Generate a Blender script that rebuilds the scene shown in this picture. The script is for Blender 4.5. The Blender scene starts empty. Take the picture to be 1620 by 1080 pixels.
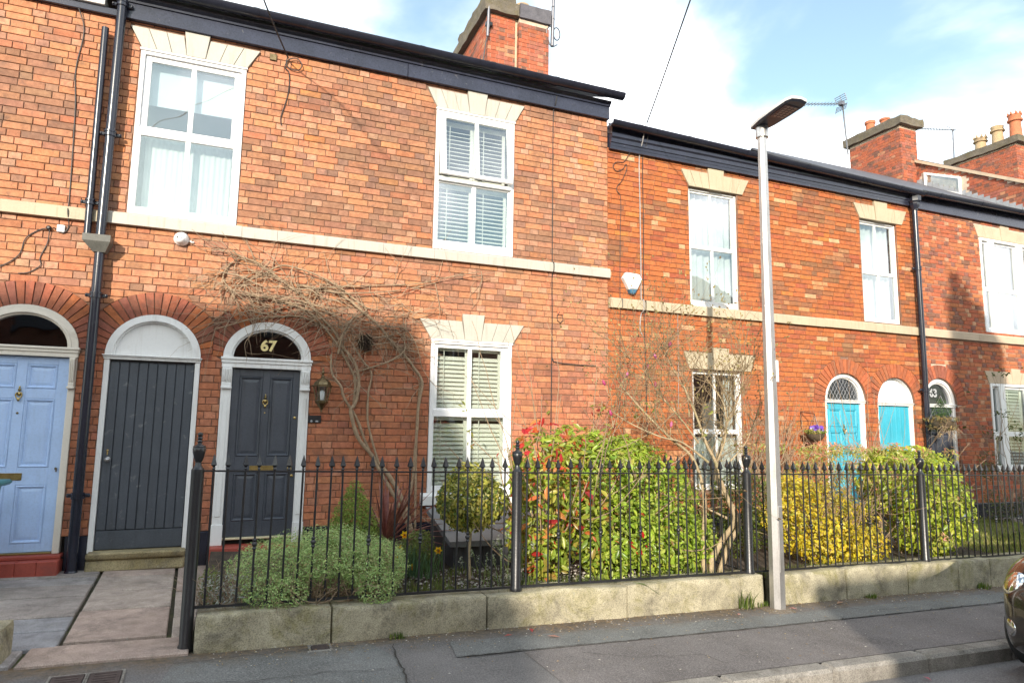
import bpy, bmesh, math, random
import numpy as np
from mathutils import Vector, Matrix

# ------------------------------------------------------------------ camera, sky, sun, exposure
scene = bpy.context.scene
COL = scene.collection
F_PX, YAW, PITCH, ROLL = 1059.14132, 0.383024436, 0.126728292, 0.0146905898
cam_data = bpy.data.cameras.new("camera")
cam_data.sensor_width = 36.0
cam_data.lens = F_PX / 1620.0 * 36.0
cam_data.clip_start = 0.05
cam_data.clip_end = 3000.0
cam = bpy.data.objects.new("camera", cam_data)
COL.objects.link(cam)
_cy, _sy, _cp, _sp = math.cos(YAW), math.sin(YAW), math.cos(PITCH), math.sin(PITCH)
_f = Vector((_sy * _cp, _cy * _cp, _sp))
_r = Vector((_cy, -_sy, 0))
_u = _r.cross(_f)
_c, _s = math.cos(ROLL), math.sin(ROLL)
_r2, _u2 = _c * _r + _s * _u, -_s * _r + _c * _u
cam.matrix_world = Matrix(((_r2.x, _u2.x, -_f.x, 0), (_r2.y, _u2.y, -_f.y, -8.0),
                           (_r2.z, _u2.z, -_f.z, 1.6), (0, 0, 0, 1)))
scene.camera = cam
scene.render.resolution_x, scene.render.resolution_y = 1024, 682

SUN_ELEV = math.radians(18.3)
SUN_XY = Vector((-0.484, -0.875)).normalized()          # horizontal direction towards the sun
world = bpy.data.worlds.new("World")
scene.world = world
world.use_nodes = True
wn, wl = world.node_tree.nodes, world.node_tree.links
wn.clear()
w_out = wn.new("ShaderNodeOutputWorld")
w_bg = wn.new("ShaderNodeBackground")
w_bg.inputs["Strength"].default_value = 0.15
w_sky = wn.new("ShaderNodeTexSky")
w_sky.sky_type = 'NISHITA'
w_sky.sun_disc = False
w_sky.sun_elevation = SUN_ELEV
w_sky.sun_rotation = math.atan2(SUN_XY.x, SUN_XY.y)
w_sky.air_density = 1.0
w_sky.dust_density = 0.6
w_sky.ozone_density = 1.0
w_tc = wn.new("ShaderNodeTexCoord")
w_sep = wn.new("ShaderNodeSeparateXYZ")
wl.new(w_tc.outputs["Generated"], w_sep.inputs[0])
def wmath(op, a, b=None, clamp=False):
    n = wn.new("ShaderNodeMath"); n.operation = op; n.use_clamp = clamp
    for i, v in enumerate((a, b)):
        if v is None: continue
        if isinstance(v, (int, float)): n.inputs[i].default_value = v
        else: wl.new(v, n.inputs[i])
    return n.outputs[0]
_zz = wmath('ADD', wmath('MAXIMUM', w_sep.outputs[2], 0.0), 0.35)
w_comb = wn.new("ShaderNodeCombineXYZ")
wl.new(wmath('DIVIDE', w_sep.outputs[0], _zz), w_comb.inputs[0])
wl.new(wmath('DIVIDE', w_sep.outputs[1], _zz), w_comb.inputs[1])
w_map = wn.new("ShaderNodeMapping")
w_map.inputs["Location"].default_value = (8.33, 3.71, 0.0)
wl.new(w_comb.outputs[0], w_map.inputs[0])
w_no = wn.new("ShaderNodeTexNoise")
w_no.inputs["Scale"].default_value = 1.55
w_no.inputs["Detail"].default_value = 7.0
w_no.inputs["Roughness"].default_value = 0.52
w_no.inputs["Distortion"].default_value = 0.25
wl.new(w_map.outputs[0], w_no.inputs["Vector"])
w_ramp = wn.new("ShaderNodeValToRGB")
w_ramp.color_ramp.elements[0].position = 0.395
w_ramp.color_ramp.elements[0].color = (0, 0, 0, 1)
w_ramp.color_ramp.elements[1].position = 0.68
w_ramp.color_ramp.elements[1].color = (1, 1, 1, 1)
w_ramp.color_ramp.interpolation = 'EASE'
wl.new(w_no.outputs["Fac"], w_ramp.inputs[0])
w_n2 = wn.new("ShaderNodeTexNoise")
w_n2.inputs["Scale"].default_value = 3.1
w_n2.inputs["Detail"].default_value = 5.0
wl.new(w_map.outputs[0], w_n2.inputs["Vector"])
w_cl = wn.new("ShaderNodeMix"); w_cl.data_type = 'RGBA'
wl.new(w_n2.outputs["Fac"], w_cl.inputs[0])
CLOUD_A, CLOUD_B = (2.6, 2.66, 2.8, 1), (9.5, 9.55, 9.6, 1)
w_cl.inputs[6].default_value = CLOUD_A
w_cl.inputs[7].default_value = CLOUD_B
w_sc = wn.new("ShaderNodeMix"); w_sc.data_type = 'RGBA'; w_sc.blend_type = 'ADD'
w_sc.inputs[0].default_value = 1.0
w_dim = wn.new("ShaderNodeMix"); w_dim.data_type = 'RGBA'; w_dim.blend_type = 'MULTIPLY'; w_dim.inputs[0].default_value = 1.0
wl.new(w_sky.outputs[0], w_dim.inputs[6]); w_dim.inputs[7].default_value = (0.62, 0.66, 0.56, 1)      # clean spring air
wl.new(w_dim.outputs[2], w_sc.inputs[6])
w_sc.inputs[7].default_value = (0.24, 0.22, 0.22, 1)        # thin high veil that pales the blue
w_mix = wn.new("ShaderNodeMix"); w_mix.data_type = 'RGBA'
wl.new(w_ramp.outputs[0], w_mix.inputs[0])
wl.new(w_sc.outputs[2], w_mix.inputs[6])
wl.new(w_cl.outputs[2], w_mix.inputs[7])
wl.new(w_mix.outputs[2], w_bg.inputs["Color"])
wl.new(w_bg.outputs[0], w_out.inputs[0])

sun_data = bpy.data.lights.new("sun", 'SUN')
sun_data.energy = 2.05
sun_data.angle = math.radians(0.6)
sun_data.color = (1.0, 0.90, 0.76)
sun = bpy.data.objects.new("sun", sun_data)
COL.objects.link(sun)
_to_sun = Vector((SUN_XY.x * math.cos(SUN_ELEV), SUN_XY.y * math.cos(SUN_ELEV), math.sin(SUN_ELEV)))
sun.rotation_euler = _to_sun.to_track_quat('Z', 'Y').to_euler()
sun.location = (0, -20, 20)

vs = scene.view_settings
vs.view_transform = 'Standard'; vs.look = 'None'; vs.gamma = 1.0; vs.use_curve_mapping = False
vs.exposure = 1.72

# ------------------------------------------------------------------ helpers
RNG = random.Random(7)
NPR = np.random.default_rng(11)

def tag(o, label=None, cat=None, group=None, kind=None):
    if label: o["label"] = label
    if cat: o["category"] = cat
    if group: o["group"] = group
    if kind: o["kind"] = kind
    return o

def thing(name, loc, label, cat, group=None):
    o = bpy.data.objects.new(name, None)
    o.empty_display_size = 0.1
    o.location = loc
    COL.objects.link(o)
    return tag(o, label, cat, group)

ORG = {}
def org(o):
    """world position of the thing an object belongs to"""
    while o.parent: o = o.parent
    return np.array(o.location)

class MB:
    """collects shapes in world coordinates; build() links them as one mesh object"""
    def __init__(s): s.v = []; s.f = []; s.c = []; s.cur = None
    def add(s, vs, fs):
        b = len(s.v); s.v.extend([tuple(p) for p in vs])
        for f in fs:
            s.f.append(tuple(b + i for i in f)); s.c.append(s.cur)
        return s
    def quad(s, a, b, c, d): return s.add([a, b, c, d], [(0, 1, 2, 3)])
    def box(s, x0, x1, y0, y1, z0, z1, ch=0.0):
        if ch <= 0:
            return s.add([(x0,y0,z0),(x1,y0,z0),(x1,y1,z0),(x0,y1,z0),(x0,y0,z1),(x1,y0,z1),(x1,y1,z1),(x0,y1,z1)],
                         [(0,3,2,1),(4,5,6,7),(0,1,5,4),(1,2,6,5),(2,3,7,6),(3,0,4,7)])
        ch = min(ch, (x1-x0)*.45, (y1-y0)*.45, (z1-z0)*.45)
        lo, hi = (x0,y0,z0), (x1,y1,z1)
        vs = []; idx = {}
        for sx in (0,1):
            for sy in (0,1):
                for sz in (0,1):
                    for ax in range(3):
                        p = []
                        for k, sg in enumerate((sx,sy,sz)):
                            base = hi[k] if sg else lo[k]
                            if k != ax: base += -ch if sg else ch
                            p.append(base)
                        idx[(sx,sy,sz,ax)] = len(vs); vs.append(tuple(p))
        fs = []
        for ax in range(3):
            o1, o2 = [k for k in range(3) if k != ax]
            for sg in (0,1):
                q = []
                for a, b in ((0,0),(1,0),(1,1),(0,1)):
                    k = [0,0,0]; k[ax] = sg; k[o1] = a; k[o2] = b
                    q.append(idx[(k[0],k[1],k[2],ax)])
                fs.append(q)
            for a in (0,1):
                for b in (0,1):
                    k0 = [0,0,0]; k0[o1] = a; k0[o2] = b; k1 = list(k0); k1[ax] = 1
                    fs.append([idx[(*k0,o1)], idx[(*k1,o1)], idx[(*k1,o2)], idx[(*k0,o2)]])
        for sx in (0,1):
            for sy in (0,1):
                for sz in (0,1):
                    fs.append([idx[(sx,sy,sz,0)], idx[(sx,sy,sz,1)], idx[(sx,sy,sz,2)]])
        cx = Vector(((x0+x1)/2,(y0+y1)/2,(z0+z1)/2))
        out = []
        for f in fs:
            a, b, c = (Vector(vs[f[0]]), Vector(vs[f[1]]), Vector(vs[f[2]]))
            n = (b-a).cross(c-a)
            m = sum((Vector(vs[i]) for i in f), Vector()) / len(f)
            out.append(f if n.dot(m-cx) >= 0 else f[::-1])
        return s.add(vs, out)
    def prism(s, pts, axis, d0, d1):
        """extrude a 2D polygon; axis 'y': pts are (x,z); 'x': (y,z); 'z': (x,y)"""
        def P(p, d): return {'y': (p[0], d, p[1]), 'x': (d, p[0], p[1]), 'z': (p[0], p[1], d)}[axis]
        n = len(pts)
        vs = [P(p, d0) for p in pts] + [P(p, d1) for p in pts]
        fs = [tuple(range(n))[::-1], tuple(range(n, 2*n))]
        for i in range(n):
            j = (i+1) % n
            fs.append((i, j, n+j, n+i))
        return s.add(vs, fs)
    def tube(s, pts, rad, n=6, caps=True):
        pts = [Vector(p) for p in pts]
        if isinstance(rad, (int, float)): rad = [rad]*len(pts)
        vs = []; fs = []
        up = None
        for i, p in enumerate(pts):
            t = (pts[min(i+1,len(pts)-1)] - pts[max(i-1,0)])
            if t.length < 1e-9: t = Vector((0,0,1))
            t.normalize()
            if up is None:
                up = t.orthogonal().normalized()
            else:
                up = (up - t*up.dot(t))
                up = up.normalized() if up.length > 1e-6 else t.orthogonal().normalized()
            w = t.cross(up)
            for k in range(n):
                a = 2*math.pi*k/n
                vs.append(p + (up*math.cos(a) + w*math.sin(a))*rad[i])
        for i in range(len(pts)-1):
            for k in range(n):
                k2 = (k+1) % n
                fs.append((i*n+k, i*n+k2, (i+1)*n+k2, (i+1)*n+k))
        if caps:
            fs.append(tuple(range(n))[::-1]); fs.append(tuple((len(pts)-1)*n+k for k in range(n)))
        return s.add(vs, fs)
    def lathe(s, c, prof, n=12, rot=0.0, axis='z'):
        """revolve (radius, height) pairs round an axis through c"""
        c = Vector(c); vs = []; fs = []
        for r, h in prof:
            for k in range(n):
                a = rot + 2*math.pi*k/n
                x, y = r*math.cos(a), r*math.sin(a)
                vs.append(c + (Vector((x,y,h)) if axis == 'z' else Vector((x,-h,y)) if axis == 'y' else Vector((h,x,y))))
        for i in range(len(prof)-1):
            for k in range(n):
                k2 = (k+1) % n
                fs.append((i*n+k, i*n+k2, (i+1)*n+k2, (i+1)*n+k))
        fs.append(tuple(range(n))[::-1]); fs.append(tuple((len(prof)-1)*n+k for k in range(n)))
        return s.add(vs, fs)
    def build(s, name, mat, parent=None, loc=None, smooth=None, recalc=True, kind=None, xf=None):
        """loc: where the object's origin goes (world); by default that of the thing it belongs to"""
        base = org(parent) if parent is not None else np.zeros(3)
        o3 = np.array(loc, dtype=float) if loc is not None else base
        v = np.array(s.v, dtype=float) - o3
        if xf is not None:
            v = np.array([tuple(xf @ Vector(p)) for p in v])
        me = bpy.data.meshes.new(name)
        me.from_pydata(v.tolist(), [], s.f)
        if any(c is not None for c in s.c):
            at = me.color_attributes.new("Col", 'FLOAT_COLOR', 'CORNER')
            buf = []
            for f, c in zip(s.f, s.c):
                c = c or (1,1,1)
                buf.extend((c[0], c[1], c[2], 1.0) * len(f))
            at.data.foreach_set("color", np.array(buf, dtype=np.float32))
        if recalc:
            bm = bmesh.new(); bm.from_mesh(me)
            bmesh.ops.recalc_face_normals(bm, faces=bm.faces)
            bm.to_mesh(me); bm.free()
        if smooth is not None:
            me.polygons.foreach_set("use_smooth", np.ones(len(me.polygons), dtype=bool))
            try: me.set_sharp_from_angle(angle=math.radians(smooth))
            except Exception: pass
        me.materials.append(mat)
        ob = bpy.data.objects.new(name, me)
        COL.objects.link(ob)
        if parent is not None:
            ob.parent = parent
            # parents inside a thing may have their own offset
            ob.location = tuple(o3 - base - (np.array(parent.location) if parent.parent else 0))
        else:
            ob.location = tuple(o3)
        if kind: ob["kind"] = kind
        return ob

def copy_child(src, parent, loc=None):
    o = src.copy(); COL.objects.link(o); o.parent = parent
    if loc is not None: o.location = loc
    for ch in list(src.children): copy_child(ch, o)
    return o

# value noise on a hashed grid, vectorised
def vnoise(x, y, seed=0):
    x = np.asarray(x, dtype=float); y = np.asarray(y, dtype=float)
    xi, yi = np.floor(x).astype(np.int64), np.floor(y).astype(np.int64)
    fx, fy = x-xi, y-yi
    fx = fx*fx*(3-2*fx); fy = fy*fy*(3-2*fy)
    def h(a, b):
        n = (a*374761393 + b*668265263 + seed*982451653) & 0xffffffff
        n = ((n ^ (n >> 13)) * 1274126177) & 0xffffffff
        return ((n ^ (n >> 16)) & 0xffff) / 65535.0
    return (h(xi,yi)*(1-fx)+h(xi+1,yi)*fx)*(1-fy) + (h(xi,yi+1)*(1-fx)+h(xi+1,yi+1)*fx)*fy

# ------------------------------------------------------------------ materials
MATS = {}
def new_mat(name):
    m = bpy.data.materials.new(name); m.use_nodes = True
    nt = m.node_tree
    return m, nt.nodes, nt.links, nt.nodes["Principled BSDF"]

def node_mix(N, L, fac, a, b, blend='MIX'):
    n = N.new("ShaderNodeMix"); n.data_type = 'RGBA'; n.blend_type = blend
    for i, v in ((0, fac), (6, a), (7, b)):
        if isinstance(v, (int, float)): n.inputs[i].default_value = v
        elif isinstance(v, (tuple, list)): n.inputs[i].default_value = (*v[:3], 1)
        else: L.new(v, n.inputs[i])
    return n.outputs[2]

def node_noise(N, L, vec, scale, detail=4, rough=0.55, dist=0.0):
    n = N.new("ShaderNodeTexNoise")
    n.inputs["Scale"].default_value = scale; n.inputs["Detail"].default_value = detail
    n.inputs["Roughness"].default_value = rough; n.inputs["Distortion"].default_value = dist
    L.new(vec, n.inputs["Vector"])
    return n.outputs["Fac"]

def node_ramp(N, L, fac, p0, p1, c0=(0,0,0), c1=(1,1,1)):
    n = N.new("ShaderNodeValToRGB")
    n.color_ramp.elements[0].position = p0; n.color_ramp.elements[0].color = (*c0, 1)
    n.color_ramp.elements[1].position = p1; n.color_ramp.elements[1].color = (*c1, 1)
    L.new(fac, n.inputs[0])
    return n.outputs[0]

def node_bump(N, L, bsdf, height, strength=0.3, dist=0.01):
    n = N.new("ShaderNodeBump")
    n.inputs["Strength"].default_value = strength; n.inputs["Distance"].default_value = dist
    L.new(height, n.inputs["Height"])
    L.new(n.outputs[0], bsdf.inputs["Normal"])

def pos(N): return N.new("ShaderNodeNewGeometry").outputs["Position"]

def plain(name, col, rough=0.5, var=0.12, scale=6.0, fine=60.0, bump=0.1, bdist=0.003, metal=0.0, spec=0.5,
          stain=None, stain_at=(0.55, 0.72), stain_scale=3.0, coat=0.0, streak=0.0):
    """a painted, stone, metal or plastic surface: base colour with broad and fine variation, optional stains"""
    m, N, L, B = new_mat(name)
    p = pos(N)
    a = node_noise(N, L, p, scale, 5, 0.6)
    lo = tuple(c*(1-var) for c in col); hi = tuple(min(1, c*(1+var)) for c in col)
    c = node_mix(N, L, node_ramp(N, L, a, 0.3, 0.7), lo, hi)
    f = node_noise(N, L, p, fine, 3, 0.6)
    c = node_mix(N, L, node_ramp(N, L, f, 0.45, 0.75), c, node_mix(N, L, 1.0, c, (1-var*1.5,)*3, 'MULTIPLY'))
    if stain:
        s = node_noise(N, L, p, stain_scale, 7, 0.65, 0.4)
        c = node_mix(N, L, node_ramp(N, L, s, *stain_at), c, stain)
    if streak:
        mp = N.new("ShaderNodeMapping"); mp.inputs["Scale"].default_value = (9.0, 9.0, 0.7); L.new(p, mp.inputs[0])
        sk = node_noise(N, L, mp.outputs[0], 2.2, 6, 0.65)
        c = node_mix(N, L, node_ramp(N, L, sk, 0.52, 0.76, (0,0,0), (streak,)*3), c, node_mix(N, L, 1.0, c, (0.52,0.48,0.42), 'MULTIPLY'))
    L.new(c, B.inputs["Base Color"])
    B.inputs["Roughness"].default_value = rough
    B.inputs["Metallic"].default_value = metal
    B.inputs["Specular IOR Level"].default_value = spec
    if coat: B.inputs["Coat Weight"].default_value = coat
    if bump: node_bump(N, L, B, f, bump, bdist)
    return m

def brick_mat(name, source, dirt=(0.085,0.06,0.05), dirt_amt=0.65):
    """fired clay; every brick brings its own colour (from the mesh or from the object)"""
    m, N, L, B = new_mat(name)
    p = pos(N)
    if source == 'object':
        base = N.new("ShaderNodeObjectInfo").outputs["Color"]
    else:
        n = N.new("ShaderNodeVertexColor"); n.layer_name = "Col"; base = n.outputs[0]
    blotch = node_noise(N, L, p, 17.0, 5, 0.62)
    c = node_mix(N, L, node_ramp(N, L, blotch, 0.36, 0.66), node_mix(N, L, 1.0, base, (0.78,0.74,0.72), 'MULTIPLY'),
                 node_mix(N, L, 1.0, base, (1.10,1.08,1.05), 'MULTIPLY'))
    fine = node_noise(N, L, p, 150.0, 3, 0.65)
    c = node_mix(N, L, node_ramp(N, L, fine, 0.52, 0.72), c, node_mix(N, L, 1.0, c, (0.62,0.58,0.56), 'MULTIPLY'))
    soot = node_noise(N, L, p, 2.3, 8, 0.68, 0.5)
    sf = node_ramp(N, L, soot, 0.54, 0.74, (0,0,0), (dirt_amt,)*3)
    c = node_mix(N, L, sf, c, dirt)
    mott = node_noise(N, L, p, 8.5, 7, 0.72, 0.6)
    c = node_mix(N, L, node_ramp(N, L, mott, 0.53, 0.70, (0,0,0), (dirt_amt*.85,)*3), c, tuple(x*1.25 for x in dirt))
    run = N.new("ShaderNodeMapping"); run.inputs["Scale"].default_value = (5.0, 5.0, 0.35); L.new(p, run.inputs[0])
    rn = node_noise(N, L, run.outputs[0], 1.6, 5, 0.6)
    c = node_mix(N, L, node_ramp(N, L, rn, 0.56, 0.78, (0,0,0), (0.38,)*3), c, node_mix(N, L, 1.0, c, (0.55,0.50,0.48), 'MULTIPLY'))
    chip = node_noise(N, L, p, 34.0, 4, 0.7)
    c = node_mix(N, L, node_ramp(N, L, chip, 0.69, 0.74, (0,0,0), (0.5,0.5,0.5)), c, (0.50,0.28,0.15))
    L.new(c, B.inputs["Base Color"])
    B.inputs["Roughness"].default_value = 0.88
    B.inputs["Specular IOR Level"].default_value = 0.25
    hm = N.new("ShaderNodeMath"); hm.operation = 'ADD'
    L.new(fine, hm.inputs[0]); L.new(blotch, hm.inputs[1])
    node_bump(N, L, B, hm.outputs[0], 0.45, 0.004)
    return m

def leaf_mat(name, rough=0.42, trans=0.52, spec=0.5):
    m, N, L, B = new_mat(name)
    n = N.new("ShaderNodeVertexColor"); n.layer_name = "Col"
    p = pos(N)
    a = node_noise(N, L, p, 55.0, 3, 0.6)
    c = node_mix(N, L, a, node_mix(N, L, 1.0, n.outputs[0], (0.80,0.80,0.80), 'MULTIPLY'),
                 node_mix(N, L, 1.0, n.outputs[0], (1.2,1.2,1.2), 'MULTIPLY'))
    L.new(c, B.inputs["Base Color"])
    B.inputs["Roughness"].default_value = rough
    B.inputs["Specular IOR Level"].default_value = spec
    t = N.new("ShaderNodeBsdfTranslucent"); L.new(c, t.inputs[0])
    mx = N.new("ShaderNodeMixShader"); mx.inputs[0].default_value = trans
    L.new(B.outputs[0], mx.inputs[1]); L.new(t.outputs[0], mx.inputs[2])
    L.new(mx.outputs[0], N["Material Output"].inputs[0])
    return m

def glass_mat(name, tint=(0.9,0.93,0.93), refl=0.10):
    m, N, L, B = new_mat(name)
    N.remove(B)
    tr = N.new("ShaderNodeBsdfTransparent"); tr.inputs[0].default_value = (*tint, 1)
    gl = N.new("ShaderNodeBsdfGlossy"); gl.inputs["Roughness"].default_value = 0.015
    gl.inputs[0].default_value = (0.95,0.97,1,1)
    lw = N.new("ShaderNodeLayerWeight"); lw.inputs["Blend"].default_value = 0.5
    fr = N.new("ShaderNodeMath"); fr.operation = 'POWER'; L.new(lw.outputs["Facing"], fr.inputs[0]); fr.inputs[1].default_value = 4.5
    # old sheet glass is never quite flat
    nz = N.new("ShaderNodeTexNoise"); nz.inputs["Scale"].default_value = 3.2; nz.inputs["Detail"].default_value = 1.0
    L.new(pos(N), nz.inputs["Vector"])
    bp = N.new("ShaderNodeBump"); bp.inputs["Strength"].default_value = 0.10; bp.inputs["Distance"].default_value = 0.02
    L.new(nz.outputs["Fac"], bp.inputs["Height"]); L.new(bp.outputs[0], gl.inputs["Normal"])
    ad = N.new("ShaderNodeMath"); ad.operation = 'ADD'; ad.use_clamp = True
    L.new(fr.outputs[0], ad.inputs[0]); ad.inputs[1].default_value = refl
    mx = N.new("ShaderNodeMixShader")
    L.new(ad.outputs[0], mx.inputs[0]); L.new(tr.outputs[0], mx.inputs[1]); L.new(gl.outputs[0], mx.inputs[2])
    L.new(mx.outputs[0], N["Material Output"].inputs[0])
    return m

def asphalt_mat(name, col, stone=(0.26,0.25,0.24), scale=170.0, dust=(0.14,0.12,0.09), dust_at=(0.55,0.8), edge=None):
    m, N, L, B = new_mat(name)
    p = pos(N)
    big = node_noise(N, L, p, 1.6, 6, 0.62)
    c = node_mix(N, L, node_ramp(N, L, big, 0.32, 0.68), tuple(x*0.78 for x in col), tuple(x*1.25 for x in col))
    v = N.new("ShaderNodeTexVoronoi"); v.inputs["Scale"].default_value = scale
    L.new(p, v.inputs["Vector"])
    sp = node_ramp(N, L, v.outputs["Color"], 0.55, 0.95)
    c = node_mix(N, L, sp, c, stone)
    grit = node_noise(N, L, p, 90.0, 4, 0.7)
    c = node_mix(N, L, node_ramp(N, L, grit, 0.42, 0.62), node_mix(N, L, 1.0, c, (0.6,0.6,0.62), 'MULTIPLY'), c)
    d = node_noise(N, L, p, 4.5, 8, 0.7, 0.3)
    c = node_mix(N, L, node_ramp(N, L, d, dust_at[0], dust_at[1], (0,0,0), (0.5,0.5,0.5)), c, dust)
    if edge is not None:        # leaf mould and grit gathered along the foot of the wall, ragged at its edge
        sp = N.new("ShaderNodeSeparateXYZ"); L.new(p, sp.inputs[0])
        nn = node_noise(N, L, p, 3.2, 8, 0.72, 0.4)
        a1 = N.new("ShaderNodeMath"); a1.operation = 'MULTIPLY_ADD'; L.new(nn, a1.inputs[0]); a1.inputs[1].default_value = 0.85; L.new(sp.outputs[1], a1.inputs[2])
        mr = N.new("ShaderNodeMapRange"); L.new(a1.outputs[0], mr.inputs[0])
        mr.inputs[1].default_value = edge+0.10; mr.inputs[2].default_value = edge+0.46; mr.inputs[3].default_value = 0.0; mr.inputs[4].default_value = 0.85
        dn = node_noise(N, L, p, 22.0, 6, 0.7)
        dc = node_mix(N, L, node_ramp(N, L, dn, 0.38, 0.66), (0.075,0.055,0.035), (0.20,0.135,0.07))
        c = node_mix(N, L, mr.outputs[0], c, dc)
    # old stains, gum and oil
    gm = N.new("ShaderNodeTexVoronoi"); gm.inputs["Scale"].default_value = 2.6; gm.inputs["Randomness"].default_value = 1.0; L.new(p, gm.inputs["Vector"])
    c = node_mix(N, L, node_ramp(N, L, gm.outputs["Distance"], 0.030, 0.045, (0.55,)*3, (0,0,0)), c, (0.06,0.058,0.056))
    st = node_noise(N, L, p, 0.9, 7, 0.7, 0.8)
    c = node_mix(N, L, node_ramp(N, L, st, 0.50, 0.72, (0,0,0), (0.5,)*3), c, node_mix(N, L, 1.0, c, (0.62,0.60,0.58), 'MULTIPLY'))
    L.new(c, B.inputs["Base Color"])
    B.inputs["Roughness"].default_value = 0.9
    B.inputs["Specular IOR Level"].default_value = 0.3
    node_bump(N, L, B, v.outputs["Distance"], 0.6, 0.004)
    return m

def stone_mat(name, col, moss=(0.13,0.13,0.03), dark=(0.13,0.115,0.095), moss_amt=0.75, fine_sc=110):
    """weathered gritstone: mottled, lichen and dark grime in patches"""
    m, N, L, B = new_mat(name)
    p = pos(N)
    a = node_noise(N, L, p, 5.0, 7, 0.65)
    c = node_mix(N, L, node_ramp(N, L, a, 0.3, 0.7), tuple(x*0.7 for x in col), tuple(min(1, x*1.2) for x in col))
    ms = node_noise(N, L, p, 3.4, 8, 0.74, 0.9)
    c = node_mix(N, L, node_ramp(N, L, ms, 0.48, 0.66, (0,0,0), (moss_amt,)*3), c, moss)
    dk = node_noise(N, L, p, 3.9, 8, 0.72, 0.4)
    c = node_mix(N, L, node_ramp(N, L, dk, 0.50, 0.66, (0,0,0), (0.75,)*3), c, dark)
    f = node_noise(N, L, p, fine_sc, 4, 0.7)
    c = node_mix(N, L, node_ramp(N, L, f, 0.45, 0.62), c, node_mix(N, L, 1.0, c, (0.55,0.55,0.55), 'MULTIPLY'))
    lich = node_noise(N, L, p, 26.0, 5, 0.7)
    c = node_mix(N, L, node_ramp(N, L, lich, 0.64, 0.70, (0,0,0), (0.7,)*3), c, (0.42,0.42,0.36))
    L.new(c, B.inputs["Base Color"])
    B.inputs["Roughness"].default_value = 0.92
    B.inputs["Specular IOR Level"].default_value = 0.2
    node_bump(N, L, B, f, 0.55, 0.006)
    return m

M = {}
M['brick_obj'] = brick_mat("fired_brick_single", 'object')
M['brick_attr'] = brick_mat("fired_brick", 'attr')
M['mortar_dark'] = plain("mortar_dark", (0.235,0.135,0.092), 0.95, 0.3, 8, 120, 0.4)
M['mortar_pale'] = plain("mortar_pale", (0.55,0.43,0.33), 0.95, 0.25, 6, 120, 0.4)
M['white'] = plain("white_gloss_paint", (0.76,0.76,0.75), 0.35, 0.03, 3, 40, 0.04, stain=(0.55,0.52,0.46), stain_at=(0.62,0.82), streak=0.4)
M['upvc'] = plain("white_window_frame", (0.82,0.82,0.82), 0.28, 0.02, 3, 30, 0.0)
M['offwhite'] = plain("off_white_masonry_paint", (0.445,0.42,0.365), 0.6, 0.07, 3, 70, 0.2, streak=0.55, stain=(0.45,0.40,0.32), stain_at=(0.66,0.86))
M['cream'] = plain("cream_masonry_paint", (0.45,0.38,0.265), 0.65, 0.08, 3, 70, 0.2, streak=0.6, stain=(0.40,0.32,0.2), stain_at=(0.64,0.85))
M['sandstone'] = plain("bare_sandstone", (0.50,0.39,0.28), 0.85, 0.12, 4, 90, 0.4, stain=(0.35,0.27,0.2), stain_at=(0.6,0.8))
M['black'] = plain("black_gloss_paint", (0.018,0.020,0.032), 0.22, 0.25, 4, 80, 0.12, stain=(0.10,0.10,0.11), stain_at=(0.66,0.80), stain_scale=9)
M['fascia'] = plain("black_fascia_paint", (0.028,0.031,0.052), 0.24, 0.25, 3, 60, 0.25, 0.004, stain=(0.13,0.125,0.13), stain_at=(0.62,0.78), stain_scale=14)  # blue of the reflected sky put into the black base colour
M['iron'] = plain("black_painted_iron", (0.016,0.017,0.02), 0.33, 0.3, 5, 90, 0.25, spec=0.6, stain=(0.055,0.030,0.020), stain_at=(0.68,0.76), stain_scale=11)
M['lead'] = plain("lead_flashing", (0.30,0.31,0.33), 0.55, 0.15, 6, 50, 0.2)
M['slate'] = plain("roof_slate", (0.085,0.085,0.10), 0.6, 0.25, 3, 50, 0.3)
M['grey_door'] = plain("dark_grey_door_paint", (0.062,0.070,0.088), 0.40, 0.16, 3, 60, 0.12, streak=0.4)
M['grey_plank'] = plain("weathered_grey_plank_paint", (0.062,0.072,0.088), 0.5, 0.14, 3, 60, 0.2, stain=(0.22,0.23,0.24), stain_at=(0.61,0.76), stain_scale=9, streak=0.45)
M['blue_door'] = plain("pale_blue_door_paint", (0.42,0.57,0.84), 0.4, 0.07, 3, 50, 0.12, streak=0.25)
M['teal_door'] = plain("turquoise_door_paint", (0.045,0.37,0.50), 0.42, 0.10, 3, 50, 0.08, stain=(0.10,0.40,0.50), stain_at=(0.6,0.8), streak=0.35)
M['navy_door'] = plain("navy_door_paint", (0.028,0.032,0.05), 0.4, 0.1, 3, 50, 0.08)
M['brass'] = plain("brass", (0.46,0.34,0.14), 0.36, 0.15, 20, 90, 0.1, metal=1.0)
M['bronze'] = plain("aged_bronze", (0.20,0.15,0.08), 0.38, 0.3, 20, 90, 0.15, metal=0.9)
M['steel'] = plain("dull_steel", (0.45,0.45,0.46), 0.4, 0.15, 12, 90, 0.1, metal=0.9)
M['red_tile'] = plain("red_step_paint", (0.36,0.068,0.045), 0.6, 0.14, 5, 70, 0.2, stain=(0.2,0.06,0.05), stain_at=(0.58,0.75))
M['step_stone'] = stone_mat("step_stone", (0.40,0.33,0.19), moss=(0.25,0.20,0.07), moss_amt=0.4)
M['wall_stone'] = stone_mat("garden_wall_stone", (0.43,0.39,0.28), moss=(0.22,0.20,0.075), dark=(0.15,0.135,0.105))
M['chim_stone'] = stone_mat("chimney_cap_stone", (0.17,0.145,0.115), moss=(0.13,0.11,0.05))
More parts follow.
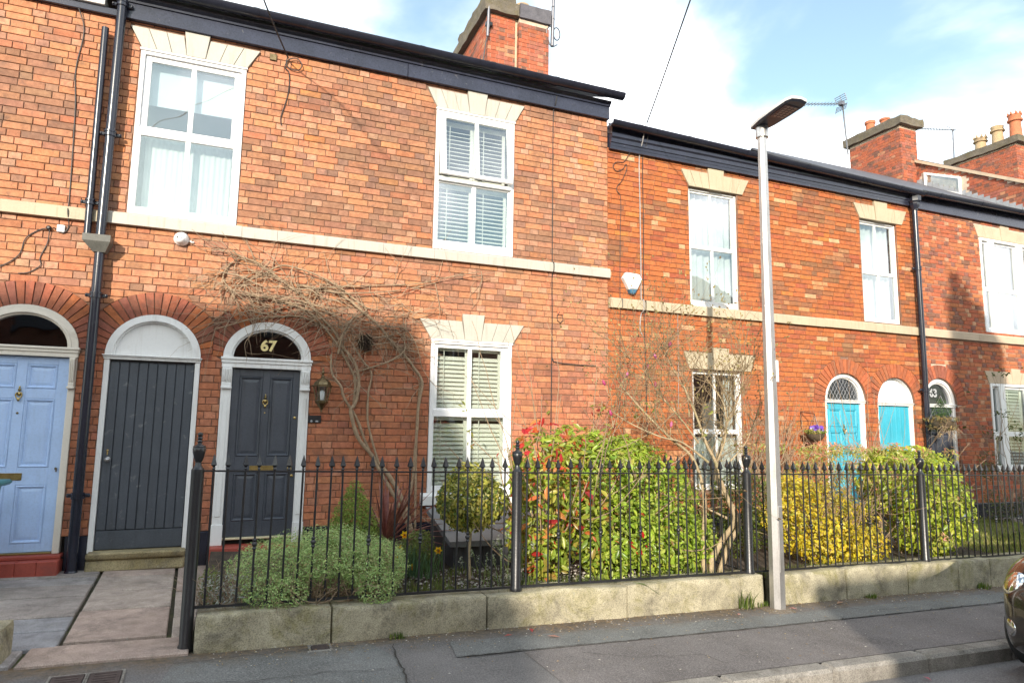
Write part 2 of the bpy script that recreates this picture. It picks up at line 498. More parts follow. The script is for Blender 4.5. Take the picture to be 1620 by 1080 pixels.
M['kerb'] = stone_mat("kerb_stone", (0.30,0.28,0.25), moss=(0.2,0.18,0.14), moss_amt=0.35)
M['flag_grey'] = stone_mat("grey_flagstone", (0.41,0.385,0.375), dark=(0.20,0.185,0.18), moss=(0.28,0.255,0.21), moss_amt=0.35, fine_sc=160)
M['flag_pink'] = stone_mat("pinkish_flagstone", (0.51,0.40,0.34), dark=(0.27,0.22,0.19), moss=(0.35,0.29,0.21), moss_amt=0.3, fine_sc=160)
M['soil'] = plain("dark_soil", (0.075,0.055,0.038), 0.95, 0.4, 9, 60, 0.8, 0.02)
M['joint'] = plain("mossy_joint", (0.055,0.05,0.03), 0.95, 0.4, 9, 60, 0.6, 0.01, stain=(0.07,0.10,0.02), stain_at=(0.5,0.7))
M['asphalt'] = asphalt_mat("pavement_asphalt", (0.195,0.186,0.178), edge=-2.77)
M['asphalt_new'] = asphalt_mat("newer_asphalt_strip", (0.19,0.174,0.166), stone=(0.34,0.315,0.30), scale=230)
M['asphalt_green'] = asphalt_mat("greenish_asphalt_patch", (0.195,0.20,0.19), stone=(0.30,0.31,0.30), edge=-2.77)
M['asphalt_dirty'] = asphalt_mat("asphalt_with_leaf_dirt", (0.18,0.145,0.105), dust=(0.24,0.165,0.085), dust_at=(0.42,0.66))
M['road'] = asphalt_mat("road_asphalt", (0.22,0.208,0.20), scale=120)
M['cover'] = plain("rusty_cover_iron", (0.075,0.055,0.05), 0.7, 0.3, 12, 90, 0.4, 0.006)
M['galv'] = plain("galvanised_steel", (0.52,0.51,0.50), 0.42, 0.10, 5, 60, 0.1, metal=0.8, streak=0.5, stain=(0.42,0.39,0.34), stain_at=(0.6,0.8))
M['lamp_dark'] = plain("lamp_underside", (0.035,0.040,0.060), 0.35, 0.2, 8, 60, 0.1)
M['lamp_lens'] = plain("lamp_lens_strip", (0.09,0.065,0.08), 0.2, 0.2, 30, 120, 0.3)
M['lamp_top'] = plain("lamp_top_shell", (0.62,0.60,0.58), 0.4, 0.05, 5, 60, 0.05)
M['glass'] = glass_mat("window_glass", refl=0.09)
M['glass_sky'] = glass_mat("window_glass_bright", refl=0.16)
M['fanglass'] = glass_mat("fanlight_glass", tint=(0.6,0.62,0.65), refl=0.04)
M['room'] = plain("room_wall", (0.32,0.30,0.27), 0.9, 0.05, 3, 30, 0.0)
M['curtain'] = plain("white_curtain", (0.60,0.61,0.58), 0.9, 0.03, 4, 60, 0.05)
M['blindfab'] = plain("pale_roller_blind", (0.62,0.68,0.70), 0.8, 0.03, 4, 60, 0.05)
M['slat'] = plain("white_blind_slat", (0.78,0.76,0.66), 0.5, 0.03, 4, 60, 0.0)
M['gold'] = plain("gold_numeral", (0.80,0.66,0.30), 0.35, 0.08, 20, 60, 0.0)
M['numwhite'] = plain("white_numeral", (0.36,0.37,0.38), 0.5, 0.05, 20, 60, 0.0)
M['cable_dark'] = plain("dark_cable", (0.03,0.028,0.028), 0.6, 0.2, 10, 60, 0.0)
M['cable_grey'] = plain("grey_cable", (0.33,0.31,0.30), 0.6, 0.2, 10, 60, 0.0)
M['plastic_white'] = plain("white_plastic", (0.78,0.78,0.78), 0.35, 0.03, 5, 50, 0.0)
M['plastic_grey'] = plain("slate_grey_plastic", (0.085,0.10,0.125), 0.35, 0.1, 5, 50, 0.05)
M['plastic_dark'] = plain("dark_plastic", (0.015,0.016,0.018), 0.35, 0.2, 5, 50, 0.05)
M['box_side'] = plain("dark_grey_timber", (0.055,0.058,0.066), 0.6, 0.15, 6, 60, 0.2)
M['box_lid'] = plain("weathered_grey_lid", (0.17,0.18,0.19), 0.55, 0.1, 6, 60, 0.15)
M['bark'] = plain("vine_bark", (0.33,0.235,0.15), 0.9, 0.25, 16, 70, 0.5, 0.006)
M['magtwig'] = plain("magnolia_twig", (0.27,0.20,0.115), 0.9, 0.3, 14, 70, 0.2)
M['twig'] = plain("grey_brown_twig", (0.34,0.25,0.165), 0.9, 0.3, 12, 70, 0.2)
M['magbark'] = plain("pale_magnolia_bark", (0.40,0.31,0.19), 0.85, 0.2, 14, 70, 0.35, 0.005, stain=(0.22,0.22,0.1), stain_at=(0.56,0.72))
M['stem_green'] = plain("green_stem", (0.14,0.20,0.05), 0.6, 0.2, 10, 60, 0.0)
M['leaf'] = leaf_mat("leaf")
M['leaf_matt'] = leaf_mat("matt_leaf", 0.75, 0.35, 0.25)
M['leaf_gloss'] = leaf_mat("glossy_leaf", 0.32, 0.52, 0.55)
M['petal'] = leaf_mat("petal", 0.6, 0.4, 0.2)
M['teal_plastic'] = plain("teal_bin_plastic", (0.02,0.16,0.15), 0.4, 0.1, 5, 60, 0.05)
M['car_paint'] = plain("dark_brown_car_paint", (0.028,0.022,0.018), 0.18, 0.1, 3, 60, 0.0, coat=0.8)
M['car_chrome'] = plain("chrome", (0.7,0.7,0.7), 0.12, 0.05, 5, 60, 0.0, metal=1.0)
M['tyre'] = plain("tyre_rubber", (0.02,0.02,0.02), 0.85, 0.2, 9, 60, 0.2)
M['terracotta'] = plain("terracotta", (0.46,0.15,0.07), 0.8, 0.18, 9, 60, 0.3, stain=(0.25,0.15,0.1), stain_at=(0.6,0.75))
M['buffpot'] = plain("buff_clay_pot", (0.40,0.29,0.17), 0.85, 0.2, 7, 60, 0.3, stain=(0.14,0.11,0.09), stain_at=(0.55,0.7))
M['alu'] = plain("aerial_aluminium", (0.20,0.20,0.22), 0.45, 0.1, 9, 60, 0.0, metal=0.8)
M['gravel'] = leaf_mat("gravel_stone", 0.9, 0.0, 0.2)
M['ground_far'] = plain("ground_earth", (0.12,0.11,0.09), 0.95, 0.2, 1, 30, 0.0)
M['opp_brick'] = None
# ------------------------------------------------------------------ the ground: a street falling gently to the right
SL = -0.0184
def gz(x): return 0.035 + SL * x
def sheet(name, mat, pts, dz=0.0, kind='structure', zf=None):
    mb = MB(); zf = zf or (lambda x, y: gz(x) + dz)
    mb.add([(x, y, zf(x, y)) for x, y in pts], [tuple(range(len(pts)))])
    return mb.build(name, mat, kind=kind, recalc=True)

def slab_sheet(name, mat, x0, x1, y0, y1, dz, step=2.0):
    mb = MB(); n = max(1, int((x1-x0)/step))
    for i in range(n):
        a, b = x0+(x1-x0)*i/n, x0+(x1-x0)*(i+1)/n
        mb.quad((a,y0,gz(a)+dz),(b,y0,gz(b)+dz),(b,y1,gz(b)+dz),(a,y1,gz(a)+dz))
    return mb.build(name, mat, kind='structure')

slab_sheet("ground", M['ground_far'], -400, 400, -400, 400, -0.30, 50)
slab_sheet("road", M['road'], -60, 80, -10.4, -4.31, -0.11, 20)
slab_sheet("pavement", M['asphalt'], -60, 80, -4.17, -2.74, 0.0, 20)
slab_sheet("opposite_pavement", M['asphalt'], -60, 80, -14.0, -10.4, 0.0, 20)
# pavement repairs, each a sheet 4 mm proud of the last
slab_sheet("newer_asphalt_strip", M['asphalt_new'], 2.0, 30, -4.16, -3.36, 0.004, 4)
sheet("old_asphalt_patch", M['asphalt_green'], [(-0.3,-2.95),(0.98,-2.86),(1.12,-3.3),(1.05,-3.95),(0.2,-4.0),(-0.4,-3.7)], 0.005)
sheet("greenish_asphalt_patch", M['asphalt_green'], [(1.55,-3.0),(4.6,-3.06),(9.0,-2.98),(9.0,-3.28),(4.5,-3.35),(1.5,-3.34)], 0.006)
def dirt_zone(x0, x1, seed):
    r = random.Random(seed); n = 26; pts = [(x0, -2.76), (x1, -2.76)]
    for i in range(n, -1, -1):
        x = x0+(x1-x0)*i/n
        pts.append((x, -2.88 - 0.10*r.random() - 0.05*math.sin(x*1.7)))
    sheet("leaf_dirt", M['asphalt_dirty'], pts, 0.009)

# seams and cracks in the tarmac
def crack(pts, w, seed, dz=.0135):
    r = random.Random(seed); P = []
    for (ax, ay), (bx, by) in zip(pts, pts[1:]):
        n = max(2, int(math.hypot(bx-ax, by-ay)/.06))
        for i in range(n): P.append((ax+(bx-ax)*i/n+r.gauss(0,.008), ay+(by-ay)*i/n+r.gauss(0,.010)))
    m = MB(); vs = []
    for i, (x, y) in enumerate(P):
        a, b = P[max(i-1,0)], P[min(i+1,len(P)-1)]; d = Vector((b[0]-a[0], b[1]-a[1])).normalized(); k = w*r.uniform(.35,1)/2
        vs += [(x-d.y*k, y+d.x*k, gz(x)+dz), (x+d.y*k, y-d.x*k, gz(x)+dz)]
    m.add(vs, [(2*i, 2*i+1, 2*i+3, 2*i+2) for i in range(len(P)-1)])
    m.build("pavement_crack", M['crack'], kind='structure', recalc=True)
M['crack'] = plain("crack_dirt", (0.045,0.040,0.035), .95, .3, 20, 90, .3)
crack([(1.5,-3.35),(3.0,-3.36),(4.5,-3.36),(7.0,-3.33),(9.0,-3.29)], .014, 1)
crack([(1.12,-2.95),(1.10,-3.3),(1.06,-3.9)], .014, 2)
crack([(5.3,-2.95),(5.55,-3.15),(5.9,-3.22),(6.3,-3.2)], .008, 3)
crack([(-.3,-2.97),(.3,-2.93),(.95,-2.9)], .010, 4)
crack([(2.4,-3.5),(2.7,-3.72),(3.2,-3.8),(3.3,-4.1)], .007, 5)
crack([(-.45,-3.3),(.1,-3.42),(.7,-3.40),(1.05,-3.45)], .008, 6)

# kerb of separate stones
kerb = thing("kerb", (3.0, -4.24, gz(3)-0.11), None, None)
kerb["kind"] = 'structure'
x = -7.0; k = 0
while x < 16:
    L = 0.88 + 0.1*RNG.random()
    mb = MB(); mb.box(x+0.004, x+L-0.004, -4.31+RNG.uniform(-.004,.004), -4.155, -0.16, 0.008+RNG.uniform(-.003,.003), 0.022)
    mb.v = [(a, b, c+gz(a)) for a, b, c in mb.v]
    mb.build("kerb_stone", M['kerb'], kerb, smooth=35); x += L

# forecourt of flagstones in front of the doors
def fz(x, y): return gz(x) + 0.02 + (y+2.77)*0.016
mb = MB(); mb.add([(x, y, fz(x, y)-0.028) for x, y in [(-6.6,-2.79),(-0.2,-2.79),(-0.2,0.02),(-6.6,0.02)]], [(0,1,2,3)])
fore = mb.build("forecourt_path", M['joint'], kind='structure')
def flag(x0, x1, y0, y1, mat, skew=0.0, skr=None):
    g = 0.013; r = RNG; skr = skew if skr is None else skr
    mat = mat[r.randrange(len(mat))]
    c = [(x0+g+r.uniform(0,.006)+skew*(y0+1.4), y0+g+r.uniform(0,.006)), (x1-g-r.uniform(0,.006)+skr*(y0+1.4), y0+g+r.uniform(0,.006)),
         (x1-g-r.uniform(0,.006)+skr*(y1+1.4), y1-g-r.uniform(0,.006)), (x0+g+r.uniform(0,.006)+skew*(y1+1.4), y1-g-r.uniform(0,.006))]
    dz = r.uniform(-.004,.005); b = 0.008
    cx = sum(p[0] for p in c)/4; cyy = sum(p[1] for p in c)/4
    inn = [(p[0]+b*(1 if cx > p[0] else -1), p[1]+b*(1 if cyy > p[1] else -1)) for p in c]
    m = MB(); vs = [(*p, fz(*p)-0.03) for p in c] + [(*p, fz(*p)-0.006+dz) for p in c] + [(*p, fz(*p)+dz) for p in inn]
    fs = [(8,9,10,11)]
    for i in range(4):
        j = (i+1) % 4
        fs += [(i,j,4+j,4+i), (4+i,4+j,8+j,8+i)]
    m.add(vs, fs); m.build("flagstone", mat, fore)
FG = [M['flag_grey'], stone_mat("brownish_flagstone", (0.39,0.345,0.315), dark=(0.20,0.175,0.16), moss=(0.27,0.24,0.19), moss_amt=0.35, fine_sc=160), stone_mat("bluish_flagstone", (0.37,0.37,0.385), dark=(0.19,0.185,0.19), moss=(0.26,0.25,0.22), moss_amt=0.3, fine_sc=160)]
FP = [M['flag_pink'], stone_mat("buff_flagstone", (0.51,0.43,0.37), dark=(0.26,0.22,0.19), moss=(0.34,0.29,0.21), moss_amt=0.3, fine_sc=160)]
ys = [0.0,-0.30,-0.62,-1.05,-1.68,-2.05,-2.46]
for a, b in zip(ys, ys[1:]):
    xs = [-1.10,-2.05+RNG.uniform(-.1,.1),-2.95,-3.9,-4.8,-5.7,-6.5]
    for p, q in zip(xs, xs[1:]): flag(q, p, b, a, FG, -0.055)
ys = [0.0,-0.34,-0.92,-1.55,-2.36]
for a, b in zip(ys, ys[1:]): flag(-1.10, -0.43, b, a, FP, -0.055)
for a, b in zip([0.0,-1.05,-1.9,-2.42],[-1.05,-1.9,-2.42]): flag(-0.43, -0.205, b, a, FP, -0.055, 0.0)
flag(-1.22, -0.205, -2.80, -2.40, FP[:1])
flag(-2.6, -1.22, -2.79, -2.46, FG)

# garden beds behind the wall
def bz(x, y): return 0.215 - 0.0118*x + 0.02*(y+2.5)
def bed(name, mat, x0, x1, y0, y1, dz=0.0):
    m = MB(); nx, ny = 14, 8; r = random.Random(name)
    P = {}
    for i in range(nx+1):
        for j in range(ny+1):
            a, b = x0+(x1-x0)*i/nx, y0+(y1-y0)*j/ny
            P[i,j] = (a, b, bz(a,b)+dz+r.uniform(-.012,.012))
    for i in range(nx):
        for j in range(ny): m.quad(P[i,j],P[i+1,j],P[i+1,j+1],P[i,j+1])
    return m.build(name, mat, kind='structure', smooth=60)
bed("garden_bed", M['soil'], -0.19, 4.6, -2.53, 0.02)
bed("garden_bed", M['soil'], 4.62, 8.9, -2.53, 0.02)
lawn_ground = bed("lawn_ground", plain("lawn_earth", (0.16,0.15,0.055), 0.95, 0.3, 5, 60, 0.5), 8.9, 12.3, -2.53, 0.02)
m = MB(); m.add([(x, y, bz(x,y)+0.02) for x, y in [(11.0,-2.5),(13.8,-2.5),(14.2,0.0),(12.4,0.0),(12.0,-0.9),(11.4,-1.6)]], [tuple(range(6))])
m.build("garden_path", plain("garden_path_paving", (0.30,0.25,0.23), 0.9, 0.15, 5, 60, 0.3), kind='structure')

# ------------------------------------------------------------------ brickwork
def perspz(z, y): return 1.6 + (z-1.6)*(8+y)/8
CAMP = np.array([0.0,-8.0,1.6])

UNIT = {}
def unit_brick(var):
    """a brick one unit long and one high; front face at y=0 with worn arrises"""
    if var in UNIT: return UNIT[var]
    r = random.Random(50+var)
    e = 0.016; ez = 0.05; d = 0.004
    def j(s): return r.uniform(-s, s)
    vs = [(-.5,d,-.5),(.5,d,-.5),(.5,d,.5),(-.5,d,.5)]
    vs += [(-.5+e+j(.006), j(.001), -.5+ez+j(.02)), (.5-e+j(.006), j(.001), -.5+ez+j(.02)),
           (.5-e+j(.006), j(.001), .5-ez+j(.02)), (-.5+e+j(.006), j(.001), .5-ez+j(.02))]
    vs += [(-.5,.11,-.5),(.5,.11,-.5),(.5,.11,.5),(-.5,.11,.5)]
    fs = [(4,5,6,7)]
    for i in range(4):
        k = (i+1) % 4
        fs += [(i,k,4+k,4+i), (8+i,8+k,k,i)]
    me = bpy.data.meshes.new("brick"); me.from_pydata(vs, [], fs)
    me.materials.append(M['brick_obj'])
    UNIT[var] = me
    return me

def brick_wall(house, x0, x1, z0, z1, course, blocked, holes, palette, seed, mortar, nparts=300, visible=None, S=0.246, H=0.122, bond='flemish', y=0.0):
    """lays bricks course by course round the openings; the largest in view become parts, the rest one mesh"""
    r = random.Random(seed)
    whole = []; cut = []; mort = MB()
    nc = int(round((z1-z0)/course)); course = (z1-z0)/nc
    jt = 0.0078
    for i in range(nc):
        zb, zt = z0+i*course, z0+(i+1)*course
        zm = (zb+zt)/2
        bb, bt, bm_ = blocked(zb+.002), blocked(zt-.002), blocked(zm)
        iv = []
        for key in set(bb) | set(bt):
            if key in bb and key in bt: iv.append((bb[key][0], bb[key][1], bt[key][0], bt[key][1]))
            elif key in bm_:
                q = bm_[key]; iv.append((q[0], q[1], q[0], q[1]))
        iv.sort()
        merged = []
        for q in iv:
            if merged and q[0] < merged[-1][1] + .012:
                p = merged[-1]; merged[-1] = (p[0], max(p[1],q[1]), min(p[2],q[2]), max(p[3],q[3]))
            else: merged.append(q)
        free = []; cb = ct = x0
        for a, b, c, d in merged:
            if a - cb > 0.01 or c - ct > 0.01: free.append((cb, max(cb,a), ct, max(ct,c), cb > x0, True))
            cb, ct = max(cb,b), max(ct,d)
        if x1 - cb > 0.01: free.append((cb, x1, ct, x1, cb > x0, False))
        for fb0, fb1, ft0, ft1, e0, e1 in free:
            for on, pb, pt, s in ((e0, fb0, ft0, 1), (e1, fb1, ft1, -1)):
                if on: mort.quad((pb+.005*s,y+.011,zb),(pt+.005*s,y+.011,zt),(pt+.005*s,y+.118,zt),(pb+.005*s,y+.118,zb))
        # bed of mortar behind the course, with nothing but the real openings left out
        for q in range(3):
            za, zc = zb+(zt-zb)*q/3, zb+(zt-zb)*(q+1)/3
            h0, h1, hm = holes(za+.0005), holes(zc-.0005), holes((za+zc)/2)
            hv = []
            for key in set(h0) | set(h1):
                if key in h0 and key in h1: hv.append((*h0[key], *h1[key]))
                elif key in hm: hv.append((*hm[key], *hm[key]))
            hv.sort(); cb = ct = x0
            for a, b, c, d in hv+[(x1, x1, x1, x1)]:
                if a > cb+.001 or c > ct+.001: mort.quad((cb,y+.011,za),(max(cb,a),y+.011,za),(max(ct,c),y+.011,zc),(ct,y+.011,zc))
                cb, ct = max(cb,b), max(ct,d)
        # units of this course
        P = S+H
        if bond == 'flemish': seq = ['S','H']; off = (i % 2)*P/2
        else: seq = ['S','S','H'] if i % 2 else ['S','S','S','H']; off = (i*0.618 % 1)*0.9
        x = x0 - off - 0.3*((seed*7) % 3) ; k = 0
        while x < x1:
            kind = seq[k % len(seq)]; k += 1
            if bond == 'flemish' and r.random() < .10: kind = 'H' if kind == 'S' else 'S'
            L = (S if kind == 'S' else H) + r.uniform(-.007,.007)
            a, b = x+jt/2, x+L-jt/2; x += L
            if b < x0 or a > x1: continue
            for fb0, fb1, ft0, ft1, e0, e1 in free:
                lb, lt = max(a, fb0+(.003 if e0 else 0)), max(a, ft0+(.003 if e0 else 0))
                rb, rt = min(b, fb1-(.003 if e1 else 0)), min(b, ft1-(.003 if e1 else 0))
                if rb-lb < .012 and rt-lt < .012: continue
                rb, rt = max(rb, lb+.002), max(rt, lt+.002)
                full = lb == lt == a and rb == rt == b
                mid = (min(a,lb)+max(b,rb))/2
                col = palette(kind, (lb+rb)/2, zm, r)
                yo = y + r.uniform(-.0035,.0025)
                dzb = r.uniform(-.0015,.0015)
                rec = (lb, rb, lt, rt, zb+jt/2+dzb, zt-jt/2+dzb, col, yo)
                (whole if full else cut).append(rec)
    def score(q):
        c = np.array([(q[0]+q[1])/2, 0, (q[4]+q[5])/2])
        d = np.linalg.norm(c-CAMP)
        return (8.0/d)/d**2*(q[1]-q[0])*(1.0 if visible is None or visible(c[0], c[2]) else 0.0)
    whole.sort(key=score, reverse=True)
    parts, rest = whole[:nparts], whole[nparts:]+cut
    base = org(house)
    for q in parts:
        o = bpy.data.objects.new("brick", unit_brick(r.randrange(6)))
        o.scale = (q[1]-q[0], 1, q[5]-q[4])
        o.location = tuple(np.array([(q[0]+q[1])/2, q[7], (q[4]+q[5])/2]) - base)
        o.color = (*q[6], 1)
        o.parent = house
        COL.objects.link(o)
    n = len(rest)
    V = np.zeros((n, 12, 3))
    e, ez = 0.0035, 0.0035
    for k, (lb, rb, lt, rt, zb, zt, col, yo) in enumerate(rest):
        w = min(e, (rb-lb)*.3, (rt-lt)*.3)
        V[k] = [(lb,yo+.004,zb),(rb,yo+.004,zb),(rt,yo+.004,zt),(lt,yo+.004,zt),
                (lb+w,yo,zb+ez),(rb-w,yo,zb+ez),(rt-w,yo,zt-ez),(lt+w,yo,zt-ez),
                (lb,yo+.11,zb),(rb,yo+.11,zb),(rt,yo+.11,zt),(lt,yo+.11,zt)]
    F = [(4,5,6,7)]
    for i in range(4):
        k = (i+1) % 4
        F += [(i,k,4+k,4+i), (8+i,8+k,k,i)]
    F = np.array(F)
    faces = (F[None] + (np.arange(n)*12)[:,None,None]).reshape(-1, 4)
    me = bpy.data.meshes.new("brickwork")
    me.from_pydata((V.reshape(-1,3)-base).tolist(), [], faces.tolist())
    at = me.color_attributes.new("Col", 'FLOAT_COLOR', 'CORNER')
    cols = np.array([(*q[6], 1.0) for q in rest], dtype=np.float32)
    at.data.foreach_set("color", np.repeat(cols, len(F)*4, axis=0).ravel())
    me.materials.append(M['brick_attr'])
    ob = bpy.data.objects.new("brickwork", me); COL.objects.link(ob)
    ob.parent = house; ob["kind"] = 'stuff'
    mort.build("wall", mortar, house)

def mixc(a, b, t): return tuple(a[i]*(1-t)+b[i]*t for i in range(3))
def jit(c, r, s=0.12):
    k = 1 + r.uniform(-s, s)
    return tuple(max(0.01, min(0.9, v*k*(1+r.uniform(-s*.35, s*.35)))) for v in c)

def pal_salmon(kind, x, z, r):
    """mixed salmon brick with pale headers and fire-dark patches (the middle house)"""
    dark = float(vnoise(x*0.75, z*1.5, 5)) + 0.5*float(vnoise(x*2.1, z*3.9, 6))
    u = r.random()
    if kind == 'H':
        if u < .20: c = (0.52,0.285,0.185)
        elif u < .48: c = (0.52,0.255,0.15)
        elif u < .68: c = (0.36,0.195,0.13)
        else: c = (0.50,0.21,0.115)
    else:
        if u < .16: c = (0.52,0.24,0.14)
        elif u < .28: c = (0.46,0.185,0.098)
        elif u < .295: c = (0.53,0.22,0.085)
        elif u < .40: c = (0.39,0.19,0.12)
        else: c = (0.50,0.232,0.122)
    if dark + r.uniform(-.28,.28) > .97: c = mixc(c, (0.23,0.135,0.095), r.uniform(.3,.85))
    if z < 2.5: c = mixc(c, (0.46,0.145,0.078), 0.42)  # shade on the lower wall put into the brick colour as a redder mix
    return jit(c, r, .11)

def pal_orange(kind, x, z, r):
    """strong orange brick with scattered sooty and pale replaced bricks"""
    dark = float(vnoise(x*0.9, z*1.7, 15)) + 0.6*float(vnoise(x*2.6, z*4.5, 16))
    u = r.random()
    if u < .022: c = (0.58,0.34,0.19)
    elif u < .10: c = (0.52,0.24,0.11)
    elif u < .30: c = (0.37,0.11,0.052)
    elif u < .33: c = (0.46,0.175,0.05)
    else: c = (0.445,0.145,0.052)
    if dark + r.uniform(-.25,.25) > 1.0: c = mixc(c, (0.21,0.12,0.07), r.uniform(.3,.8))
    return jit(c, r, .10)

def pal_red(kind, x, z, r):
    u = r.random()
    if kind == 'H':
        c = (0.25,0.115,0.085) if u < .42 else (0.46,0.17,0.085) if u < .8 else (0.52,0.28,0.17)
    else:
        c = (0.24,0.115,0.075) if u < .12 else (0.47,0.165,0.075) if u < .5 else (0.42,0.125,0.065)
    return jit(c, r, .11)

def arch_half(z, zs, rx, rz):
    return rx*math.sqrt(max(0.0, 1-((z-zs)/rz)**2)) if z > zs else rx

def arch_ring(house, cx, zs, rx, rz, T, n, lim, palette, seed, y0=-0.005, y1=0.115):
    """a ring of bricks on end over a door, cut back where it meets its neighbour"""
    r = random.Random(seed)
    def pt(t):
        p = Vector((cx+rx*math.cos(t), zs+rz*math.sin(t)))
        nn = Vector((math.cos(t)/rx, math.sin(t)/rz)).normalized()
        k = T
        if nn.x > 1e-6: k = min(k, (lim[1]-p.x)/nn.x)
        if nn.x < -1e-6: k = min(k, (lim[0]-p.x)/nn.x)
        return p, p+nn*max(k, .02)
    for i in range(n):
        t0, t1 = math.pi*i/n, math.pi*(i+1)/n
        g = 0.0035/rx
        a0, b0 = pt(t0+g); a1, b1 = pt(t1-g)
        yo = y0 + r.uniform(-.002,.002)
        m = MB(); e = 0.12
        def inn(p, q): return p + (q-p)*0.03
        pts = [a0, b0, b1, a1]
        c = sum(pts, Vector((0,0)))/4
        ip = [p+(c-p)*0.055 for p in pts]
        vs = [(p.x, yo+.004, p.y) for p in pts]+[(p.x, yo, p.y) for p in ip]+[(p.x, y1, p.y) for p in pts]
        fs = [(4,5,6,7)]
        for k in range(4):
            j = (k+1) % 4
            fs += [(k,j,4+j,4+k), (8+k,8+j,j,k)]
        m.add(vs, fs)
        o = m.build("arch_brick", M['brick_obj'], house)
        o.color = (*palette(r), 1)
    m = MB()      # mortar bed behind the ring
    for i in range(n):
        a0, b0 = pt(math.pi*i/n); a1, b1 = pt(math.pi*(i+1)/n)
        m.quad((a0.x,.0105,a0.y),(b0.x,.0105,b0.y),(b1.x,.0105,b1.y),(a1.x,.0105,a1.y))
        m.quad((a0.x,.0105,a0.y),(a1.x,.0105,a1.y),(a1.x,.112,a1.y),(a0.x,.112,a0.y))
    m.build("arch_mortar", M['mortar_dark'], house)

def lintel(house, cx, z0, z1, hb, ht, kb, kt, kz, mat, y=-0.022, ky=-0.032, nside=3, zk0=None):
    """splayed stone lintel of voussoirs with a taller keystone"""
    for s in (-1, 1):
        for i in range(nside):
            f0, f1 = i/nside, (i+1)/nside
            xb0, xb1 = kb+(hb-kb)*f0, kb+(hb-kb)*f1
            xt0, xt1 = kt+(ht-kt)*f0, kt+(ht-kt)*f1
            g = 0.0022
            pts = [(cx+s*(xb0+g), z0), (cx+s*(xb1-g), z0), (cx+s*(xt1-g), z1), (cx+s*(xt0+g), z1)]
            m = MB(); voussoir_prism(m, pts, y+RNG.uniform(-.0015,.0015), 0.105)
            m.build("lintel_stone", mat, house)
    m = MB(); voussoir_prism(m, [(cx-kb, (zk0 or z0)-.004), (cx+kb, (zk0 or z0)-.004), (cx+kt, kz), (cx-kt, kz)], ky, 0.106)
    m.build("keystone", mat, house)

def voussoir_prism(m, pts, y0, y1, ch=0.004):
    c = Vector((sum(p[0] for p in pts)/len(pts), sum(p[1] for p in pts)/len(pts)))
    ip = []
    for p in pts:
        d = (c-Vector(p)); ip.append(Vector(p)+Vector((math.copysign(min(ch*1.2, abs(d.x)*.5), d.x), math.copysign(min(ch*1.2, abs(d.y)*.5), d.y))))
    n = len(pts)
    vs = [(p[0], y0+ch, p[1]) for p in pts]+[(p.x, y0, p.y) for p in ip]+[(p[0], y1, p[1]) for p in pts]
    fs = [tuple(range(n, 2*n)), tuple(range(2*n, 3*n))[::-1]]
    for k in range(n):
        j = (k+1) % n
        fs += [(k,j,n+j,n+k), (2*n+k,2*n+j,j,k)]
    m.add(vs, fs)

def room(parent, x0, x1, z0, z1, y0=0.125, depth=1.5, mat=None):
    m = MB(); y1 = y0+depth
    m.quad((x0,y1,z0),(x1,y1,z0),(x1,y1,z1),(x0,y1,z1))
    m.quad((x0,y0,z0),(x0,y1,z0),(x0,y1,z1),(x0,y0,z1)); m.quad((x1,y0,z0),(x1,y1,z0),(x1,y1,z1),(x1,y0,z1))
    m.quad((x0,y0,z0),(x1,y0,z0),(x1,y1,z0),(x0,y1,z0)); m.quad((x0,y0,z1),(x1,y0,z1),(x1,y1,z1),(x0,y1,z1))
    m.build("room_lining", mat or M['room'], parent, recalc=False)

def frame_ring(m, x0, x1, z0, z1, wl, wr, wb, wt, y0, y1, ch=0.004):
    m.box(x0, x0+wl, y0, y1, z0, z1, ch); m.box(x1-wr, x1, y0, y1, z0, z1, ch)
    m.box(x0+wl-.001, x1-wr+.001, y0+.0015, y1-.0015, z0, z0+wb, ch); m.box(x0+wl-.001, x1-wr+.001, y0+.0015, y1-.0015, z1-wt, z1, ch)

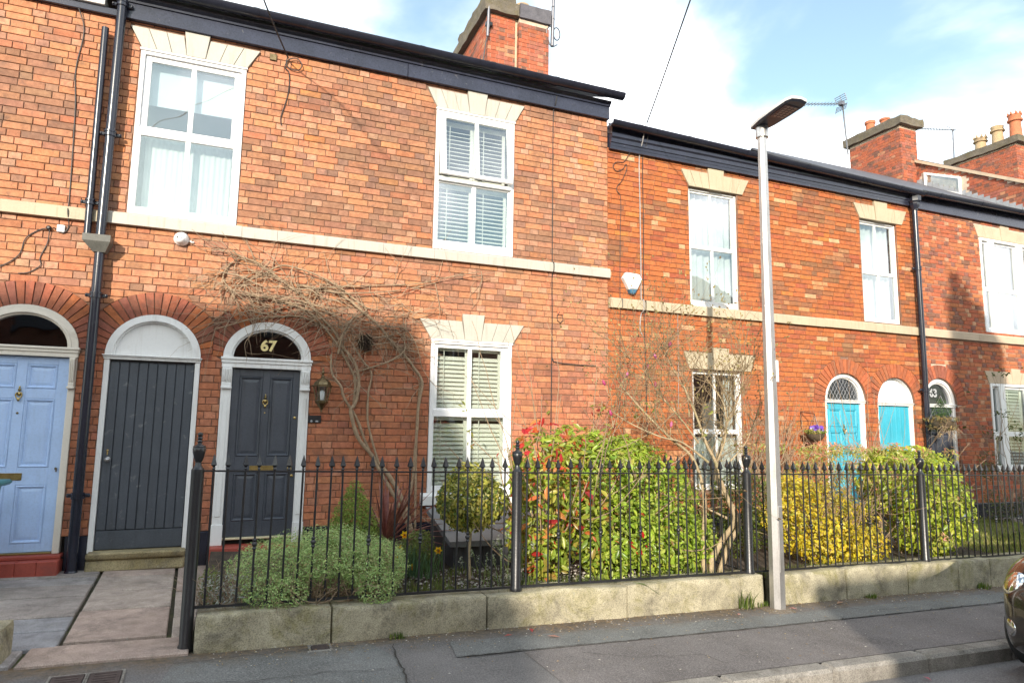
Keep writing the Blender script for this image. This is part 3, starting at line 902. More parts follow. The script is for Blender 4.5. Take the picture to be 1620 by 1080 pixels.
def sash_window(house, x0, x1, z0, z1, zm0, zm1, outer, up, lo, y, mats=('upvc','glass'), tilt=0.0, horns=True):
    """outer frame, an upper and a lower sash of two panes each; up/lo = (left stile, right stile, top, bottom, bar) widths"""
    fm, gm = M[mats[0]], M[mats[1]]
    m = MB(); frame_ring(m, x0, x1, z0, z1, *outer, y, y+.10)
    win = m.build("window", fm, house, smooth=30)
    def sash(a, b, c, d, st, yy, name, tl=0.0):
        m = MB(); wl, wr, wt, wb, bar = st
        frame_ring(m, a, b, c, d, wl, wr, wb, wt, yy, yy+.045)
        mid = (a+wl+b-wr)/2
        m.box(mid-bar/2, mid+bar/2, yy+.004, yy+.04, c+wb-.001, d-wt+.001, .004)
        xf = None
        if tl:
            piv = Vector(((a+b)/2, yy+.03, d)) - Vector(org(house))
            xf = Matrix.Translation(piv) @ Matrix.Rotation(tl, 4, 'X') @ Matrix.Translation(-piv)
        m.build("sash", fm, win, smooth=30, xf=xf)
        for p, q in ((a+wl, mid-bar/2), (mid+bar/2, b-wr)):
            g = MB(); g.box(p-.004, q+.004, yy+.018, yy+.026, c+wb-.004, d-wt+.004)
            g.build("pane", gm, win, xf=xf)
    ix0, ix1, iz0, iz1 = x0+outer[0], x1-outer[1], z0+outer[2], z1-outer[3]
    mr = zm1-zm0
    if tilt:
        m = MB(); m.box(ix0-.006, ix1+.006, y-.028, y+.09, zm0, zm0+.052, .006); m.build("window_bar", fm, win, smooth=30)
        sash(ix0+.001, ix1-.001, zm0+.058, iz1-.001, up, y+.002, "upper", tilt)
        sash(ix0+.002, ix1-.002, iz0+.001, zm0-.001, (*lo[:2], .018, *lo[3:]), y+.012, "lower")
    else:
        sash(ix0+.001, ix1-.001, zm0+.002, iz1-.001, (*up[:3], mr+.016, up[4]), y+.030, "upper")
        sash(ix0+.002, ix1-.002, iz0+.001, zm1-.002, (*lo[:2], mr-.006, *lo[3:]), y+.004, "lower")
    return win

def string_course(house, x0, x1, z0, z1, joints, mat, y=-0.055):
    xs = [x0]+[j for j in joints if x0 < j < x1]+[x1]
    for a, b in zip(xs, xs[1:]):
        m = MB(); dz = RNG.uniform(-.003,.003)
        m.prism([(y+.0, z0+dz), (y-.003+.003*RNG.random(), z1-.022+dz), (y+.018, z1+dz), (.108, z1+dz), (.108, z0+dz)], 'x', a+.0015, b-.0015)
        m.build("string_course_stone", mat, house)

def gutter(house, x0, x1, za, zb, r, yc, mat, joints=(), name="gutter", cap=True):
    """half-round gutter falling from za to zb with joint collars"""
    m = MB(); n = 9
    def sec(x, z, rr): return [(x, yc+rr*math.cos(math.pi+math.pi*k/n), z+rr*math.sin(math.pi+math.pi*k/n)) for k in range(n+1)] + \
                              [(x, yc+(rr-.006)*math.cos(-math.pi*k/n), z+(rr-.006)*math.sin(-math.pi*k/n)) for k in range(n+1)]
    def run(a, b, rr):
        z = lambda x: za+(zb-za)*(x-x0)/(x1-x0)
        s0, s1 = sec(a, z(a), rr), sec(b, z(b), rr); k = len(s0)
        m.add(s0+s1, [(i,(i+1)%k,k+(i+1)%k,k+i) for i in range(k)]+[tuple(range(k))[::-1], tuple(range(k,2*k))])
    run(x0, x1, r)
    for j in joints: run(j-.03, j+.03, r+.006)
    return m.build(name, mat, house, smooth=40)

def downpipe(pts_x, z0, z1, y, r, brackets, label, group=None, shoe=False, name="drainpipe", mat='black', cat="drainpipe"):
    t = thing(name, (pts_x[0], y, z0), label, cat, group)
    m = MB(); m.tube([(pts_x[0], y, z0), (pts_x[1], y, z1)], r, 14); m.build("pipe", M[mat], t, smooth=50)
    for zb in brackets:
        x = pts_x[0]+(pts_x[1]-pts_x[0])*(zb-z0)/(z1-z0)
        m = MB(); m.lathe((x, y, zb-.03), [(r+.001,0),(r+.013,0),(r+.013,.022),(r+.007,.024),(r+.007,.04),(r+.013,.042),(r+.013,.062),(r+.001,.062)], 14)
        m.box(x-r-.055, x+r+.055, y+r*.3, y+r*.3+.03, zb-.018, zb+.022, .008)
        for s in (-1, 1): m.lathe((x+s*(r+.04), y+r*.3, zb+.002), [(.009,0),(.009,.012),(.004,.014)], 8, axis='y')
        m.build("bracket", M[mat], t, smooth=40)
    if shoe:
        m = MB(); m.lathe((pts_x[0], y, z0-.01), [(r+.012,0),(r+.014,.03),(r+.004,.05)], 14); m.build("shoe", M[mat], t, smooth=40)
    return t
# ------------------------------------------------------------------ openings in a facade, as intervals by height
def rect(x0, x1, z0, z1): return lambda z: (x0, x1) if z0 <= z <= z1 else None
def trap(cx, z0, z1, hb, ht):
    def f(z):
        if not z0 <= z <= z1: return None
        h = hb+(ht-hb)*(z-z0)/(z1-z0); return (cx-h, cx+h)
    return f
def archop(cx, zb, zs, rx, rz, T, lim):
    def f(z):
        if z < zb or z > zs+rz+T: return None
        if z <= zs: return (cx-rx, cx+rx)
        h = arch_half(z, zs, rx+T, rz+T)
        return (max(cx-h, lim[0]), min(cx+h, lim[1]))
    return f
def blocker(d):
    def f(z):
        out = {}
        for k, g in d.items():
            v = g(z)
            if v: out[k] = v
        return out
    return f

def arch_band(m, cx, zs, ra, rb, za, zb, y0, y1, n=28):
    """half-ring between ellipses (ra,za) outside and (rb,zb) inside"""
    for i in range(n):
        t0, t1 = math.pi*i/n, math.pi*(i+1)/n
        q = [(cx+r*math.cos(t), zs+h*math.sin(t)) for r, h, t in ((ra,za,t0),(ra,za,t1),(rb,zb,t1),(rb,zb,t0))]
        vs = [(x,y0,z) for x,z in q]+[(x,y1,z) for x,z in q]
        m.add(vs, [(0,1,2,3),(1,0,4,5),(3,2,6,7)])

def half_disc(m, cx, zs, rx, rz, y, n=28):
    vs = [(cx+rx*math.cos(math.pi*i/n), y, zs+rz*math.sin(math.pi*i/n)) for i in range(n+1)]
    m.add(vs, [tuple(range(n+1))])

def panel_door(house, x0, x1, z0, z1, y, mat, cols, rows, name="door", label=None):
    """stiles and rails round recessed, raised-and-fielded panels; cols/rows list panel spans"""
    m = MB(); th = 0.02
    m.box(x0, x1, y+th, y+.05, z0, z1)
    xs = [x0]+[v for c in cols for v in c]+[x1]
    for i in range(0, len(xs), 2): m.box(xs[i], xs[i+1], y, y+th, z0, z1, .003)
    zs = [z0]+[v for r in rows for v in r]+[z1]
    for c in cols:
        for i in range(0, len(zs), 2): m.box(c[0]-.001, c[1]+.001, y+.0012, y+th, zs[i], zs[i+1], .003)
    d = m.build(name, mat, house, smooth=30)
    if label: d["label"] = label
    for c in cols:
        for r in rows:
            m = MB(); a, b, p, q = c[0]+.002, c[1]-.002, r[0]+.002, r[1]-.002
            rings = [(0, y+.004), (.010, y-.003), (.022, y+.006), (.030, y+.017), (.060, y+.011)]
            vs = []
            for k, yy in rings: vs += [(a+k,yy,p+k),(b-k,yy,p+k),(b-k,yy,q-k),(a+k,yy,q-k)]
            fs = [(len(vs)-4, len(vs)-3, len(vs)-2, len(vs)-1)]
            for k in range(len(rings)-1):
                for i in range(4):
                    j = (i+1) % 4; fs.append((4*k+i, 4*k+j, 4*k+4+j, 4*k+4+i))
            m.add(vs, fs); m.build("panel", mat, d)
    return d

def knocker(door, x, y, z):
    m = MB()
    m.lathe((x, y, z), [(.022,0),(.022,.010),(.016,.016),(.006,.02)], 16, axis='y')
    m.tube([(x+.026*math.sin(a), y-.022, z-.012-.034*math.cos(a)) for a in np.linspace(-2.4, 2.4, 15)], .0062, 8)
    m.lathe((x, y-.012, z+.03), [(.012,0),(.016,.012),(.006,.026),(.010,.034),(.003,.05)], 10)
    m.lathe((x, y-.020, z-.075), [(.004,0),(.013,.012),(.015,.022),(.008,.034)], 10)
    m.build("knocker", M['brass'], door, smooth=40)
def letterbox(door, x, y, z, w=.24, h=.055):
    m = MB(); frame_ring(m, x-w/2, x+w/2, z-h/2, z+h/2, .012, .012, .012, .012, y-.008, y+.002, .002)
    m.box(x-w/2+.012, x+w/2-.012, y-.003, y+.002, z-h/2+.012, z+h/2-.012, .002)
    m.build("letterbox", M['brass'], door, smooth=30)
def knob(door, x, y, z, mat='brass', r=.022):
    m = MB(); m.lathe((x, y, z), [(r*1.1,0),(r*1.1,.004),(r*.4,.008),(r*.4,.022),(r,.034),(r*1.05,.046),(r*.7,.058),(r*.1,.062)], 16, axis='y')
    m.build("door_knob", M[mat], door, smooth=50)

def console(house, x0, x1, z0, z1, y, mat):
    """carved scroll bracket at the head of a door jamb"""
    m = MB(); w = x1-x0
    prof = [(y+.03,z1),(y-.055,z1),(y-.060,z1-.03),(y-.050,z1-.05),(y-.055,z1-.085),(y-.042,z1-.13),(y-.020,z0+.055),(y-.034,z0+.045),(y-.034,z0+.012),(y-.02,z0),(y+.03,z0)]
    m.prism(prof, 'x', x0+.006, x1-.006)
    for k in range(3):
        xx = x0+w*(.25+.25*k)
        m.tube([(xx, y-.060, z1-.02), (xx, y-.058, z1-.07), (xx, y-.045, z1-.12), (xx, y-.022, z0+.06)], .009, 6)
    m.box(x0-.004, x1+.004, y-.040, y+.03, z0-.014, z0+.012, .005)
    m.build("console_bracket", mat, house, smooth=40)

def surround(house, cx, zb, zt, zs, rx, rz, jw, aw, y, mat, glass=None, jamb='pilaster', z_console=None, roomy=True):
    """jambs, moulded transom and half-round head of a doorway"""
    for s in (-1, 1):
        m = MB(); a, b = sorted((cx+s*rx, cx+s*(rx-jw)))
        m.box(a, b, y, y+.10, zb, zt-.001, .004)
        if jamb == 'pilaster':
            m.box(a+.028, b-.028, y-.010, y+.001, zb+.30, (z_console or zt)-.10, .006)
            m.box(a-.006, b+.006, y-.014, y+.001, zb, zb+.22, .005)
        m.build("door_jamb", mat, house, smooth=30)
        if z_console: console(house, a, b, z_console, zt-.004, y, mat)
    m = MB(); h = zs-zt
    m.box(cx-rx-.006, cx+rx+.006, y-.012, y+.10, zt, zt+h*.42, .004)
    m.box(cx-rx-.012, cx+rx+.012, y-.024, y+.099, zt+h*.42, zt+h*.74, .006)
    m.box(cx-rx-.020, cx+rx+.020, y-.036, y+.098, zt+h*.74, zs, .006)
    m.build("transom", mat, house, smooth=30)
    m = MB(); f = rz/rx
    arch_band(m, cx, zs, rx, rx-aw*.62, rz, rz-aw*.62, y-.006, y+.09)
    arch_band(m, cx, zs, rx-aw*.62, rx-aw*.80, rz-aw*.62, rz-aw*.80, y-.018, y+.09)
    arch_band(m, cx, zs, rx-aw*.80, rx-aw, rz-aw*.80, rz-aw, y+.012, y+.09)
    m.build("arch_frame", mat, house, smooth=35)
    g = MB(); half_disc(g, cx, zs, rx-aw+.006, rz-aw+.006, y+.045)
    if glass:
        g.build("fanlight", glass, house)
        if roomy: room(house, cx-rx, cx+rx, zs-.3, zs+rz, .13, 1.2, M['room_dark'])
    else:
        g.build("head_panel", mat, house)

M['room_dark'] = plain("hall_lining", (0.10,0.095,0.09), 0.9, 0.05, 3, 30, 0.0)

# ------------------------------------------------------------------ number 67, the middle-left house
ARCH_L = dict(zs=2.27, rx=.452, rz=.46)
house1 = thing("terraced_house", (1.6, 0.0, 0.0), "salmon brick terraced house with number 67 over its charcoal door and a bare climber", "house", "houses of the brick terrace")
house0 = thing("terraced_house", (-2.5, 0.0, 0.0), "brick house with the pale blue front door at the left edge", "house", "houses of the brick terrace")
house2 = thing("terraced_house", (7.7, 0.0, 0.0), "orange brick terraced house with cream lintels and two turquoise doors", "house", "houses of the brick terrace")
house3 = thing("terraced_house", (13.3, 0.0, 0.0), "red brick terraced house with pale mortar and a navy front door", "house", "houses of the brick terrace")
house4 = thing("terraced_house", (19.0, 0.0, 0.0), "taller brick house whose gable with small window rises over the right-hand roof", "house", "houses of the brick terrace")

Z0 = 0.455
op1 = {
 'w1': rect(-1.262, -.16, 3.80, 5.695), 'l1': trap(-.70, 5.695, 5.935, .545, .675), 'k1': trap(-.70, 5.935, 6.02, .13, .135),
 'wu': rect(2.12, 3.22, 3.80, 5.675), 'lu': trap(2.675, 5.675, 5.935, .545, .68), 'ku': trap(2.675, 5.935, 6.015, .14, .145),
 'wl': rect(2.14, 3.225, .66, 2.665), 'll': trap(2.685, 2.665, 2.912, .55, .70), 'kl': trap(2.685, 2.912, 3.005, .145, .15),
 'str': rect(-1.5, 4.7, 3.672, 3.803),
 'ap': archop(-.88, 0, 2.27, .452, .46, .25, (-1.455, -.315)),
 'a67': archop(.26, 0, 2.32, .467, .415, .235, (-.315, 5)),
}
ho1 = {'a': rect(-1.23,-.19,3.83,5.67), 'b': rect(2.15,3.19,3.83,5.65), 'c': rect(2.17,3.20,.70,2.64),
       'd': archop(-.88, 0, 2.27, .435, .44, 0, (-9, 9)), 'e': archop(.26, 0, 2.32, .45, .395, 0, (-9, 9))}
def vis1(x, z):
    return -1.4 < x < 4.6 and z > .6 and not (1.5 < x < 5 and z < 1.2)
brick_wall(house1, -1.46, 4.652, Z0, 6.05, .0789, blocker(op1), blocker(ho1), pal_salmon, 1, M['mortar_dark'], 300, vis1)
op0 = {
 'a0': archop(-2.04, 0, 2.33, .472, .42, .25, (-9, -1.462)),
 'str': rect(-7, -1.4, 3.672, 3.803),
 'wu': rect(-5.162, -4.06, 3.80, 5.695), 'lu': trap(-4.60, 5.695, 5.935, .545, .675), 'ku': trap(-4.60, 5.935, 6.02, .13, .135),
 'wl': rect(-5.162, -4.06, .66, 2.665), 'll': trap(-4.60, 2.665, 2.912, .55, .70), 'kl': trap(-4.60, 2.912, 3.005, .145, .15),
}
brick_wall(house0, -6.4, -1.466, Z0, 6.05, .0789, blocker(op0), blocker({"d": archop(-2.04, 0, 2.33, .455, .40, 0, (-9, 9)), "a": rect(-5.13,-4.09,3.83,5.67), "b": rect(-5.13,-4.09,.70,2.64)}), pal_salmon, 2, M['mortar_dark'], 300, lambda x, z: x > -2.5 and z > .5)

def pal_arch(r):
    u = r.random()
    return jit((0.36,0.125,0.075) if u < .5 else (0.27,0.11,0.075) if u < .82 else (0.45,0.155,0.065), r, .14)
arch_ring(house0, -2.04, 2.33, .472, .42, .245, 25, (-9, -1.468), pal_arch, 21)
arch_ring(house1, -.88, 2.27, .452, .46, .245, 25, (-1.452, -.318), pal_arch, 22)
arch_ring(house1, .26, 2.32, .467, .415, .232, 25, (-.312, 9), pal_arch, 23)

lintel(house1, -.70, 5.70, 5.932, .545, .672, .095, .135, 6.017, M['offwhite'])
lintel(house1, 2.675, 5.68, 5.932, .545, .678, .10, .142, 6.012, M['offwhite'])
lintel(house1, 2.685, 2.67, 2.91, .55, .697, .105, .148, 3.003, M['offwhite'])
string_course(house1, -1.452, 4.665, 3.672, 3.802, [-.1, .1+.18, 1.5, 2.14, 3.79], M['offwhite'])
string_course(house0, -6.4, -1.468, 3.672, 3.802, [-4.4, -2.6], M['cream_pale'] if 'cream_pale' in M else M['cream'])

lintel(house0, -4.60, 5.70, 5.932, .545, .672, .095, .135, 6.017, M['cream'])
lintel(house0, -4.60, 2.67, 2.91, .55, .697, .105, .148, 3.003, M['cream'])
sash_window(house0, -5.15, -4.065, 3.815, 5.692, 4.70, 4.80, (.045,.05,.06,.055), (.065,.068,.06,.03,.05), (.022,.032,.02,.02,.05), -.010, ('upvc','glass_sky'))
sash_window(house0, -5.15, -4.065, .80, 2.662, 1.71, 1.80, (.045,.05,.06,.05), (.05,.085,.045,.04,.05), (.012,.045,.01,.02,.05), -.010, ('upvc','glass'))
m = MB(); m.prism([(-.075,.66),(-.08,.765),(-.02,.80),(.10,.80),(.10,.66)], 'x', -5.24, -3.98); m.build("window_sill", M['white'], house0)
room(house0, -5.3, -3.9, 3.4, 5.9, .135, 1.8); room(house0, -5.3, -3.9, .5, 2.85, .135, 1.8)
# windows of 67
sash_window(house1, -1.25, -.165, 3.815, 5.692, 4.70, 4.80, (.045,.05,.06,.055), (.065,.068,.06,.03,.05), (.022,.032,.02,.02,.05), -.010, ('upvc','glass_sky'))
sash_window(house1, 2.128, 3.212, 3.815, 5.672, 4.71, 4.80, (.045,.05,.10,.05), (.078,.06,.06,.05,.05), (.01,.018,.02,.02,.05), -.010, ('upvc','glass_sky'), tilt=-0.12)
sash_window(house1, 2.145, 3.222, .80, 2.662, 1.71, 1.80, (.045,.05,.06,.05), (.05,.085,.045,.04,.05), (.012,.045,.01,.02,.05), -.010, ('upvc','glass'))
m = MB(); m.prism([(-.075,.66),(-.08,.765),(-.02,.80),(.10,.80),(.10,.66)], 'x', 2.06, 3.29); m.build("window_sill", M['white'], house1)
for x0, x1, z0, z1 in ((-1.40,-.02,3.4,5.9), (2.0,3.35,3.4,5.9), (2.0,3.35,.5,2.85)): room(house1, x0, x1, z0, z1, .135, 1.8)
for a in ((-1.262,-.155,5.692,5.702), (2.118,3.222,5.672,5.684), (2.138,3.232,2.662,2.674)):
    m = MB(); m.box(a[0], a[1], -.026, .10, a[2]-.016, a[3]-.0035, .003); m.build("drip_bead", M['upvc'], house1)

# doors of 67 and the passage beside it
surround(house1, .26, .30, 2.205, 2.32, .465, .412, .105, .105, -.022, M['white'], M['fanglass'], z_console=1.985)
d67 = panel_door(house1, -.099, .619, .375, 2.198, .028, M['grey_door'], [(-.022,.222), (.302,.546)], [(.54,1.055),(1.235,2.115)])
knocker(d67, .26, .027, 1.845); letterbox(d67, .262, .027, 1.105, .25, .06); knob(d67, .555, .027, 1.10)
m = MB()
for z in (1.02, 1.665): m.lathe((.585, .027, z), [(.016,0),(.016,.006),(.008,.009)], 12, axis='y')
m.lathe((.262, .027, 1.715), [(.008,0),(.008,.005),(.002,.007)], 10, axis='y')
m.build("door_lock", M['brass'], d67, smooth=40)
m = MB(); m.box(-.095, .615, -.01, .06, .352, .373, .004); m.build("threshold_bar", plain("brass_threshold", (0.62,0.55,0.36), .45, .1, 6, 60, .05), house1)
m = MB(); m.box(-.225, .745, -.16, .06, .135, .30, .012); m.build("door_step", M['red_tile'], house1, smooth=35)

surround(house1, -.88, .285, 2.238, 2.285, .452, .445, .050, .088, -.022, M['white'], None, jamb='plain')
dp = MB(); dp.box(-1.278, -.482, .040, .07, .305, 2.232); dpo = dp.build("passage_door", M['grey_plank'], house1)
bx = np.linspace(-1.278, -.482, 10)
for a, b in zip(bx, bx[1:]):
    m = MB(); m.box(a+.0022, b-.0022, .012+RNG.uniform(-.001,.001), .041, .50, 2.215, .006); m.build("plank", M['grey_plank'], dpo, smooth=30)
m = MB(); m.box(-1.276, -.484, .014, .041, .308, .494, .005); m.build("bottom_rail", M['grey_plank'], dpo, smooth=30)
knob(dpo, -1.225, .012, 1.21, 'steel', .024)
m = MB(); m.lathe((-1.232, .012, 1.30), [(.011,0),(.011,.004),(.004,.006)], 10, axis='y'); m.box(-1.238,-1.226,.007,.012,1.255,1.295,.002); m.build("keyhole_cover", M['brass'], dpo)
for i, (z0_, z1_, yy) in enumerate(((.105,.225,-.10), (.228,.298,-.135))):
    m = MB(); m.box(-1.325, -.435, yy, .05, z0_, z1_, .016)
    m.v = [(a, b+.010*math.sin(a*9+c*30), c+.004*math.sin(a*13)) for a, b, c in m.v]
    m.build("passage_step", M['step_stone'], house1, smooth=40)
for a, b, p in ((-1.455,-1.335,0), (-.428,-.232,0), (.752,2.05,0), (2.05,4.65,0)):
    m = MB(); m.box(a, b, -.016, .11, -.05, Z0-.002, .006); m.build("plinth", M['black'], house1)

# eaves of 67: fascia, moulding, gutter
m = MB()
for a, b in ((-1.452, 1.72), (1.724, 4.655)):
    m.box(a, b, -.060, .11, 5.985, 6.165, .004)
m.build("fascia", M['fascia'], house1)
m = MB(); m.prism([(-.062,6.168),(-.075,6.168),(-.080,6.19),(-.11,6.215),(-.115,6.232),(.10,6.232),(.10,6.168)], 'x', -1.452, 4.662)
m.build("eaves_moulding", M['fascia'], house1)
gutter(house1, -1.45, 4.80, 6.315, 6.315, .078, -.195, M['black'], [-.1, .9, 1.85, 2.8, 3.72, 4.45])
def roof(house, x0, x1, z_e, pitch, ridge_y=4.0, y_e=-.12, mat=None, back=8.2):
    m = MB(); t = math.tan(pitch); zr = z_e+(ridge_y-y_e)*t
    m.quad((x0,y_e,z_e),(x1,y_e,z_e),(x1,ridge_y,zr),(x0,ridge_y,zr))
    m.quad((x0,ridge_y,zr),(x1,ridge_y,zr),(x1,back,z_e),(x0,back,z_e))
    m.quad((x0,y_e,z_e-.05),(x1,y_e,z_e-.05),(x1,ridge_y,zr-.05),(x0,ridge_y,zr-.05))
    for x in (x0, x1): m.quad((x,y_e,z_e-.05),(x,y_e,z_e),(x,ridge_y,zr),(x,ridge_y,zr-.05))
    m.build("roof", mat or M['slate'], house, recalc=False)
roof(house1, -1.46, 4.66, 6.33, math.radians(26.5))
roof(house0, -6.42, -1.47, 6.30, math.radians(26.5))
m = MB(); m.box(4.60, 4.652, .12, 8, 5.3, 6.30); m.build("side_wall", M['mortar_dark'], house1)
for hh, a, b, ze in ((house0,-6.4,-1.47,6.2), (house1,-1.46,4.59,6.2), (house2,4.66,10.81,5.7), (house3,10.83,15.85,5.7)):
    m = MB(); m.box(a, b, 8.0, 8.15, -.3, ze); m.build("rear_wall", M['mortar_dark'], hh)
m = MB(); m.box(-6.45, -6.401, .0, 8.1, -.2, 6.3); m.build("side_wall", M['mortar_dark'], house0)
m = MB(); m.box(15.86, 15.90, .2, 8.1, -.3, 5.9); m.build("side_wall", M['mortar_dark'], house3)
# eaves of the left house: a pale soffit board over a thin dark one
m = MB(); m.box(-6.4, -1.47, -.05, .11, 5.985, 6.06, .004); m.build("fascia", M['fascia'], house0)
m = MB(); m.box(-6.4, -1.62, -.085, .11, 6.065, 6.17, .004); m.build("eaves_board", plain("pale_eaves_paint", (0.66,0.63,0.60), .6, .1, 4, 60, .2, stain=(.35,.32,.3), stain_at=(.55,.75)), house0)
gutter(house0, -6.45, -1.50, 6.30, 6.30, .075, -.19, M['black'], [-2.4])

# pale blue door of the left house
M['jamb_cream'] = plain("cream_white_paint", (0.72,0.66,0.57), 0.45, 0.05, 3, 50, 0.1, stain=(0.5,0.42,0.33), stain_at=(.62,.8))
surround(house0, -2.04, .30, 2.235, 2.335, .472, .415, .062, .10, -.022, M['jamb_cream'], M['fanglass'], jamb='plain', z_console=1.93)
d0 = panel_door(house0, -2.447, -1.633, .318, 2.228, .026, M['blue_door'], [(-2.345,-2.085), (-1.995,-1.735)], [(.40,.96),(1.13,1.81),(1.91,2.155)])
knocker(d0, -2.04, .025, 1.855); letterbox(d0, -2.08, .025, 1.045, .26, .07)
m = MB(); m.lathe((-2.04,.025,1.665), [(.011,0),(.011,.004),(.003,.007)], 10, axis='y'); m.build("spy_hole", M['bronze'], d0)
m = MB(); m.lathe((-1.672,.025,1.12), [(.012,0),(.012,.01),(.004,.02)], 10, axis='y'); m.tube([(-1.672,.012,1.13),(-1.660,.0,1.12),(-1.664,.0,1.09)], .006, 6); m.build("door_latch", M['bronze'], d0)
m = MB(); m.box(-2.44, -1.64, -.01, .05, .30, .316, .003); m.build("threshold_bar", M['brass'], house0)
st = MB(); st.box(-2.56, -1.532, -.215, .05, .095, .235); sto = st.build("door_step", M['red_tile'], house0)
for i in range(6):
    a = -2.56+i*.1715
    m = MB(); m.box(a+.0015, a+.170, -.222, -.05, .10, .262, .006); m.build("step_tile", M['red_tile'], sto, smooth=30)
m = MB(); m.box(-2.56, -1.535, -.10, .05, .264, .298, .006); m.build("step_top", M['red_tile'], house0, smooth=30)
m = MB(); m.box(-6.4, -2.565, -.016, .11, -.05, Z0-.002, .006); m.build("plinth", M['black'], house0)
m = MB(); m.box(-1.530, -1.464, -.016, .11, -.05, Z0-.002, .006); m.build("plinth", M['black'], house0)

# ------------------------------------------------------------------ the orange house
op2 = {
 'wa': rect(6.04, 6.955, 3.40, 5.225), 'la': trap(6.54, 5.225, 5.475, .49, .635), 'ka': trap(6.545, 5.475, 5.555, .145, .155),
 'wb': rect(9.53, 10.415, 3.40, 5.195), 'lb': trap(10.03, 5.195, 5.45, .49, .63), 'kb': trap(10.02, 5.45, 5.535, .145, .16),
 'wl': rect(6.04, 6.955, .72, 2.475), 'll': trap(6.55, 2.475, 2.72, .55, .655), 'kl': trap(6.555, 2.72, 2.80, .145, .155),
 'str': rect(4.6, 11, 3.262, 3.405),
 'aa': archop(9.045, 0, 2.09, .455, .45, .235, (4, 9.61)),
 'ab': archop(10.18, 0, 2.085, .44, .43, .235, (9.61, 10.78)),
}
brick_wall(house2, 4.656, 10.818, .40, 5.59, .0748, blocker(op2), blocker({"a": rect(6.05,6.94,3.42,5.21), "b": rect(9.55,10.40,3.43,5.18), "c": rect(6.06,6.94,.74,2.46), "d": archop(9.045,0,2.09,.452,.447,0,(0,20)), "e": archop(10.18,0,2.085,.437,.427,0,(0,20))}), pal_orange, 3, M['mortar_dark'], 300,
           lambda x, z: z > 2.9 and x < 8.6, S=.236, H=.118, bond='garden')
def pal_arch2(r): return jit((0.43,0.135,0.06) if r.random() < .7 else (0.34,0.12,0.06), r, .12)
arch_ring(house2, 9.045, 2.09, .455, .45, .228, 23, (4, 9.607), pal_arch2, 31)
arch_ring(house2, 10.18, 2.085, .44, .43, .228, 23, (9.613, 10.78), pal_arch2, 32)
lintel(house2, 6.54, 5.225, 5.473, .50, .635, .12, .15, 5.553, M['cream'])
lintel(house2, 10.03, 5.195, 5.448, .50, .63, .12, .155, 5.533, M['cream'])
lintel(house2, 6.55, 2.475, 2.718, .555, .655, .125, .15, 2.798, M['cream'])
string_course(house2, 4.668, 10.815, 3.262, 3.403, [6.0, 7.25, 8.6, 9.7], M['cream'])
for x0, x1, z0, z1, zm in ((6.045,6.985,3.415,5.222,4.31), (9.54,10.45,3.42,5.192,4.275), (6.05,6.985,.74,2.472,1.56)):
    sash_window(house2, x0, x1, z0, z1, zm-.025, zm+.03, (.05,.055,.055,.03), (.012,.035,.03,.03,.035), (.012,.035,.02,.03,.035), .045, ('white','glass_sky' if z0 > 3 else 'glass'))
    room(house2, x0-.1, x1+.15, z0-.3, z1+.2, .16, 1.8)
surround(house2, 9.05, .2, 2.06, 2.11, .458, .45, .09, .10, .055, M['white'], M['fanglass_lead'] if 'fanglass_lead' in M else M['fanglass'], jamb='plain')
d2a = panel_door(house2, 8.686, 9.414, .22, 2.055, .09, M['teal_door'], [(8.75,9.01), (9.09,9.35)], [(.35,.9),(1.0,1.28),(1.36,1.60),(1.68,1.96)])
knocker(d2a, 9.05, .088, 1.64)
# leaded lattice in the fanlight
m = MB()
for i in range(-9, 10):
    for s in (-1, 1):
        pts = []
        for k in range(41):
            z = 2.11+.36*k/40; x = 9.05+i*.075+s*(z-2.11)*.62
            if ((x-9.05)/.352)**2+((z-2.11)/.345)**2 < 1: pts.append((x, .094, z))
        if len(pts) > 2: m.tube([pts[0], pts[-1]], .0035, 4)
m.build("lead_lattice", M['lead'], house2)
surround(house2, 10.185, .2, 2.045, 2.095, .443, .428, .075, .03, .055, M['white'], None, jamb='plain')
dp2 = MB(); dp2.box(9.818, 10.552, .105, .13, .22, 2.042); dp2o = dp2.build("passage_door", M['teal_door'], house2)
bx = np.linspace(9.818, 10.552, 8)
for a, b in zip(bx, bx[1:]):
    m = MB(); m.box(a+.001, b-.001, .085, .106, .24, 2.03, .003); m.build("plank", M['teal_door'], dp2o, smooth=30)
m = MB(); m.prism([(-.055,5.555),(-.06,5.60),(-.065,5.60),(-.07,5.64),(-.085,5.645),(-.09,5.70),(-.115,5.72),(-.12,5.76),(.10,5.76),(.10,5.555)], 'x', 4.668, 10.815)
m.build("cornice", M['fascia'], house2)
m = MB(); m.prism([(-.10,5.762),(-.10,5.80),(.10,5.80),(.10,5.762)], 'x', 4.668, 10.815); m.build("soffit", M['fascia'], house2)
m = MB(); m.prism([(4.668,5.80),(10.815,5.80),(10.815,5.80),(4.668,5.92)], "y", -.112, .1); m.build("gutter_board", M['fascia'], house2)
gutter(house2, 4.60, 10.87, 5.895, 5.775, .075, -.19, M['black'], [5.05, 5.9, 7.0, 8.2, 9.4, 10.3])
roof(house2, 4.66, 10.82, 5.80, math.radians(25))
m = MB(); m.box(4.66, 10.81, -.010, .11, -.2, .398, .005); m.build("plinth", M['black'], house2)

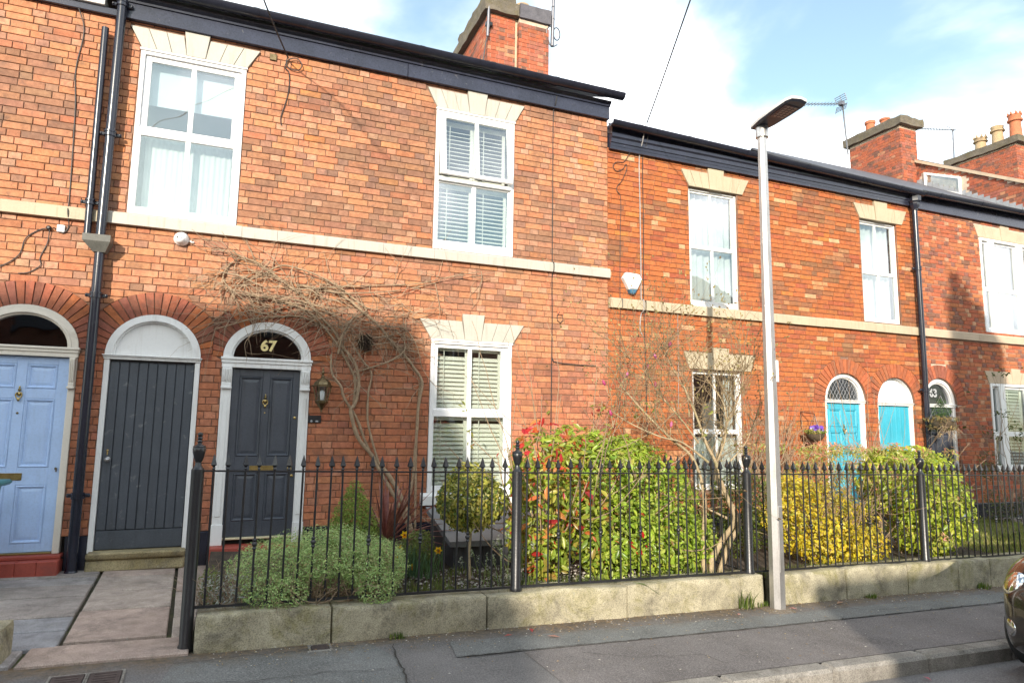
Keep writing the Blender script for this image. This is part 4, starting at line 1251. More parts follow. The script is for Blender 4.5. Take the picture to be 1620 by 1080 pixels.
# ------------------------------------------------------------------ the red house
op3 = {
 'wu': rect(12.57, 14.08, 3.44, 5.235), 'lu': trap(13.32, 5.235, 5.45, .77, .87), 'ku': trap(13.32, 5.45, 5.53, .13, .14),
 'wl': rect(12.57, 14.08, .92, 2.515), 'll': trap(13.32, 2.515, 2.735, .77, .87), 'kl': trap(13.32, 2.735, 2.80, .13, .14),
 'str': rect(10.7, 16, 3.262, 3.405),
 'ac': archop(11.26, 0, 2.09, .425, .46, .235, (10.822, 20)),
}
brick_wall(house3, 10.822, 15.9, .40, 5.56, .0745, blocker(op3), blocker({"a": rect(12.6,14.05,3.47,5.21), "b": rect(12.6,14.05,.96,2.5), "c": archop(11.26,0,2.09,.422,.457,0,(0,20))}), pal_red, 4, M['mortar_pale'], 300,
           lambda x, z: z > 1.3 and x < 13.2, S=.226, H=.113)
def pal_arch3(r): return jit((0.43,0.13,0.065) if r.random() < .7 else (0.30,0.11,0.07), r, .12)
arch_ring(house3, 11.26, 2.09, .425, .46, .228, 23, (10.826, 20), pal_arch3, 41)
lintel(house3, 13.32, 5.235, 5.448, .77, .87, .10, .13, 5.53, M['sandstone'], y=-.008, ky=-.012)
lintel(house3, 13.32, 2.515, 2.733, .77, .87, .10, .13, 2.80, M['sandstone'], y=-.008, ky=-.012)
string_course(house3, 10.822, 15.9, 3.262, 3.403, [12.3, 13.3, 14.6], M['sandstone'])
for z0, z1, zm in ((3.45,5.232,4.27), (.94,2.512,1.60)):
    fm = M['white']
    m = MB(); frame_ring(m, 12.585, 14.065, z0, z1, .05, .05, .06, .05, -.005, .10)
    for x in (12.82, 13.65): m.box(x, x+.165, -.004, .099, z0+.058, z1-.048, .004)
    w = m.build("window", fm, house3, smooth=30)
    for a, b in ((12.635,12.82), (12.985,13.65), (13.815,14.015)):
        for c, d, yy in ((z0+.06, zm, .025), (zm+.002, z1-.05, .045)):
            m = MB(); s = .04 if b-a > .3 else .02
            frame_ring(m, a+.001, b-.001, c, d, s, s, .045, .04, yy, yy+.04, .003); m.build("sash", fm, w, smooth=30)
            m = MB(); m.box(a+s-.003, b-s+.003, yy+.015, yy+.022, c+.042, d-.037); m.build("pane", M['glass_sky' if z0 > 3 else 'glass'], w)
    room(house3, 12.4, 14.3, z0-.3, z1+.2, .16, 1.8)
surround(house3, 11.265, .2, 2.045, 2.10, .428, .45, .065, .10, .055, M['white'], M['fanglass'], jamb='plain')
d3 = panel_door(house3, 10.906, 11.624, .225, 2.04, .09, M['navy_door'], [(10.98,11.22), (11.31,11.55)], [(.36,1.0),(1.12,1.60),(1.70,1.95)])
knocker(d3, 11.265, .088, 1.60); letterbox(d3, 11.265, .088, 1.06)
m = MB(); m.box(10.84, 11.69, -.06, .13, .19, .225, .005); m.build("threshold", M['white'], house3)
m = MB(); m.box(10.835, 11.70, -.14, .12, .02, .188, .01); m.build("door_step", M['kerb'], house3)
m = MB(); m.box(11.71, 15.9, -.012, .11, -.3, .398, .005); m.build("plinth", M['black'], house3)
m = MB(); m.box(10.826, 15.9, -.055, .11, 5.535, 5.775, .004); m.build("fascia", M['fascia'], house3)
m = MB(); m.box(10.826, 15.9, -.11, .11, 5.778, 5.80, .004); m.build("soffit", M['fascia'], house3)
gutter(house3, 10.80, 15.95, 5.795, 5.83, .072, -.185, M['black'], [11.3, 12.4, 13.5])
roof(house3, 10.83, 15.9, 5.80, math.radians(31.0), ridge_y=3.9)

# ------------------------------------------------------------------ chimneys and the taller house beyond
def stack(house, name, x0, x1, y0, y1, z0, z1, course, pal, seed, mortar):
    """chimney shaft: bricks laid on its front and left faces round a mortar core"""
    m = MB(); m.box(x0+.008, x1-.008, y0+.008, y1-.008, z0, z1); sh = m.build(name, mortar, house)
    r = random.Random(seed); b = MB(); j = .007
    nc = int((z1-z0)/course); S, H = .225, .112
    for i in range(nc):
        zb = z0+i*course
        for face in (0, 1):
            a, e = (x0, x1) if face == 0 else (y0, y1)
            u = a - (i % 2)*(S+H)/2 - .05*face; k = 0
            while u < e:
                L = S if k % 2 == 0 else H; k += 1
                p, q = max(u+j/2, a), min(u+L-j/2, e); u += L
                if q-p < .02: continue
                o = r.uniform(-.003,.003); b.cur = pal(r, (p+q)/2, zb)
                if face == 0: b.box(p, q, y0+o, y0+.05, zb+j/2, zb+course-j/2)
                else: b.box(x0+o, x0+.05, p, q, zb+j/2, zb+course-j/2)
    o = b.build("brickwork", M['brick_attr'], sh, recalc=False); o["kind"] = 'stuff'
    return sh
def pal_ch(r, u, z):
    q = r.random()
    return jit((0.40,0.12,0.065) if q < .5 else (0.34,0.125,0.085) if q < .8 else (0.20,0.10,0.075) if q < .93 else (0.45,0.22,0.13), r, .12)
def rough_box(house, name, x0, x1, y0, y1, z0, z1, mat, amp=.02, res=.12, seed=0):
    bm = bmesh.new(); bmesh.ops.create_cube(bm, size=1)
    c = max(1, int(max(x1-x0, y1-y0, z1-z0)/res))
    bmesh.ops.subdivide_edges(bm, edges=bm.edges[:], cuts=min(10, c), use_grid_fill=True)
    for v in bm.verts:
        p = [(x0+x1)/2+v.co.x*(x1-x0), (y0+y1)/2+v.co.y*(y1-y0), (z0+z1)/2+v.co.z*(z1-z0)]
        n = [float(vnoise(p[(k+1)%3]*7+k*9, p[(k+2)%3]*7+p[k]*5, seed+k))-.5 for k in range(3)]
        v.co = Vector([p[k]+n[k]*amp for k in range(3)])
    m = MB(); bm.verts.index_update()
    m.add([v.co[:] for v in bm.verts], [[v.index for v in f.verts] for f in bm.faces]); bm.free()
    return m.build(name, mat, house, smooth=60)
s1 = stack(house1, "chimney", 3.86, 4.40, 3.0, 4.87, 6.9, 9.28, .079, pal_ch, 1, M['mortar_pale'])
s2 = stack(house1, "chimney", 4.455, 5.075, 2.93, 4.6, 6.9, 9.27, .079, pal_ch, 2, M['mortar_pale'])
m = MB(); m.box(4.40, 4.456, 3.03, 4.6, 6.9, 9.3); m.build("render_strip", M['sandstone'], house1)
rough_box(s1, "chimney_cap", 3.76, 4.45, 2.9, 5.0, 9.285, 9.52, M['chim_stone'], .028, .12, 1)
rough_box(s1, "chimney_haunch", 3.85, 4.42, 3.02, 4.9, 9.50, 9.80, M['chim_stone'], .05, .12, 2)
rough_box(s2, "chimney_cap", 4.46, 5.11, 2.89, 4.65, 9.275, 9.56, plain("blue_brick_cap", (0.10,0.095,0.11), .8, .25, 9, 60, .5), .012, .12, 3)
m = MB(); m.lathe((4.75,3.5,9.55), [(.13,0),(.12,.3),(.15,.32),(.15,.38),(.10,.38)], 16); m.build("chimney_pot", M['buffpot'], s2, smooth=40)

s3 = stack(house3, "chimney", 15.4, 16.0, 3.57, 5.12, 6.6, 9.50, .0745, pal_ch, 3, M['mortar_pale'])
rough_box(s3, "chimney_cap", 15.30, 16.13, 3.45, 5.25, 9.50, 9.72, M['chim_stone'], .035, .12, 4)
for yy, h, r0 in ((4.55,.30,.125), (5.0,.42,.13)):
    m = MB(); m.lathe((15.68,yy-.35,9.70), [(r0*.9,0),(r0*.88,h*.75),(r0*1.05,h*.8),(r0*1.08,h*.95),(r0*.8,h)], 18); m.build("chimney_pot", M['terracotta'], s3, smooth=40)

# gable wall of the taller house, rising above the red house's roof
XG = 15.92; t31 = math.tan(math.radians(31))
def flz(y): return 5.80+(y+.12)*t31
def verge(y): return 7.15+(y-1.06)*.565
m = MB(); yb = 3.56
pts = [(-.1,5.6),(-.1,6.5),(yb,verge(yb)),(8,verge(yb)-(8-yb)*.5),(8,5.6)]
m.prism(pts, 'x', XG+.008, XG+6.0); g4 = m.build("gable_wall", M['mortar_pale'], house4)
b = MB(); r = random.Random(77); i = 0; z = 5.7; win = (2.50, 3.45, 7.42, 8.02)
def winq(y): return 0
while z < 8.7:
    u = -.1-(i % 2)*.17; k = 0
    while u < 4.6:
        L = .225 if k % 2 == 0 else .112; k += 1
        p, q = u+.0035, u+L-.0035; u += L
        zt = z+.0745-.007
        if zt > verge(max(p, min(q, yb)))-.02 or zt < flz(q)-.05: continue
        if q > 2.42 and p < 3.38 and z > 7.30+(p-2.45)*.48 and z < 7.80+(p-2.45)*.48: continue
        b.cur = pal_ch(r, p, z); b.box(XG+r.uniform(-.003,.003), XG+.05, p, q, z, zt)
    z += .0745; i += 1
b.build("brickwork", M['brick_attr'], g4, recalc=False)["kind"] = 'stuff'
m = MB(); m.prism([(.2,verge(.2)+.0),(.2,verge(.2)+.08),(yb,verge(yb)+.08),(yb,verge(yb))], 'x', XG-.06, XG+.3); m.build("verge_coping", M['sandstone'], house4)
# small window set on the slope
wy0, wy1 = 2.44, 3.36
def sl(y): return 7.32+(y-2.44)*.48
m = MB()
for a, b_, lo, hi in ((wy0,wy0+.06,0,.47), (wy1-.06,wy1,0,.47)):
    m.prism([(a,sl(a)+lo),(b_,sl(b_)+lo),(b_,sl(b_)+hi),(a,sl(a)+hi)], 'x', XG-.03, XG+.06)
for lo, hi in ((0,.06), (.41,.47)):
    m.prism([(wy0+.061,sl(wy0+.061)+lo),(wy1-.061,sl(wy1-.061)+lo),(wy1-.061,sl(wy1-.061)+hi),(wy0+.061,sl(wy0+.061)+hi)], 'x', XG-.028, XG+.058)
w4 = m.build("window", M['white'], house4)
m = MB(); m.prism([(wy0+.05,sl(wy0+.05)+.05),(wy1-.05,sl(wy1-.05)+.05),(wy1-.05,sl(wy1-.05)+.42),(wy0+.05,sl(wy0+.05)+.42)], 'x', XG+.0, XG+.004); m.build("pane", M['glass_sky'], w4)
# stepped lead flashing where the roof meets the gable
for k in range(26):
    y = .05+k*.135
    m = MB(); m.prism([(y,flz(y)-.02),(y+.14,flz(y+.14)-.02),(y+.14,flz(y)+.15),(y,flz(y)+.15)], 'x', XG-.012, XG-.005)
    m.build("flashing_step", M['lead'], house4)
roof(house4, XG+.3, 22, 6.55, math.radians(30), ridge_y=4)
s4 = stack(house4, "chimney", 20.1, 20.9, 3.57, 5.5, 7.5, 9.86, .0745, pal_ch, 5, M['mortar_pale'])
rough_box(s4, "chimney_cap", 20.0, 21.0, 3.45, 5.62, 9.86, 10.06, M['chim_stone'], .035, .12, 6)
for yy, h, mt, crown in ((4.72,.52,'buffpot',True), (4.22,.70,'buffpot',False), (3.72,.86,'terracotta',True)):
    m = MB(); r0 = .17
    m.lathe((20.4,yy,10.02), [(r0*1.05,0),(r0*.95,.05),(r0*.82,h*.66),(r0*1.12,h*.69),(r0*1.12,h*.75),(r0*.92,h*.78),(r0*1.0,h*.92),(r0*.85,h*.92),(r0*.8,h*.6)], 18)
    if crown:
        for k in range(8):
            a = 2*math.pi*k/8
            m.lathe((20.4+r0*.92*math.cos(a), yy+r0*.92*math.sin(a), 10.02+h*.9), [(.045,0),(.03,.05),(.006,.11)], 5)
    m.build("chimney_pot", M[mt], s4, smooth=40)
# ------------------------------------------------------------------ drainpipes and their hopper
dpa = downpipe((-1.435, -1.445), .105, 3.37, -.105, .048, (.86, 2.88), "black downpipe below the grey hopper, beside the pale blue door", "drainpipes on the terrace", shoe=True)
m = MB()
for (a, b) in (((-1.445,-.105,3.33), None),):
    top = [(-1.595,-.20),(-1.345,-.20),(-1.345,-.03),(-1.595,-.03)]
    low = [(-1.50,-.155),(-1.39,-.155),(-1.39,-.05),(-1.50,-.05)]
    vs = [(x,y,3.325) for x,y in low]+[(x,y,3.43) for x,y in top]+[(x,y,3.50) for x,y in top]+[(x+(.012 if x<-1.5 else -.012),y+(.012 if y<-.1 else -.012),3.50) for x,y in top]+[(x+(.012 if x<-1.5 else -.012),y+(.012 if y<-.1 else -.012),3.44) for x,y in top]
    fs = [(0,3,2,1),(16,17,18,19)]
    for L in (0,4,8,12):
        for i in range(4): fs.append((L+i, L+(i+1)%4, L+4+(i+1)%4, L+4+i))
    m.add(vs, fs)
m.build("hopper", plain("hopper_lead_paint", (0.10,0.098,0.085), .55, .2, 8, 60, .2), dpa)
downpipe((-1.452, -1.452), 3.46, 6.16, -.105, .048, (4.62, 6.10), "thick black downpipe running from the gutter into the hopper", "drainpipes on the terrace")
downpipe((-1.575, -1.592), 3.46, 5.80, -.085, .036, (3.86,), "thinner black vent pipe left of the thick downpipe", "drainpipes on the terrace")
dpb = downpipe((10.755, 10.755), .12, 5.62, -.10, .046, (2.32, 4.42), "dark downpipe between the orange house and the red house", "drainpipes on the terrace", shoe=True)
m = MB(); m.lathe((10.755,-.11,5.46), [(.05,0),(.055,.04),(.075,.07),(.08,.13),(.105,.16),(.11,.25),(.115,.27),(.09,.27)], 8, rot=math.pi/8); m.build("hopper", M['black'], dpb, smooth=30)

# ------------------------------------------------------------------ low garden wall of stone blocks, iron railings on top
def wall_top(x): return 0.282 - 0.0105*x
def stone_wall(x0, x1, joints, label):
    t = thing("garden_wall", ((x0+x1)/2, -2.63, gz((x0+x1)/2)), label, "wall", "low stone walls along the pavement")
    xs = [x0]+joints+[x1]
    for n, (a, b) in enumerate(zip(xs, xs[1:])):
        bm = bmesh.new(); bmesh.ops.create_cube(bm, size=1)
        bmesh.ops.subdivide_edges(bm, edges=bm.edges[:], cuts=9, use_grid_fill=True)
        sx = b-a-.0045; zt = wall_top((a+b)/2); zb = gz((a+b)/2)-.06
        hx, hy, hz = sx/2, .135, (zt-zb)/2
        for v in bm.verts:
            q = Vector((v.co.x*sx, v.co.y*.27, v.co.z*(zt-zb)))
            # worn arrises
            R = .022
            for u, w in ((0,1),(0,2),(1,2)):
                lim = (hx,hy,hz)
                du, dw = lim[u]-abs(q[u]), lim[w]-abs(q[w])
                if du < R and dw < R and (w != 2 or q.z > 0):
                    d = math.hypot(R-du, R-dw)
                    if d > R:
                        q[u] = math.copysign(lim[u]-R+(R-du)*R/d, q[u]); q[w] = math.copysign(lim[w]-R+(R-dw)*R/d, q[w])
            p = Vector(((a+b)/2+q.x, -2.635+q.y, (zt+zb)/2+q.z))
            nz = [float(vnoise(p.x*9+k*31, (p.y+p.z)*9+k*17, 40+k))-.5 for k in range(3)]
            nb = float(vnoise(p.x*2.3+9, p.z*3+p.y, 60+n))-.5
            v.co = p+Vector((nz[0]*.004, nz[1]*.016+nb*.034, nz[2]*.010+nb*.02-.0105*(p.x-(a+b)/2)))
        bm.verts.index_update(); m = MB()
        m.add([v.co[:] for v in bm.verts], [[v.index for v in f.verts] for f in bm.faces]); bm.free()
        m.build("stone_block", M['wall_stone'], t, smooth=60)
    return t
stone_wall(-.195, 4.74, [.72, 1.93, 3.22, 4.46], "mossy low stone wall under the railings in front of number 67")
stone_wall(4.97, 12.8, [5.80, 6.68, 7.46, 8.0, 9.2, 10.4, 11.6], "mossy low stone wall right of the lamp post below the yellow shrub")
stone_wall(-2.6, -1.285, [-1.9], "short end of grey stone wall at the bottom left corner")

iron_pk = {}
RY = -2.665
def rail_z(x): return 1.253 - 0.0165*x
def foot_z(x): return 0.318 - 0.0150*x
def picket_parts(root, x, y, knuckle, rot=0):
    """one bar with its spearhead; the first is built, the rest are copies"""
    zf, zr = foot_z(x), rail_z(x)
    key = (knuckle, rot)
    base = Vector(org(root))
    if key not in iron_pk:
        m = MB(); m.tube([(0,0,0),(0,0,.965)], .0078, 8)
        b = m.build("picket", M['iron'], None, smooth=50)
        s = MB(); s.lathe((0,0,.945), [(.010,0),(.015,.006),(.010,.016),(.012,.022),(.027,.034),(.021,.052),(.012,.082),(.0015,.112)], 4, rot=math.pi/4 if not rot else math.pi/4)
        sp = s.build("spearhead", M['iron'], None); sp.parent = b
        if knuckle:
            k = MB(); k.lathe((0,0,.375), [(.010,0),(.017,.010),(.010,.022),(.020,.034),(.020,.046),(.010,.058),(.017,.070),(.010,.080)], 10)
            kn = k.build("knuckle", M['iron'], None, smooth=50); kn.parent = b
        b.parent = root; b.location = Vector((x,y,zf))-base
        iron_pk[key] = b
        return b
    o = copy_child(iron_pk[key], root, Vector((x,y,zf))-base)
    o.rotation_euler = (RNG.gauss(0,.006), RNG.gauss(0,.007), RNG.gauss(0,.12))
    return o

POST = {}
def rail_post(root, x, y, zb):
    base = Vector(org(root)); zt = rail_z(x)+.016
    h = zt-zb
    m = MB(); m.lathe((x,y,zb), [(.050,0),(.050,.03),(.043,.045),(.043,h-.03),(.043,h-.006),(.036,h+.002),(.024,h+.02),(.020,h+.045)], 20)
    p = m.build("post", M['iron'], root, loc=(x,y,zb), smooth=40)
    m = MB(); z = zt
    m.lathe((x,y,z), [(.019,.045),(.026,.055),(.034,.08),(.042,.115),(.0445,.140),(.040,.148),(.044,.153),(.040,.160),(.020,.168),(.013,.180),(.019,.190),(.013,.200),(.012,.203),(.021,.213),(.012,.224),(.016,.230),(.0185,.241),(.014,.252),(.004,.257)], 18)
    m.build("finial", M['iron'], p, loc=(x,y,zb), smooth=40)

def railing(x0, x1, label, post_at, bar=.1018, first=None, knuckle=4):
    xm = (x0+x1)/2
    t = thing("iron_railing", (xm, RY, wall_top(xm)), label, "railing", "black iron railings")
    for name, zf_, hh in (("top_rail", rail_z, .006), ("bottom_rail", foot_z, .009)):
        m = MB(); n = 8
        for i in range(n):
            a, b = x0+(x1-x0)*i/n, x0+(x1-x0)*(i+1)/n
            vs = [(q, RY+dy, zf_(q)+dz) for q in (a, b) for dy, dz in ((-.012,-hh),(.012,-hh),(.012,hh),(-.012,hh))]
            m.add(vs, [(0,1,5,4),(1,2,6,5),(2,3,7,6),(3,0,4,7)]+([(0,3,2,1)] if i == 0 else [])+([(4,5,6,7)] if i == n-1 else []))
        m.build(name, M['iron'], t)
    for px, ground in post_at:
        rail_post(t, px, RY, ground if ground is not None else wall_top(px)-.005)
    i = 1; x = x0+bar
    while x < x1-.04:
        if all(abs(x-p[0]) > .05 for p in post_at): picket_parts(t, x, RY, i % knuckle == 0)
        i += 1; x = x0+bar*i
    return t
railing(-.25, 4.655, "black spear-topped railing along the wall in front of number 67", [(-.25, gz(-.25)), (2.215, None), (4.655, None)], .10219)
railing(4.655, 9.52, "black spear-topped railing behind the lamp post and the yellow shrub", [(7.09, None)], .10146)
railing(9.52, 12.9, "black spear-topped railing at the far right beyond the lawn", [(9.52, None)], .1015)
# the railing that divides the two gardens
t = thing("iron_railing", (4.655, -1.5, .2), "black railing running back to the house between the two gardens", "railing", "black iron railings")
m = MB(); m.box(4.645, 4.665, -2.6, -.1, rail_z(4.65)-.006, rail_z(4.65)+.006); m.build("top_rail", M['iron'], t)
m = MB(); m.box(4.645, 4.665, -2.6, -.1, foot_z(4.65)-.008, foot_z(4.65)+.008); m.build("bottom_rail", M['iron'], t)
for i in range(1, 21): picket_parts(t, 4.655, -2.62+.12*i, False)

# ------------------------------------------------------------------ street lamp
lx, ly = 4.76, -2.915; lz = gz(lx)
lamp = thing("street_lamp", (lx, ly, lz), "tall pale galvanised street lamp with a flat lamp head in front of the wall", "street lamp")
m = MB(); m.lathe((lx,ly,lz-.02), [(.073,0),(.071,.9),(.061,2.2),(.051,3.6),(.045,4.66)], 8, rot=math.radians(21.5))
m.build("column", M['galv'], lamp)
m = MB(); m.lathe((lx,ly,lz+4.60), [(.052,0),(.062,.004),(.062,.115),(.055,.125)], 20); m.build("collar", M['galv'], lamp, smooth=40)
m = MB(); m.box(lx-.008, lx+.045, ly-.070, ly-.058, lz+2.12, lz+2.33, .003)
m.v = [(lx+(x-lx)*math.cos(.5)-(y-ly)*math.sin(.5)*1.0, ly+(x-lx)*math.sin(.5)+(y-ly)*math.cos(.5), z) for x, y, z in m.v]
m.build("number_plate", M['plastic_white'], lamp)
m = MB(); m.box(lx-.026, lx+.026, ly-.0725, ly-.064, lz+.35, lz+.95, .003); m.build("access_door", M['galv'], lamp)
m = MB(); m.lathe((lx,ly,lz), [(.16,-.01),(.15,.006),(.10,.016),(.085,.02)], 14); m.build("base_fillet", M['asphalt_dirty'], lamp, smooth=40)
# the head: a thin tapering slab reaching out over the road, tilted up a little
M['lamp_led'] = plain("led_cover", (0.34,0.25,0.22), .4, .1, 9, 60, 0)
hz = lz+4.735; tl = math.tan(math.radians(4.5))
outl = [(-.070,.085),(.070,.085),(.105,-.07),(.118,-.28),(.118,-.45),(.092,-.505),(0,-.525),(-.092,-.505),(-.118,-.45),(-.118,-.28),(-.105,-.07)]
def hd(p, dz): return (lx+p[0], ly+p[1], hz+dz-p[1]*tl)
n = len(outl); inner = [(p[0]*.80, p[1]*.86-.02) for p in outl]
m = MB(); m.add([hd(p,.0) for p in outl]+[hd(p,.026) for p in outl]+[hd(p,.046 if p[1] > -.3 else .036) for p in inner],
      [tuple(2*n+i for i in range(n))]+[q for i in range(n) for q in ((i,(i+1)%n,n+(i+1)%n,n+i),(n+i,n+(i+1)%n,2*n+(i+1)%n,2*n+i))])
m.build("head_shell", M['lamp_top'], lamp, smooth=40)
m = MB(); m.add([hd(p,-.003) for p in outl]+[hd((p[0]*.9,p[1]*.94-.01),-.016) for p in outl], [tuple(n+i for i in range(n))[::-1]]+[(i,n+i,n+(i+1)%n,(i+1)%n) for i in range(n)])
m.build("head_underside", M['lamp_dark'], lamp)
m = MB(); m.add([hd(p,-.0195) for p in ((-.080,-.20),(.080,-.20),(.092,-.43),(-.092,-.43))]+[hd(p,-.023) for p in ((-.076,-.205),(.076,-.205),(.087,-.425),(-.087,-.425))], [(4,5,6,7),(0,1,5,4),(1,2,6,5),(2,3,7,6),(3,0,4,7)])
lens = m.build("lens_panel", M['lamp_lens'], lamp)
for i in range(6):
    for j in (-1, 0, 1):
        m = MB(); yy = -.235-.034*i; m.add([hd((j*.045+dx*.017, yy+dy*.012), -.0255) for dx, dy in ((-1,-1),(1,-1),(1,1),(-1,1))], [(0,1,2,3)])
        if i == 0 and j == -1:
            m.build("led_lens", M['lamp_led'], lens)
        else: m.build("led_lens", M['lamp_led'], lens)
m = MB(); m.lathe((lx,ly,lz+4.715), [(.052,0),(.075,.02),(.085,.045)], 16); m.build("head_socket", M['lamp_dark'], lamp, smooth=40)

# ------------------------------------------------------------------ things fixed on the walls
t = thing("wall_lantern", (.855, 0, 1.7), "bronze hexagonal wall lantern right of the charcoal door of 67", "lantern")
cx, cy = .855, -.135
m = MB(); m.lathe((cx,cy,2.02), [(.118,0),(.118,.012),(.098,.022),(.088,.05),(.050,.085),(.030,.092),(.020,.105)], 6); m.build("roof", M['bronze'], t)
m = MB(); m.lathe((cx,cy,2.12), [(.012,0),(.022,.01),(.010,.03),(.016,.05),(.020,.062),(.008,.085),(.012,.10),(.002,.125)], 10); m.build("finial", M['bronze'], t, smooth=40)
m = MB()
for k in range(6):
    a = k*math.pi/3
    m.tube([(cx+.062*math.cos(a), cy+.062*math.sin(a), 1.865), (cx+.098*math.cos(a), cy+.098*math.sin(a), 2.022)], .007, 6)
m.build("cage_bar", M['bronze'], t)
m = MB(); m.lathe((cx,cy,1.868), [(.056,0),(.092,.15)], 6); m.build("glazing", M['glass'], t)
m = MB(); m.lathe((cx,cy,1.865), [(.012,0),(.022,.01),(.026,.05),(.026,.10),(.012,.115)], 10); m.build("bulb", M['plastic_white'], t, smooth=50)
m = MB(); m.lathe((cx,cy,1.755), [(.004,-.025),(.012,-.01),(.008,0),(.020,.02),(.030,.04),(.045,.06),(.070,.08),(.074,.105),(.060,.112)], 6); m.build("lower_bowl", M['bronze'], t)
m = MB(); m.box(cx-.035, cx+.035, -.02, -.004, 1.80, 2.02, .006); m.tube([(cx,-.01,1.98),(cx,-.05,2.03),(cx,-.08,2.03)], .010, 8); m.build("wall_bracket", M['bronze'], t)

t = thing("bell_plate", (.80, 0, 1.65), "small black wall plate below the bronze lantern", "plate")
m = MB(); m.box(.722, .872, -.018, .0, 1.612, 1.698, .004); m.build("plate", M['plastic_dark'], t)
m = MB(); m.lathe((.765,-.018,1.632), [(.013,0),(.012,.004)], 10, axis='y'); m.box(.81,.84,-.021,-.017,1.622,1.640,.001); m.build("sticker", M['numwhite'], t)

t = thing("security_camera", (-.70, 0, 3.58), "white dome security camera under the string course above the passage door", "camera")
m = MB(); m.lathe((-.705,-.004,3.585), [(.075,0),(.078,.02),(.070,.035),(.062,.06),(.035,.085)], 20, axis='y'); m.build("housing", M['plastic_white'], t, smooth=40)
m = MB(); m.lathe((-.715,-.062,3.575), [(.052,0),(.050,.02),(.035,.042),(.006,.05)], 20, axis='y'); m.build("turret", M['plastic_white'], t, smooth=50)
m = MB()
for dx in (-.018, .014): m.lathe((-.720+dx,-.102,3.580), [(.012,0),(.010,.008)], 10, axis='y')
m.build("lens", M['plastic_dark'], t)
m = MB(); m.tube([(-.62,-.02,3.575),(-.60,-.02,3.56),(-.58,-.012,3.565)], .010, 6); m.build("cable_boss", M['plastic_white'], t)

t = thing("alarm_box", (5.02, 0, 3.6), "white kite-shaped burglar alarm box with a blue tip on the orange wall", "alarm box")
hexa = [(4.915,3.775),(5.125,3.765),(5.172,3.695),(5.068,3.500),(5.040,3.478),(4.985,3.500),(4.862,3.695)]
def prism_bev(m, pts, y0, y1, ch): voussoir_prism(m, pts, y0, y1, ch)
m = MB(); prism_bev(m, [(4.915,3.775),(5.125,3.765),(5.172,3.695),(5.095,3.548),(5.010,3.548-.004),(4.985-.028,3.535),(4.862,3.695)], -.075, -.003, .014); m.build("cover", M['plastic_white'], t)
m = MB(); prism_bev(m, [(4.958,3.531),(5.012,3.541),(5.094,3.545),(5.062,3.485),(5.030,3.470),(4.985,3.482)], -.068, -.004, .012); m.build("strobe_lens", plain("blue_grey_strobe", (0.06,0.16,0.25), .2, .1, 5, 40, 0), t)
# faded maker's lettering, no longer legible: broken strokes and a small swoosh
m = MB()
for k in range(7): m.box(4.945+.022*k, 4.945+.022*k+.006+.006*(k % 2), -.0765, -.0748, 3.655-.003*(k % 3), 3.672+.006*(k % 2))
m.tube([(5.04+.004*i, -.076, 3.690+.012*math.sin(i*.5)) for i in range(12)], .003, 4)
m.build("faded_logo", plain("faded_print", (0.50,0.44,0.45), .5, .1, 40, 90, 0), t)

def cable(label, pts, r=.006, mat='cable_dark', n=5, group="cables on the walls", name="cable", sub=5):
    P = [Vector(p) for p in pts]; out = []
    for i in range(len(P)-1):
        p0, p1, p2, p3 = P[max(i-1,0)], P[i], P[i+1], P[min(i+2,len(P)-1)]
        for k in range(sub):
            t = k/sub
            out.append(.5*((2*p1)+(p2-p0)*t+(2*p0-5*p1+4*p2-p3)*t*t+(3*p1-p0-3*p2+p3)*t*t*t))
    out.append(P[-1]); m = MB(); m.tube(out, r, n)
    o = m.build(name, M[mat], None, loc=tuple(P[0]), smooth=60)
    return tag(o, label, "cable", group)
Y = -.014
cable("dark cable wandering down the left wall from the eaves", [(-1.86,-.05,5.98),(-1.80,Y,5.75),(-1.84,Y,5.3),(-1.81,Y,4.9),(-1.79,Y,4.3),(-1.78,Y,3.86),(-1.77,-.07,3.74),(-1.76,Y,3.6),(-1.80,Y,3.52),(-1.86,Y,3.55),(-1.89,-.03,3.56)])
cable("drooping black cable from a wall plug towards the left edge", [(-1.93,-.03,3.55),(-2.02,Y,3.52),(-2.12,Y,3.42),(-2.16,Y,3.25),(-2.30,Y,3.12),(-2.50,Y,3.05),(-2.8,Y,3.02)], .006)
cable("short black cable hanging from the wall plug left of the hopper", [(-1.92,-.03,3.54),(-1.93,Y,3.40),(-1.98,Y,3.24),(-1.97,Y,3.16),(-2.06,Y,3.08),(-2.15,Y,3.06)], .005)
t = thing("cable_plug", (-1.86,0,3.56), "small black and white cable boxes on the left wall", "cable box")
m = MB(); m.lathe((-1.93,-.002,3.555), [(.024,0),(.024,.03),(.012,.045)], 10, axis='y'); m.build("plug", M['plastic_dark'], t)
m = MB(); m.box(-1.86,-1.79,-.03,-.002,3.525,3.60,.006); m.build("junction", M['plastic_white'], t)
cable("cable loop tied below the fascia over the top left wall", [(.28,-.04,5.93),(.26,-.03,5.86),(.30,-.02,5.80),(.40,-.03,5.79),(.44,-.04,5.86),(.38,-.04,5.93),(.29,-.03,5.90),(.25,-.02,5.80),(.30,-.02,5.74),(.31,Y,5.55),(.28,Y,5.35),(.24,Y,5.18),(.25,Y,5.08)], .0065)
m = MB(); m.box(.075, .155, -.02, .0, 5.86, 5.94, .004); o = m.build("cable_clip_box", M['bronze'], None, loc=(.115,0,5.9)); tag(o, "small dark fixing box under the fascia beside the cable loop", "box")
